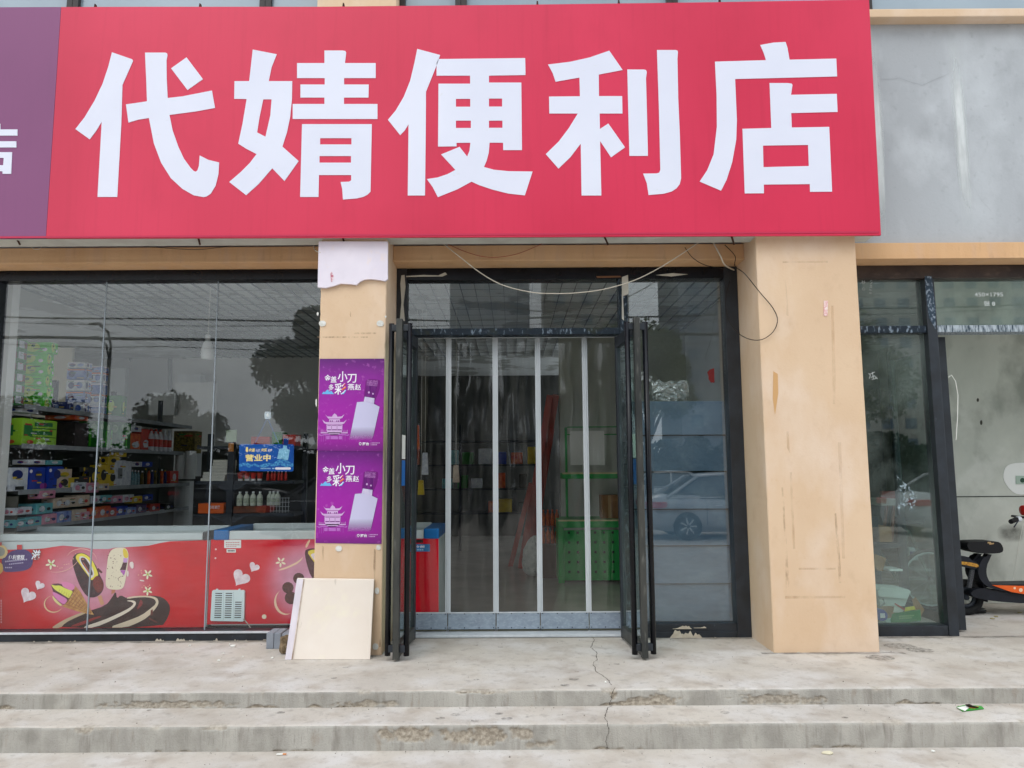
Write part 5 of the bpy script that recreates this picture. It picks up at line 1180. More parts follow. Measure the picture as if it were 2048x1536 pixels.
item(348, 390, 44, 1, GD, 'gold_tin', 'brown and gold patterned tin standing last on the second shelf', 'tin', prints=[(.1, .1, .9, .9, mat('print_gold', C(150, 130, 60), C(70, 60, 30), s=40, rough=.4), 0)])
# third shelf
rose = mat('print_magenta', C(150, 60, 150), rough=.5)
item(0, 20, 47, 2, W1, 'nappy_pack', 'white pack with dark bottle picture at the left end of the third shelf', 'pack', prints=[(.1, .5, .7, .9, B1, 1), (.3, .05, .8, .2, K1, 0)])
for i, (a, b) in enumerate(((21, 57), (60, 96))):
    item(a, b, 46, 2, B3, 'nappy_pack', ('left', 'right')[i]+' royal blue pack with dark roundel and pink corner on the third shelf', 'pack', prints=[(.35, .45, .8, .85, B1, 1), (.7, .04, .97, .3, rose, 1), (.03, .75, .2, .9, wprint, 1)], bevel=.012)
item(98, 114, 40, 2, BG, 'pouch', 'beige pouch with black roundel beside the royal blue packs', 'pack', prints=[(.2, .6, .8, .85, Y1, 1), (.25, .15, .75, .5, K1, 1)])
item(116, 137, 22, 2, Y1, 'yellow_box', 'yellow box with dark window below the black lid on the third shelf', 'box', prints=[(.4, .1, .9, .9, K1, 0)])
item(138, 158, 24, 2, K1, 'black_box', 'black box with yellow bar next to the yellow box', 'box', prints=[(.75, .1, .85, .9, Y1, 0), (.2, .35, .5, .45, wprint, 0)])
item(116, 158, 10, 2, K1, 'black_box', 'flat black box lying across the yellow and black boxes', 'box', dz=.165, prints=[(.3, .2, .4, .9, Y1, 0)])
for i, (a, b, h, dz) in enumerate(((160, 177, 40, 0), (178, 195, 44, 0), (196, 214, 34, 0), (196, 214, 17, .235))):
    item(a, b, h, 2, Y1 if i != 0 else K1, 'yellow_box', ('tall black box with yellow edge beside the yellow boxes', 'tall plain yellow box with dark emblem on the third shelf', 'yellow and white box below the small top one', 'small yellow box with dark emblem stacked on the other')[i], 'box', dz=dz, prints=[(.25, .3, .7, .8, K1 if i else Y1, 1)])
item(215, 228, 52, 2, W1, 'white_carton', 'tall white carton with grey panel beside the yellow boxes', 'carton', prints=[(.3, .3, .7, .7, mat('print_grey', C(120, 124, 128), rough=.5), 0)])
item(229, 240, 50, 2, W1, 'white_carton', 'narrow plain white carton behind the tall one with a grey panel', 'carton')
random.seed(21)
tub = mat('tube_teal', C(150, 176, 184), C(90, 140, 160), s=60, rough=.4)
for i in range(7):
    px = 243+i*6; Y = ondepth(px+4)+.04; p = U(px, 900, Y)
    bottle(p.x, Y, SZ[2]+.001, .2-.004*i, .017, tub, wprint, 'pale teal toothpaste tube in the row on the third shelf', 'tube', 'toothpaste tubes on the third shelf', name='tube')
for i in range(9):
    px = 287+i*6.5; Y = ondepth(px+4)+.04; p = U(px, 900, Y)
    bottle(p.x, Y, SZ[2]+.001, .17+.03*((i*7) % 4)/3, .02, (GD, K1, OR, B1)[i % 4], (wprint, Y1, K1)[i % 3], 'small dark shampoo bottle on the third shelf', 'bottle', 'shampoo bottles on the third shelf')
# fourth shelf
low = [(6, 30, 16, 0, TL, 'teal pack at the left end of the bottom shelf'), (31, 50, 18, 0, TL, 'teal pack with pink flash under the single raised teal pack'), (51, 84, 20, 0, PK, 'pink and teal soap pack in front on the bottom shelf'), (32, 72, 21, .10, TL, 'raised teal and pink pack on top of the lower packs'),
       (85, 113, 22, 0, B2, 'blue tissue pack with white roundel on the bottom shelf'), (114, 145, 22, 0, BG, 'lower beige tissue roll pack beside the blue tissue pack'), (80, 106, 20, .14, BG, 'upper left beige tissue roll pack in the heap'), (107, 123, 20, .14, BG, 'upper middle beige tissue roll pack in the heap'), (124, 150, 22, .14, BG, 'upper right beige tissue roll pack in the heap'),
       (118, 142, 20, .28, W1, 'top left whitish tissue pack on the heap'), (143, 168, 20, .27, PK, 'top right pale pink tissue pack on the heap'), (148, 160, 16, 0, PK, 'small pink box behind the beige packs'), (162, 178, 22, 0, OR, 'left salmon box with dark print'), (179, 196, 22, 0, OR, 'right salmon box with dark print beside the glass joint'),
       (199, 216, 17, 0, RD, 'dark red box right of the salmon boxes'), (217, 232, 18, 0, B3, 'blue box standing at the middle of the bottom shelf'), (234, 250, 14, 0, B2, 'light blue folded pack on the bottom shelf'), (252, 272, 17, 0, mat('pack_violet', C(90, 70, 120), C(60, 40, 90), s=20, rough=.5), 'violet speckled box toward the far end of the bottom shelf'), (276, 300, 15, 0, RD, 'dull red pack near the far end of the bottom shelf'), (306, 330, 12, 0, K1, 'black pouch at the far end of the bottom shelf')]
low += [(162, 180, 15, .155, W1, 'small white pack lying on the left salmon box'), (181, 198, 14, .16, TL, 'small teal pack lying on the right salmon box'), (200, 220, 14, .14, PK, 'pink pack stacked above the dark red box'), (222, 244, 15, .14, W1, 'white pack stacked above the blue box'), (246, 262, 14, .12, Y1, 'yellow pack stacked above the light blue pack'),
        (264, 284, 12, .14, B3, 'blue pack stacked above the violet box'), (6, 28, 15, .11, W1, 'white pack stacked above the left end teal pack'), (52, 76, 16, .24, PK, 'pink pack on top of the raised teal pack'), (170, 190, 13, .29, BG, 'small beige pack at the top of the heap, farthest right')]
for a, b, h, dz, mm, lab in low:
    item(a, b, h, 3, mm, 'small_pack', lab, 'pack', dz=dz, bevel=.006, prints=[(.15, .2, .5, .75, W1 if mm is not W1 else PK, 1), (.6, .3, .85, .6, (B1, RD, K1)[(a+b) % 3], 1)])
for q_, (a, b, h, dz, mm, lab) in enumerate([(216, 228, 14, .33, Y1, 'small yellow pack on the tall white carton'), (243, 262, 10, .22, W1, 'flat white carton lying on the toothpaste tubes'), (264, 284, 10, .22, B3, 'flat blue carton beside the flat white one'), (318, 340, 26, 0, RD, 'red carton at the far end of the third shelf'), (22, 55, 10, .235, W1, 'flat white carton lying on the left royal blue pack'), (62, 92, 9, .235, TL, 'flat teal carton lying on the right royal blue pack')]):
    item(a, b, h, 2, mm, 'flat_carton', lab, 'carton', dz=dz, prints=[(.3, .2, .7, .8, W1 if mm is not W1 else B1, 1)])
for q_, (a, b, h, dz, mm, lab) in enumerate([(2, 40, 10, .295, W1, 'flat white carton lying on the widest lime carton'), (157, 195, 9, .33, RD, 'flat red carton on the left tall green gift box'), (244, 262, 12, .22, W1, 'white pack above the orange snack bag'), (88, 148, 9, .28, OR, 'long flat orange carton on the dark brown carton')]):
    item(a, b, h, 1, mm, 'flat_carton', lab, 'carton', dz=dz, prints=[(.3, .2, .7, .8, W1 if mm is not W1 else B1, 1)])
# white pillar rolls at the end of the shelving
for a, b, y0, y1, lab in ((352, 371, 906, 958, 'left white film roll standing at the end of the third shelf'), (372, 392, 902, 958, 'right white film roll standing at the end of the third shelf')):
    Y = 9.9; r_ = (U(b, 900, Y).x-U(a, 900, Y).x)/2; cx = U((a+b)/2, 900, Y).x; z0, z1_ = U(a, y1, Y).z, U(a, y0, Y).z
    MB().lathe((cx, Y, z0), [(r_, 0), (r_, z1_-z0)], 18).build('film_roll', white, None, smooth=False, label=lab, cat='roll')
Y = 10.3; cx = U(372, 900, Y).x
MB().lathe((cx, Y, FZ), [(.12, 0), (.12, U(372, 962, Y).z-FZ)], 24).build('white_pipe', white, None, label='thick white pipe rising behind the freezer at the end of the shelving', cat='pipe')
# hanging bulb
Y = 7.6; p = U(414, 720, Y)
bl = root('hanging_bulb', 'unlit white globe bulb hanging on a thin cord inside the left shop window', 'lamp', p)
k = Y/F
MB().lathe((p.x, Y, p.z), [(.004, 0), (.035, .002), (.058, .012), (.062, .05), (.062, .11), (.05, .16), (.035, .19), (.026, .2)], 20).build('globe', white, bl, smooth=True)
MB().lathe((p.x, Y, p.z+.2), [(.026, 0), (.026, .06), (.012, .07)], 14).build('socket', white, bl)
MB().tube([(p.x, Y, p.z+.27), (p.x+.005, Y, CZ)], .003, 5).build('cord', paper, bl)

# ------------------------------------------------------------------ dark rack with bottles behind the hanging sign
YR = 7.85
V = lambda px, py, Y=YR: U(px, py, Y)
rk = root('steel_rack', 'dark steel rack facing the window with papers, cups and white bottles', 'rack', (V(462, 900).x, YR, FZ))
pa, pb = V(456, 900).x, V(468, 900).x
MB().box(pa, pb, YR, YR+.05, FZ, V(460, 884).z).build('post', darkm, rk)
for px in (385, 585): MB().box(V(px, 900).x, V(px, 900).x+.05, YR+.38, YR+.43, FZ, 2.0).build('post', darkm, rk)
for j, y in enumerate((962, 1027)):
    z = V(460, y).z
    MB().box(V(392, 900).x, pa-.002, YR+.02, YR+.42, z-.035, z).build('shelf_board', darkm, rk, bevel=.003)
    MB().box(pb+.002, V(590, 900).x, YR+.02, YR+.42, z-.035, z).build('shelf_board', darkm, rk, bevel=.003)
    for s, x in ((-1, pa), (1, pb)):
        MB().hexa([(x, YR+.01, z-.035), (x+s*.13, YR+.01, z-.035), (x+s*.10, YR+.01, z-.06), (x, YR+.01, z-.11), (x, YR+.03, z-.035), (x+s*.13, YR+.03, z-.035), (x+s*.10, YR+.03, z-.06), (x, YR+.03, z-.11)]).build('bracket', darkm, rk)
z = V(460, 892).z
MB().box(V(392, 900).x, pa-.002, YR+.02, YR+.42, z-.03, z).build('shelf_board', darkm, rk); MB().box(pb+.002, V(590, 900).x, YR+.02, YR+.42, z-.03, z).build('shelf_board', darkm, rk)
MB().box(V(452, 900).x, V(473, 900).x, YR-.012, YR-.002, V(460, 884).z, V(460, 860).z).build('note_card', mat('note_green', C(160, 180, 150), rough=.8), rk)
MB().box(V(457, 900).x, V(467.5, 900).x, YR-.006, YR-.001, V(460, 903).z, V(460, 886).z).build('price_tag', mat('tag_orange', C(190, 120, 50), rough=.7), rk)
zb = V(460, 962).z; zc = V(460, 1027).z
random.seed(2)
sizes = [(401, 449), (405, 450), (406, 453), (418, 453), (419, 454), (424, 455), (425, 455)]
z = zb+.001
for i, (a, b) in enumerate(sizes):
    h = .032; MB().box(V(a, 900).x, V(b, 900).x, YR+.03, YR+.28, z, z+h-.002).build('paper_pack', mat('paper_cream', C(214, 212, 200), C(190, 192, 186), s=40, streak=-3, rough=.8), None, bevel=.003, label=('lowest', 'second', 'third', 'fourth', 'fifth', 'sixth', 'topmost')[i]+' cream paper pack counted from the bottom of the stack left of the rack post', cat='paper', group='paper packs stacked on the rack'); z += h
ob = root('orange_box', 'bright orange display box with white lettering left of the rack post', 'box', (V(426, 1020).x, YR+.02, zc))
MB().box(V(400, 900).x, V(451, 900).x, YR+.01, YR+.2, zc+.001, V(430, 1007).z).build('box_body', mat('box_orange', C(226, 100, 34), rough=.5), ob, bevel=.004)
text('lettering', '鑫旺家厅', (418, 1011, 440, 1018), YR+.007, wprint, ob, bold=.01)
for i in range(4):
    c = V(477+i*13, 950); 
    o = root('paper_cup', 'red and white paper cup in the row under the hanging sign', 'cup', (c.x, YR+.06, zb), 'red cups on the rack')
    MB().lathe((c.x, YR+.06, zb+.001), [(.022, 0), (.03, .085)], 14).build('cup', RD, o); MB().lathe((c.x, YR+.06, zb+.001), [(.0225, 0), (.0245, .02)], 14).build('white_base', white, o)
bottle(V(476, 950).x, YR+.15, zb+.001, .2, .03, Y1, OR, 'yellow drink bottle behind the red cups on the rack', lm=OR)
for i in range(6):
    c = V(531+i*7, 950)
    bottle(c.x, YR+.08+.02*(i % 2), zb+.001, .1, .015, RD, W1, 'small red jar in the dim row right of the red cups', 'jar', 'small red jars on the rack', name='jar')
for i in range(7):
    c = V(476+i*13.5 if i < 4 else 524+(i-3)*8, 1000)
    bottle(c.x, YR+(.05 if i < 4 else .12), zc+.001+.075, .15, .030, mat('bottle_white', C(206, 214, 200), rough=.35), white, 'white drink bottle standing on the brown tray of the rack', grp='white bottles on the rack', lm=mat('label_pale', C(196, 206, 180), C(150, 160, 150), s=60, rough=.5))
MB().box(V(469, 900).x, V(534, 900).x, YR+.02, YR+.3, zc+.001, zc+.072).build('bottle_tray', mat('tray_brown', C(120, 70, 46), C(90, 52, 36), s=14, rough=.6), None, bevel=.005, label='brown cardboard tray under the white bottles on the rack', cat='tray')
wb = MB()
for i in range(7): a = V(538+i*6, 1000); wb.tube([(a.x, YR+.06, zc+.001), (a.x, YR+.06, zc+.16)], .002, 4)
for k in range(4): wb.tube([(V(536, 1000).x, YR+.06, zc+.02+k*.045), (V(576, 1000).x, YR+.06, zc+.02+k*.045)], .002, 4)
wb.build('wire_basket', alu, None, label='thin wire basket right of the white bottles on the rack', cat='basket')
zz = V(460, 892).z
for i, (a, b, h, mm, lab) in enumerate(((540, 560, .15, G3, 'dull green packet on the top rack shelf'), (562, 588, .12, RD, 'dull red packet on the top rack shelf'), (498, 536, .10, RD, 'low red box on the top rack shelf behind the sign strings'))):
    MB().box(V(a, 900).x, V(b, 900).x, YR+.05, YR+.25, zz+.001, zz+h).build('packet', mm, None, bevel=.004, label=lab, cat='packet')

# ------------------------------------------------------------------ things seen through the door
YT = 9.0
gt = root('produce_rack', 'green steel produce rack with perforated base and two upper shelves behind the curtain', 'rack', (U(1180, 1168, YT).x, YT, FZ))
gm = mat('rack_green', C(40, 168, 80), C(34, 150, 70), s=5, rough=.45, layers=[(C(20, 70, 40), .5, 14, .5, .6, .75)]); gy = mat('rack_trim', C(206, 200, 150), rough=.6)
gx0, gx1 = U(1114, 900, YT).x, U(1262, 900, YT).x; ztab = U(1180, 1040, YT).z
MB().box(gx0, gx1, YT-.02, YT+.7, ztab-.09, ztab).build('table_top', gm, gt, bevel=.004)
MB().box(gx0-.0, gx1, YT-.028, YT-.021, ztab-.012, ztab+.006).build('trim', gy, gt)
for x in (gx0, gx1-.07): MB().box(x, x+.07, YT, YT+.05, FZ, ztab-.091).build('leg', gm, gt, bevel=.003)
MB().box(gx0+.071, gx1-.071, YT+.012, YT+.02, FZ+.03, ztab-.12).build('perforated_panel', gm, gt)
MB().box(gx0, gx0+.02, YT+.051, YT+.7, FZ+.03, ztab-.091).build('side_panel', gm, gt)
for i in range(7):
    for j in range(5):
        cx = gx0+.13+i*.105; cz = FZ+.13+j*.115
        if cx < gx1-.09: MB().box(cx-.014, cx+.014, YT+.006, YT+.011, cz-.014, cz+.014).build('hole', mat('hole_dark', C(20, 50, 34), rough=.9), gt)
YU = YT+.45
for x in (U(1130, 900, YU).x, gx1-.02): MB().box(x, x+.03, YU, YU+.03, ztab+.001, U(1130, 855, YU).z).build('upright', gm, gt)
for px_ in (853, 868): z = U(1180, px_, YU).z; MB().box(U(1130, 900, YU).x+.031, gx1-.021, YU, YU+.02, z-.012, z).build('rail', gm, gt)
z = U(1180, 946, YT+.2).z
MB().box(U(1124, 900, YT+.2).x, gx1, YT+.2, YT+.62, z-.07, z).build('shelf', gm, gt, bevel=.004); MB().box(U(1124, 900, YT+.2).x, gx1, YT+.19, YT+.199, z-.012, z+.008).build('trim', gy, gt)
MB().box(U(1140, 900, YU).x, U(1208, 900, YU).x, YU-.05, YU-.045, U(1180, 930, YU-.05).z, U(1180, 862, YU-.05).z).build('paper_sheet', paper, None, label='pale sheet hanging from the top rail of the green produce rack', cat='sheet')
cf = root('cardboard_box', 'brown cardboard box standing on the green produce rack', 'box', (U(1215, 1035, YT+.25).x, YT+.25, ztab))
MB().box(U(1200, 900, YT+.25).x, U(1236, 900, YT+.25).x, YT+.22, YT+.45, ztab+.001, U(1215, 990, YT+.25).z).build('box_body', mat('cardboard', C(150, 112, 74), C(130, 94, 60), s=6, rough=.85), cf, bevel=.004)
MB().box(U(1214, 900, YT+.22).x, U(1220, 900, YT+.22).x, YT+.218, YT+.2195, ztab+.005, U(1215, 990, YT+.25).z).build('tape', mat('tape_tan', C(170, 140, 100), rough=.3), cf)
# beverage crates of orange bottles
amb = mat('amber_drink', C(190, 96, 40), C(150, 60, 30), s=30, rough=.25)
for r_ in range(2):
    for i in range(4):
        Y = 9.45; c = U(1087+i*9, 1050, Y); z0 = FZ+.42+r_*.22
        bottle(c.x, Y, z0, .2, .026, amb, OR, 'orange drink bottle stacked beside the green rack', grp='orange drink bottles behind the sack')
MB().box(U(1080, 900, 9.4).x, U(1120, 900, 9.4).x, 9.4, 9.6, FZ, FZ+.415).build('crate', mat('crate_brown', C(80, 56, 44), rough=.8), None, label='dark crate under the orange drink bottles behind the sack', cat='crate')
MB().box(U(1080, 900, 9.4).x, U(1120, 900, 9.4).x, 9.4, 9.55, FZ+.623, FZ+.636).build('tray', mat('tray_clear', C(120, 80, 60), rough=.6), None, label='thin tray between the two rows of orange drink bottles', cat='tray')
# red square posts leaning
rp_ = mat('red_steel_tube', C(186, 84, 76), C(164, 68, 64), s=5, rough=.6)
def post(p0, p1, Y0, Y1, w, lab):
    a, b = UZ(p0[0], p0[1], FZ), U(p1[0], p1[1], Y1)
    d = (b-a).normalized(); s = d.cross(Vector((0, 1, 0))).normalized()*w/2; u = d.cross(s).normalized()*w/2
    MB().hexa([a-s-u, a+s-u, b+s-u, b-s-u, a-s+u, a+s+u, b+s+u, b-s+u]).build('steel_post', rp_, None, bevel=.004, label=lab, cat='post', group='red steel posts leaning inside the door')
post((1021, 1132), (1062, 968), 0, 9.9, .065, 'short thin red steel post leaning in front of the others')
post((1042, 1136), (1100, 790), 0, 10.1, .085, 'long red steel post leaning left of the pair')
post((1056, 1128), (1112, 790), 0, 10.12, .085, 'long red steel post leaning right of the pair')
post((1066, 1110), (1104, 860), 0, 10.1, .06, 'thinner red steel post leaning behind the sack')
# sack
bm = bmesh.new(); bmesh.ops.create_icosphere(bm, subdivisions=4, radius=1)
s0, s1 = UZ(1041, 1156, FZ), UZ(1112, 1156, FZ); sw_ = (s1.x-s0.x)/2; szh = U(1075, 1072, s0.y).z-FZ
for v in bm.verts:
    d = v.co.copy(); h = (d.z+1)/2
    f = (abs(d.x)**3+abs(d.y)**3+abs(d.z)**3)**(1/3); d /= f; h = (d.z+1)/2
    wx = sw_*(1.0-.28*h**1.5)*1.0; n = n2(d.x*3, d.y*3, d.z*3)*.02+n2(d.x*9, d.y*9, d.z*7)*.012
    v.co = Vector(((s0.x+s1.x)/2+d.x*(wx+n)+.03*h, s0.y+.16+d.y*(.16-.07*h+n), FZ+h*szh+(n*1.5+d.x*.03 if h > .8 else 0)))
me = bpy.data.meshes.new('sack'); bm.to_mesh(me); bm.free(); me.transform(Matrix.Translation((0, 0, FZ-min(v.co.z for v in me.vertices)+.001)))
for p in me.polygons: p.use_smooth = True
tag(link_mesh('woven_sack', me, mat('woven_white', C(196, 198, 192), C(168, 172, 168), s=18, rough=.8, bump=.6, bs=60, layers=[(C(110, 114, 120), .6, 22, -.5, .6, .68)])), 'crumpled white woven sack standing against the red steel posts', 'sack')
# goods far inside: dim shelving with coloured packs
bk = root('rear_shelf', 'dim rear shelving seen through the middle of the curtain', 'shelf', (U(950, 1000, 12.5).x, 12.5, FZ))
for z in (.6, 1.0, 1.4, 1.8): MB().box(-2.2, .45, 12.5, 12.9, FZ+z, FZ+z+.03).build('shelf_board', darkm, bk)
for x in (-2.2, -.9, .42): MB().box(x, x+.04, 12.5, 12.54, FZ, FZ+2.1).build('upright', darkm, bk)
random.seed(14)
cols = [(OR, 'orange'), (RD, 'red'), (W1, 'white'), (Y1, 'yellow'), (TL, 'teal'), (B3, 'blue'), (K1, 'black'), (G3, 'green')]
for j, z in enumerate((.63, 1.03, 1.43)):
    x = -2.1; i = 0
    while x < .3:
        wd = random.uniform(.12, .25); h = random.uniform(.15, .3); mm, nm = cols[(i*3+j*5) % 8]
        if random.random() < .45: x += wd; i += 1; continue
        MB().box(x, x+wd-.02, 12.55, 12.8, FZ+z+.001, FZ+z+h).build('packet', mm, None, bevel=.01, label='dim %s packet among the goods on the rear shelving' % nm, cat='packet', group='%s packets on the rear shelving' % nm); x += wd+random.uniform(0, .1); i += 1
# bags hanging behind the left part of the curtain
hm_ = [(833, 850, 900, OR, 'orange'), (842, 960, 990, Y1, 'yellow'), (850, 905, 950, W1, 'white'), (912, 930, 965, BG, 'beige')]
for px, ya, yb, mm, nm in hm_:
    Y = 8.6; a = U(px-7, yb, Y); b = U(px+7, ya, Y)
    o = root('hanging_bag', 'small %s bag hanging in a strip behind the left curtain panels' % nm, 'snack bag', (U(px, yb, Y)), 'hanging snack bags')
    MB().hexa([(a.x, Y, a.z), (b.x, Y, a.z), (b.x-.01, Y-.02, b.z), (a.x+.01, Y-.02, b.z), (a.x, Y+.03, a.z), (b.x, Y+.03, a.z), (b.x-.01, Y+.02, b.z), (a.x+.01, Y+.02, b.z)]).build('bag', mm, o, bevel=.012)
    MB().tube([((a.x+b.x)/2, Y, b.z), ((a.x+b.x)/2, Y, CZ-.05)], .002, 4).build('hanging_string', paper, o)

# ------------------------------------------------------------------ clutter in the vacant unit
card = MC['cardboard']
Yv = 6.75
def vb(p0, p1, Y, d, m, name, lab, cat, z=None, bevel=.004, grp=None):
    a, b = U(p0[0], p1[1], Y), U(p1[0], p0[1], Y)
    return MB().box(a.x, b.x, Y, Y+d, a.z if z is None else z, b.z).build(name, m, None, bevel=bevel, label=lab, cat=cat)
gb = root('green_box', 'open green and white cardboard box with leaflets behind the right window', 'box', (U(1815, 1262, 6.5).x, 6.5, FZ))
ZV2 = (1700, 880, 3.658)
shape('green_flap', [[(312, 1275), (330, 1268), (515, 1242), (522, 1320), (310, 1352), (300, 1320)]], ZV2, 6.46, mat('box_green', C(20, 130, 70), rough=.45), gb, th=.01)
shape('box_front', [[(312, 1350), (515, 1325), (495, 1395), (300, 1395)]], ZV2, 6.48, mat('box_mint', C(170, 206, 200), rough=.5), gb, th=.22)
shape('lettering_block', [rect(360+i*16, 1285-i*1, 372+i*16, 1295-i*1) for i in range(7)]+[rect(360+i*16, 1300-i*1, 372+i*16, 1310-i*1) for i in range(6)], ZV2, 6.458, MC['print_sage'], gb)
shape('leaflet', [[(330, 1195), (400, 1235), (385, 1262), (318, 1262)]], ZV2, 6.5, paper, gb, th=.004); shape('leaflet', [[(322, 1198), (335, 1195), (405, 1235), (398, 1248)]], ZV2, 6.494, RD, gb, th=.004)
shape('leaflet', [[(405, 1225), (470, 1215), (480, 1240), (400, 1255)]], ZV2, 6.5, mat('leaflet_yellow', C(226, 210, 60), rough=.6), gb, th=.004)
shape('box_flap', [[(455, 1170), (480, 1150), (545, 1240), (520, 1290), (480, 1260)]], ZV2, 6.6, card, gb, th=.006)
cn = root('blue_can', 'blue round tin lying beside the green box behind the right window', 'tin', (U(1765, 1235, 6.5).x, 6.5, U(1765, 1243, 6.5).z))
c = U(*zm(ZV2, (238, 1285)), 6.5)
MB().lathe((c.x, 6.5, c.z), [(.001, 0), (.045, .001), (.048, .01), (.048, .12)], 20, 'y').build('tin_body', mat('tin_blue', C(20, 50, 160), rough=.3), cn)
MB().box(c.x-.02, c.x+.02, 6.497, 6.499, c.z-.018, c.z+.02).build('label', wprint, cn)
wx = root('white_tray', 'white plastic tray with hose lying on cardboard behind the right window', 'tray', (U(1790, 1210, 6.8).x, 6.8, U(1790, 1212, 6.8).z))
shape('tray_body', [[(205, 1100), (230, 1080), (430, 1095), (445, 1110), (420, 1165), (210, 1145)]], ZV2, 6.75, mat('tray_white', C(200, 210, 206), rough=.5), wx, th=.25)
shape('tray_base', [[(210, 1146), (420, 1166), (400, 1215), (225, 1215)]], ZV2, 6.77, MC['tray_white'], wx, th=.2)
MB().tube([U(*zm(ZV2, p), 6.7) for p in ((215, 1160), (245, 1165), (252, 1195), (225, 1215), (205, 1212))], .008, 6).build('hose', mat('hose_grey', C(110, 120, 118), rough=.6), wx)
vb((1752, 1215), (1790, 1250), 6.7, .3, card, 'cardboard_box', 'brown cardboard box under the white tray behind the right window', 'box', z=FZ+.001)
cbx = vb((1745, 1053), (1783, 1084), 7.1, .3, card, 'cardboard_box', 'upper brown cardboard box on the dark stand behind the right window', 'box')
shape('cardboard_flap', [[(185, 835), (265, 865), (240, 960), (200, 955), (175, 900)]], ZV2, 7.0, card, None, th=.1, label='tilted open cardboard box below the upper one behind the right window', cat='box')
wood = mat('brown_wood', C(120, 76, 56), C(96, 60, 44), s=9, streak=.8, rough=.6)
ch = root('wooden_chair', 'brown wooden chair with pale cushion standing deep in the vacant unit', 'chair', (U(1775, 1180, 7.3).x, 7.3, FZ))
shape('chair_leg', [[(318, 450), (332, 450), (318, 755), (300, 755)]], ZV2, 7.25, wood, ch, th=.03)
shape('chair_leg', [[(265, 480), (282, 480), (262, 640), (250, 640)]], ZV2, 7.35, wood, ch, th=.03)
shape('cushion', [[(225, 430), (340, 430), (345, 480), (230, 480)]], ZV2, 7.22, mat('cushion_pale', C(150, 150, 146), rough=.9), ch, th=.3)
shape('backrest', [[(232, 375), (340, 372), (345, 428), (228, 432)]], ZV2, 7.4, mat('chair_red', C(110, 50, 44), rough=.6), ch, th=.04)
st = root('dark_stand', 'dark steel stand carrying cardboard boxes behind the right window', 'stand', (U(1795, 1180, 7.1).x, 7.1, FZ))
for x0, x1 in ((378, 402), (190, 205)): 
    a, b = U(*zm(ZV2, (x0, 1100)), 7.1), U(*zm(ZV2, (x1, 560)), 7.1); MB().box(a.x, b.x, 7.1, 7.14, FZ, b.z).build('leg', darkm, st)
a, b = U(*zm(ZV2, (175, 790)), 7.1), U(*zm(ZV2, (395, 752)), 7.1); MB().box(a.x, b.x, 7.08, 7.4, a.z, b.z).build('shelf_board', darkm, st)
a, b = U(*zm(ZV2, (290, 960)), 7.0), U(*zm(ZV2, (385, 945)), 7.0); MB().box(a.x, b.x, 7.0, 7.2, a.z, b.z).build('white_slat', white, st)
bb_ = root('blue_bottle_pack', 'white bottle with blue label standing dim behind the right window', 'bottle', (U(1827, 1120, 7.3).x, 7.3, U(1827, 1121, 7.3).z))
shape('bottle_body', [[(432, 790), (495, 790), (500, 880), (435, 880)]], ZV2, 7.3, W1, bb_, th=.1); shape('blue_label', [rect(440, 815, 492, 850)], ZV2, 7.298, B1, bb_)
# bicycle standing behind the window
bc = root('bicycle', 'old bicycle with pale rims standing behind the right window beside the open leaf', 'bicycle', (U(1870, 1190, 7.2).x, 7.2, FZ))
def wheel(c, r, par, name='wheel', tr=.018, k=28, mm=None, rim=True, sp=12):
    alu = MC['dark_steel'] if tr > .02 else MC['aluminium']
    t = MB().tube([(c.x+r*math.cos(a*6.2832/k), c.y, c.z+r*math.sin(a*6.2832/k)) for a in range(k+1)], tr, 8, cap=False).build(name, rubber, par, smooth=True)
    if rim:
        MB().tube([(c.x+(r-tr*1.4)*math.cos(a*6.2832/k), c.y, c.z+(r-tr*1.4)*math.sin(a*6.2832/k)) for a in range(k+1)], tr*.5, 6, cap=False).build('rim', alu, t)
        s = MB()
        for i in range(sp): a = i*6.2832/sp; s.tube([(c.x, c.y, c.z), (c.x+(r-tr)*math.cos(a), c.y, c.z+(r-tr)*math.sin(a))], .0015, 4, cap=False)
        s.build('spokes', alu, t, kind='stuff')
    MB().lathe((c.x, c.y-.03, c.z), [(.02, 0), (.025, .01), (.025, .05), (.02, .06)], 12, 'y').build('hub', darkm, t)
    return t
c1 = Vector((U(1862, 1180, 7.2).x, 7.2, FZ+.29)); wheel(c1, .27, bc)
c2 = c1+Vector((-.62, .35, 0)); wheel(c2, .27, bc)
cc = c1+Vector((-.25, .14, -.02)); hd = c2+Vector((.15, -.08, .5)); stt = c1+Vector((-.14, .07, .45))
for p, q in ((c1, cc), (c1, stt), (cc, stt), (cc, hd), (stt, hd), (hd, c2)): MB().tube([p, q], .014, 7).build('frame_tube', mat('bike_frame', C(60, 84, 76), rough=.4), bc)
MB().hexa([stt+Vector(q) for q in ((-.12, -.05, .06), (.12, -.07, .06), (.12, -.07, .1), (-.12, -.04, .09), (-.12, .05, .06), (.12, .07, .06), (.12, .07, .1), (-.12, .04, .09))]).build('saddle', K1, bc, bevel=.01)
MB().tube([hd+Vector((-.05, -.22, .14)), hd+Vector((.0, -.1, .12)), hd+Vector((0, 0, .08)), hd+Vector((0, .1, .12)), hd+Vector((-.05, .22, .14))], .01, 6).build('handlebar', alu, bc)

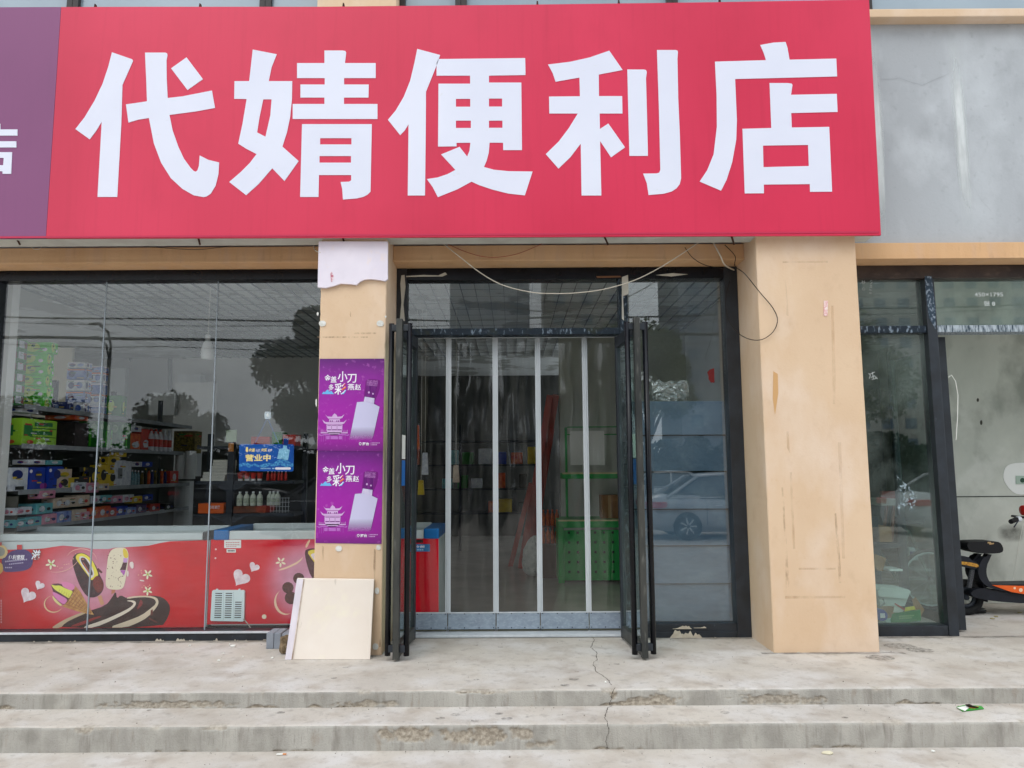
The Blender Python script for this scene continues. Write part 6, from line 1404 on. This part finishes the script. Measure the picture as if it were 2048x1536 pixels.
# ------------------------------------------------------------------ electric moped
YM = 6.98
mo = root('electric_moped', 'small black electric moped with an orange side panel parked in the vacant unit', 'moped', (U(2010, 1230, YM).x, YM, FZ))
mblk = mat('moped_black', C(34, 36, 44), C(26, 28, 34), s=10, rough=.45); mor = mat('moped_orange', C(232, 106, 44), C(222, 92, 36), s=4, rough=.3)
S = lambda n, p, m, Y, th, par=mo, sm=1: shape(n, p, ZV, Y, m, par, th=th, sm=sm)
seat = S('seat', [[(857, 772), (866, 752), (900, 744), (1000, 741), (1080, 742), (1108, 758), (1125, 800), (1112, 826), (1040, 832), (940, 830), (900, 818), (868, 798)]], mat('seat_vinyl', C(24, 24, 27), rough=.55), YM-.09, .18)
S('seat_emblem', [[(1008, 745), (1030, 745), (1034, 755), (1055, 752), (1052, 762), (1022, 766), (1018, 756), (1006, 756)]], mat('emblem_tan', C(170, 140, 100), rough=.5), YM-.092, .001, seat, 0)
S('seat_post', [[(935, 832), (965, 834), (925, 898), (895, 885)], [(1008, 836), (1038, 838), (1010, 900), (975, 960), (940, 940), (985, 880)]], mblk, YM-.03, .06, sm=0)
S('frame_body', [[(1018, 870), (1000, 930), (998, 980), (1015, 1030), (1045, 1060), (1273, 1056), (1500, 1050), (1560, 1000), (1600, 1060), (1540, 1120), (1273, 1130), (1060, 1095), (1000, 1070), (950, 1020), (935, 960), (950, 900), (985, 850)]], mblk, YM-.10, .20)
S('rear_cover', [[(700, 860), (790, 850), (860, 850), (890, 880), (945, 905), (945, 945), (900, 945), (850, 930), (760, 920), (690, 900)]], mblk, YM-.09, .18)
S('orange_stripe', [[(700, 880), (780, 885), (900, 898), (942, 912), (938, 935), (900, 925), (850, 915), (760, 902)]], mat('stripe_amber', C(214, 160, 60), C(150, 100, 50), s=50, rough=.3), YM-.094, .003)
S('orange_panel', [[(1040, 1062), (1273, 1068), (1500, 1066), (1500, 1120), (1273, 1127), (1180, 1112)]], mor, YM-.108, .006, sm=0)
S('panel_print', [circ(1250, 1098, 14), circ(1205, 1084, 9)], mat('print_cream', C(236, 200, 170), rough=.4), YM-.1095, .0008, sm=0)
S('under_body', [[(880, 1110), (960, 1080), (1060, 1100), (1273, 1130), (1560, 1125), (1500, 1185), (1273, 1195), (1180, 1190), (1060, 1180), (960, 1165), (900, 1150)]], mblk, YM-.08, .16)
rx_, rz_ = zm(ZV, (845, 1150)); c = U(rx_, rz_, YM); rwr = c.z-FZ-.03
wheel(Vector((c.x, YM, FZ+rwr+.03)), rwr, mo, 'rear_wheel', .035, 26, rim=True, sp=8)
fwx = c.x+1.08; wheel(Vector((fwx, YM, FZ+rwr+.03)), rwr, mo, 'front_wheel', .035, 26, rim=True, sp=8)
S('rear_fender', [arc(848, 1145, 165, 165, -60, 15, 18)], mblk, YM-.05, .10, sm=0)
MB().tube([U(*zm(ZV, (895, 945)), YM-.06), U(*zm(ZV, (870, 1080)), YM-.06)], .022, 8).build('shock_absorber', mat('spring_grey', C(90, 92, 96), C(40, 40, 44), s=90, streak=-.5, rough=.4), mo)
hb = [U(*zm(ZV, p), YM+.02) for p in ((1030, 582), (1115, 568), (1160, 575), (1210, 560), (1290, 568))]
hb[0].y -= .28; hb[1].y -= .20; hb[2].y -= .12; hb[3].y -= .04
hbo = MB().tube(hb, .011, 8).build('handlebar', mblk, mo, smooth=True)
MB().tube([hb[0], hb[0]*.1+hb[1]*.9], .021, 12).build('grip', rubber, hbo)
MB().tube([hb[1]*.2+hb[0]*.8+Vector((0, -.02, -.05)), hb[1]+Vector((0, -.02, -.01))], .006, 6).build('brake_lever', darkm, hbo)
MB().lathe(tuple(hb[1]), [(.026, 0), (.026, .03)], 12, 'x').build('clamp', alu, hbo)
ft = Vector((fwx-.12, YM, hb[3].z))
MB().tube([hb[4], ft, Vector((fwx-.02, YM, FZ+rwr*2+.1)), Vector((fwx, YM, FZ+rwr+.03))], .028, 10).build('front_column', mblk, mo)
MB().tube([hb[3]+Vector((0, 0, 0)), Vector((hb[4].x, YM+.02, hb[4].z)), Vector((hb[4].x+.02, YM+.25, hb[4].z))], .011, 8).build('handlebar', mblk, mo)
c = U(*zm(ZV, (1275, 515)), YM)
MB().lathe(tuple(c), [(.005, -.03), (.045, -.02), (.05, .0), (.045, .03), (.02, .04)], 14, 'x').build('red_mirror', mat('mirror_red', C(170, 36, 30), rough=.3), mo)
MB().hexa([(fwx-.2, YM-.1, FZ+.45), (fwx-.05, YM-.14, FZ+.45), (fwx-.1, YM-.14, FZ+.9), (fwx-.2, YM-.1, FZ+.9), (fwx-.2, YM+.1, FZ+.45), (fwx-.05, YM+.14, FZ+.45), (fwx-.1, YM+.14, FZ+.9), (fwx-.2, YM+.1, FZ+.9)]).build('leg_shield', mor, mo, bevel=.02)
blk = UZ(1955, 1228, FZ)
bm = bmesh.new(); bmesh.ops.create_icosphere(bm, subdivisions=3, radius=1)
for v in bm.verts: n = n2(v.co.x*2, v.co.y*2, v.co.z*2+4); v.co = Vector((blk.x+v.co.x*.11*(1+n), blk.y+.05+v.co.y*.06, FZ+.028+v.co.z*.026*(1+n)))
me = bpy.data.meshes.new('bag'); bm.to_mesh(me); bm.free(); tag(link_mesh('black_cloth', me, K1), 'crumpled black cloth lying under the rear wheel of the moped', 'cloth')
for px, py, lab in ((1985, 1238, 'dry yellow leaf on the floor in front of the moped'), (1992, 1234, 'dry leaf behind the other one in front of the moped'), (2040, 1226, 'dry leaf at the right edge under the moped')):
    flake(px, py, FZ, .022, .012, mat('dry_leaf', C(160, 150, 110), rough=.9), 'dry_leaf', lab, 'leaf', seed=px)

# ------------------------------------------------------------------ across the street: what the glass reflects
def sedan(paint, loc, rz, lab):
    r = root('parked_car', lab, 'car', loc, 'cars parked in front of the shop')
    gl = mat('car_glass', C(20, 26, 32), rough=.05, spec=.9); L = 4.45
    st_ = [(0, .30, .60, .70), (.05, .24, .88, .80), (.35, .20, .98, .86), (1.0, .18, .98, .88), (2.0, .18, .93, .88), (3.2, .18, .92, .87), (3.9, .20, .82, .84), (4.3, .24, .70, .76), (4.45, .34, .56, .62)]
    def lf(secs):
        v, f = [], []; n = len(secs[0])
        for s in secs: v += s
        for i in range(len(secs)-1):
            for j in range(n): a = i*n+j; b = i*n+(j+1) % n; f.append((a, b, b+n, a+n))
        f += [tuple(range(n))[::-1], tuple((len(secs)-1)*n+j for j in range(n))]; mb = MB(); mb.v = v; mb.f = f; return mb
    def sec(x, zb, zt, hw): return [(x, -hw*.9, zb), (x, -hw, zb+(zt-zb)*.3), (x, -hw, zb+(zt-zb)*.7), (x, -hw*.9, zt), (x, 0, zt+.03), (x, hw*.9, zt), (x, hw, zb+(zt-zb)*.7), (x, hw, zb+(zt-zb)*.3), (x, hw*.9, zb)]
    def loc_(mb, name, m, par=r, **k):
        me = mb.mesh(**k); me.materials.append(m); o = bpy.data.objects.new(name, me); COL.objects.link(o); o.parent = par; return o
    body = loc_(lf([sec(*s) for s in st_]), 'body', paint, smooth=True)
    gs = lambda x, z, hw: [(x, -hw, .9), (x, -hw*.86-.02, (z+.9)/2), (x, -hw*.74, z), (x, 0, z+.03), (x, hw*.74, z), (x, hw*.86+.02, (z+.9)/2), (x, hw, .9)]
    loc_(lf([gs(.45, .97, .78), gs(1.15, 1.40, .82), (gs(1.8, 1.44, .83)), gs(2.4, 1.42, .83), gs(3.3, .96, .80)]), 'glasshouse', gl, smooth=False)
    rs = lambda x, z, hw: [(x, -hw, z-.03), (x, -hw*.9, z+.02), (x, 0, z+.05), (x, hw*.9, z+.02), (x, hw, z-.03)]
    loc_(lf([rs(1.12, 1.40, .64), rs(1.8, 1.45, .66), rs(2.45, 1.42, .64)]), 'roof', paint, smooth=True)
    for s in (-1, 1):
        for a, b in (((.42, .80, .93), (1.15, .63, 1.4)), ((2.42, .64, 1.41), (3.3, .80, .93)), ((1.75, .85, .92), (1.78, .64, 1.42))):
            loc_(MB().tube([(a[0], s*a[1], a[2]), (b[0], s*b[1], b[2])], .035, 6), 'pillar', paint)
        for x in (.85, 3.55):
            w_ = MB().lathe((x, s*.70, .31), [(.2, 0), (.31, .01), (.315, .06), (.315, .14), (.31, .19), (.2, .2)] if s > 0 else [(.2, 0), (.31, -.01), (.315, -.06), (.315, -.14), (.31, -.19), (.2, -.2)], 24, 'y')
            tw = loc_(w_, 'wheel', rubber, smooth=False)
            for q in range(7):
                a = q*.8976; sp_ = MB().tube([(x+.04*math.cos(a), s*.918, .31+.04*math.sin(a)), (x+.185*math.cos(a), s*.914, .31+.185*math.sin(a))], .016, 5); loc_(sp_, 'spoke', alu, tw)
            hb_ = MB().lathe((x, s*.903, .31), [(.19, 0), (.2, s*.003), (.16, s*.004)], 20, 'y'); loc_(hb_, 'rim_well', darkm, tw)
        loc_(MB().box(-.01, .42, min(s*.45, s*.862), max(s*.45, s*.862), .70, .84), 'tail_light', mat('tail_red', C(190, 20, 24), rough=.2), bevel=.03)
        for sx0 in (1.28, 2.2, 3.12): loc_(MB().tube([(sx0, s*.886, .34), (sx0, s*.888, .6), (sx0, s*.883, .78), (sx0-.03, s*.80, .93)], .006, 4), 'door_seam', rubber)
        for sx0 in (1.45, 2.38): loc_(MB().box(sx0, sx0+.17, min(s*.88, s*.91), max(s*.88, s*.91), .745, .77), 'door_handle', alu, bevel=.006)
        loc_(MB().box(.5, 3.3, min(s*.80, s*.815), max(s*.80, s*.815), .925, .945), 'window_trim', alu)
        loc_(MB().box(4.12, 4.38, min(s*.5, s*.74), max(s*.5, s*.74), .56, .68), 'headlight', white, bevel=.02)
        loc_(MB().box(2.75, 2.95, min(s*.9, s*1.02), max(s*.9, s*1.02), .93, 1.05), 'mirror', paint, bevel=.02)
    r.rotation_euler.z = rz; return r
silver = mat('paint_silver', C(176, 180, 186), rough=.25, metal=.3, coat=.6); pdark = mat('paint_dark', C(40, 44, 52), rough=.25, coat=.6); pwhite = mat('paint_white', C(216, 218, 220), rough=.25, coat=.5)
sedan(silver, (3.0, -5.0, 0), 0, 'silver saloon car parked across the forecourt, reflected in the blue grey boards')
sedan(pdark, (-5.4, -4.4, 0), R(4), 'dark saloon car parked to the left, reflected behind the hanging sign')
sedan(pwhite, (9.0, -5.2, 0), R(-3), 'white saloon car parked to the right, reflected in the vacant unit window')
sedan(pwhite, (3.8, -14.5, 0), R(2), 'white saloon car parked across the road behind the silver one')
sedan(pdark, (-12.5, -15.5, 0), R(-2), 'dark saloon car parked across the road at the far left')
bark = mat('bark', C(84, 72, 60), rough=.95); lf1 = mat('leaf_dark', C(50, 66, 38), C(34, 48, 28), s=2, rough=.7); lf2 = mat('leaf_olive', C(98, 104, 52), C(64, 78, 42), s=2, rough=.7)
def tree(loc, h, cr, m, lab, seed, nl=5200, trunk=.16, cat='tree', name='street_tree'):
    rnd = random.Random(seed); r = root(name, lab, cat, loc, 'street trees opposite the shop'); x, y, z = loc
    mb = MB(); mb.tube([(x, y, z), (x+.1, y, z+h*.3), (x, y+.1, z+h*.5)], trunk, 8, radii=[trunk, trunk*.8, trunk*.6])
    cl = []
    for i in range(9):
        a = rnd.random()*6.28; e = rnd.uniform(.3, 1); R_ = cr*rnd.uniform(.4, .85)
        tip = Vector((x+R_*math.cos(a), y+R_*math.sin(a), z+h*(.45+.45*e)))
        mb.tube([(x, y+.05, z+h*.35), Vector((x, y, z+h*.45))*.5+tip*.5, tip], .05, 5, radii=[trunk*.5, trunk*.3, .02]); cl.append((tip, cr*rnd.uniform(.35, .55)))
    cl.append((Vector((x, y, z+h*.9)), cr*.45)); mb.build('trunk', bark, r)
    vs, fs = [], []
    for i in range(nl):
        c, q = rnd.choice(cl); d = Vector((rnd.gauss(0, 1), rnd.gauss(0, 1), rnd.gauss(0, .8))).normalized()*q*rnd.uniform(.5, 1.05)
        p = c+d; s = rnd.uniform(.05, .11); a = Vector((rnd.gauss(0, 1), rnd.gauss(0, 1), rnd.gauss(0, 1))).normalized()*s; b = a.orthogonal().normalized()*s*.6
        n = len(vs); vs += [tuple(p-a), tuple(p-b), tuple(p+a), tuple(p+b)]; fs.append((n, n+1, n+2, n+3))
    mb = MB(); mb.v, mb.f = vs, fs; me = bpy.data.meshes.new('c'); me.from_pydata(vs, [], fs); link_mesh('crown', me, m, r); return r
tree((-6.9, -14, 0), 7.3, 2.0, lf1, 'large dark tree opposite the left shop window', 1, 20000, .2)
tree((-6.2, -13.2, 0), 4.6, 1.9, lf1, 'bushy dark tree at the foot of the large tree across the road', 12, 12000, .12)
tree((-12.5, -15, 0), 4.2, 1.7, lf1, 'low dark tree left of the large tree across the road', 9, 9000, .12)
tree((-19, -17, 0), 4.3, 2.0, lf1, 'low dark tree at the far left across the road', 10, 9000, .12)
tree((4.6, -13, 0), 6.6, 1.7, lf2, 'olive tree opposite the right side light', 2, 9000)
tree((-1.5, -17, 0), 7.0, 1.9, lf2, 'olive tree opposite the shop door', 3, 9000)
tree((1.6, -18, 0), 6.6, 2.0, lf1, 'dark green tree opposite the door beside the olive one', 4, 9000)
tree((12.5, -16, 0), 7.0, 2.6, lf2, 'broad olive tree opposite the vacant unit', 5, 12000)
tree((-4.6, -19, 0), 5.0, 1.8, lf1, 'short dark tree between the large tree and the door', 6, 9000)
rnd = random.Random(77); vs, fs = [], []
for i in range(60000):
    x = rnd.uniform(-45, 45); hh = 2.5+1.0*n2(x*.35, 4)+.5*n2(x*1.3, 9); yy = -20+rnd.uniform(-1.2, 1.2)+.4*n2(x, 2); z = hh*(1-rnd.random()**2*1.0)
    if hh-z < .4 and rnd.random() < .4: continue
    s = rnd.uniform(.08, .17); a = Vector((rnd.gauss(0, 1), rnd.gauss(0, 1), rnd.gauss(0, 1))).normalized()*s; b = a.orthogonal().normalized()*s*.6; p = Vector((x, yy, z)); n = len(vs)
    vs += [tuple(p-a), tuple(p-b), tuple(p+a), tuple(p+b)]; fs.append((n, n+1, n+2, n+3))
hx = -45
while hx < 45:
    ta = 2.5+1.0*n2(hx*.35, 4)+.5*n2(hx*1.3, 9)-.45; tb = 2.5+1.0*n2((hx+.5)*.35, 4)+.5*n2((hx+.5)*1.3, 9)-.45; n = len(vs)
    vs += [(hx, -20, 0), (hx+.5, -20, 0), (hx+.5, -20.2, tb), (hx, -20.2, ta)]; fs.append((n, n+1, n+2, n+3)); hx += .5
me = bpy.data.meshes.new('h'); me.from_pydata(vs, [], fs)
tag(link_mesh('hedge', me, lf1), 'tall dark hedge lining the far side of the road', 'hedge', kind='stuff')
def tower(x0, x1, y, h, m, lab, fl=3.1):
    r = root('apartment_tower', lab, 'building', ((x0+x1)/2, y, 0)); MB().box(x0, x1, y-14, y, 0, h).build('wall', m, r)
    wd = MB(); n = int((x1-x0)/3.4)
    for i in range(n):
        for j in range(int(h/fl)):
            a = x0+(i+.3)*(x1-x0)/n; wd.box(a, a+1.7, y, y+.06, j*fl+1, j*fl+2.6)
    wd.build('windows', mat('far_pane', C(90, 104, 120), rough=.2), r, kind='stuff')
tw1 = mat('tower_render', C(176, 172, 164), C(160, 156, 150), s=.1, rough=.9); tw2 = mat('tower_grey', C(130, 136, 144), C(118, 124, 132), s=.1, rough=.9)
tower(-8.5, 2.5, -88, 75, tw2, 'tall grey apartment tower beyond the trees opposite the door'); tower(5, 17.5, -96, 80, tw1, 'tall pale apartment tower right of the grey one'); tower(23.5, 40, -90, 78, tw2, 'tall grey apartment tower opposite the side light')
tower(48, 80, -100, 60, tw1, 'wide pale apartment tower at the far right of the street')
def lamp(x, y, lab):
    r = root('street_lamp', lab, 'street lamp', (x, y, 0), 'street lamps across the road')
    MB().tube([(x, y, 0), (x, y, 7.4), (x-.15, y, 8.0), (x-.6, y, 8.4)], .06, 8).build('pole', darkm, r)
    MB().hexa([(x-1.0, y-.12, 8.35), (x-.55, y-.12, 8.38), (x-.55, y-.12, 8.46), (x-1.0, y-.12, 8.42), (x-1.0, y+.12, 8.35), (x-.55, y+.12, 8.38), (x-.55, y+.12, 8.46), (x-1.0, y+.12, 8.42)]).build('lamp_head', darkm, r)
lamp(-18.6, -21.5, 'nearer street lamp with a single bent arm across the road'); lamp(-20.6, -25, 'farther street lamp behind the first one across the road')
random.seed(4)
for i, (z, dz, lab) in enumerate(((6.9, .3, 'uppermost overhead cable bundle along the far kerb'), (6.75, .35, 'second overhead cable along the far kerb'), (6.25, .3, 'thick lower overhead cable bundle along the far kerb'), (6.05, .4, 'lowest thin overhead cable along the far kerb'))):
    for k in range(1):
        pts = [(x, -12.2-.1*i, z-dz*math.cos((x+4)*.09)*1.0+.1*n2(x*.3, i)) for x in range(-34, 36, 2)]
        MB().tube(pts, (.03, .012, .055, .012)[i], 6, cap=False).build('overhead_cable', K1, None, label=lab, cat='cable')
for x in (-34, 34):
    MB().tube([(x, -12.3, 0), (x, -12.3, 8.2)], .13, 10, radii=[.16, .11]).build('utility_pole', concrete, None, label='concrete utility pole carrying the cables at the far %s end' % ('left' if x < 0 else 'right'), cat='pole')

# ordinal labels for the members of rows
ORD = ['first', 'second', 'third', 'fourth', 'fifth', 'sixth', 'seventh', 'eighth', 'ninth', 'tenth']
rows = {}
for o in COL.objects:
    if o.parent is None and o.get('label') and o.get('group'): rows.setdefault(o['label'], []).append(o)
for l, g_ in rows.items():
    if len(g_) > 1:
        g_.sort(key=lambda o: (round(o.location.z, 1) if 'stack' in l else 0, o.location.x))
        for i, o in enumerate(g_): o['label'] = l+', '+ORD[min(i, 9)]+' from the left'
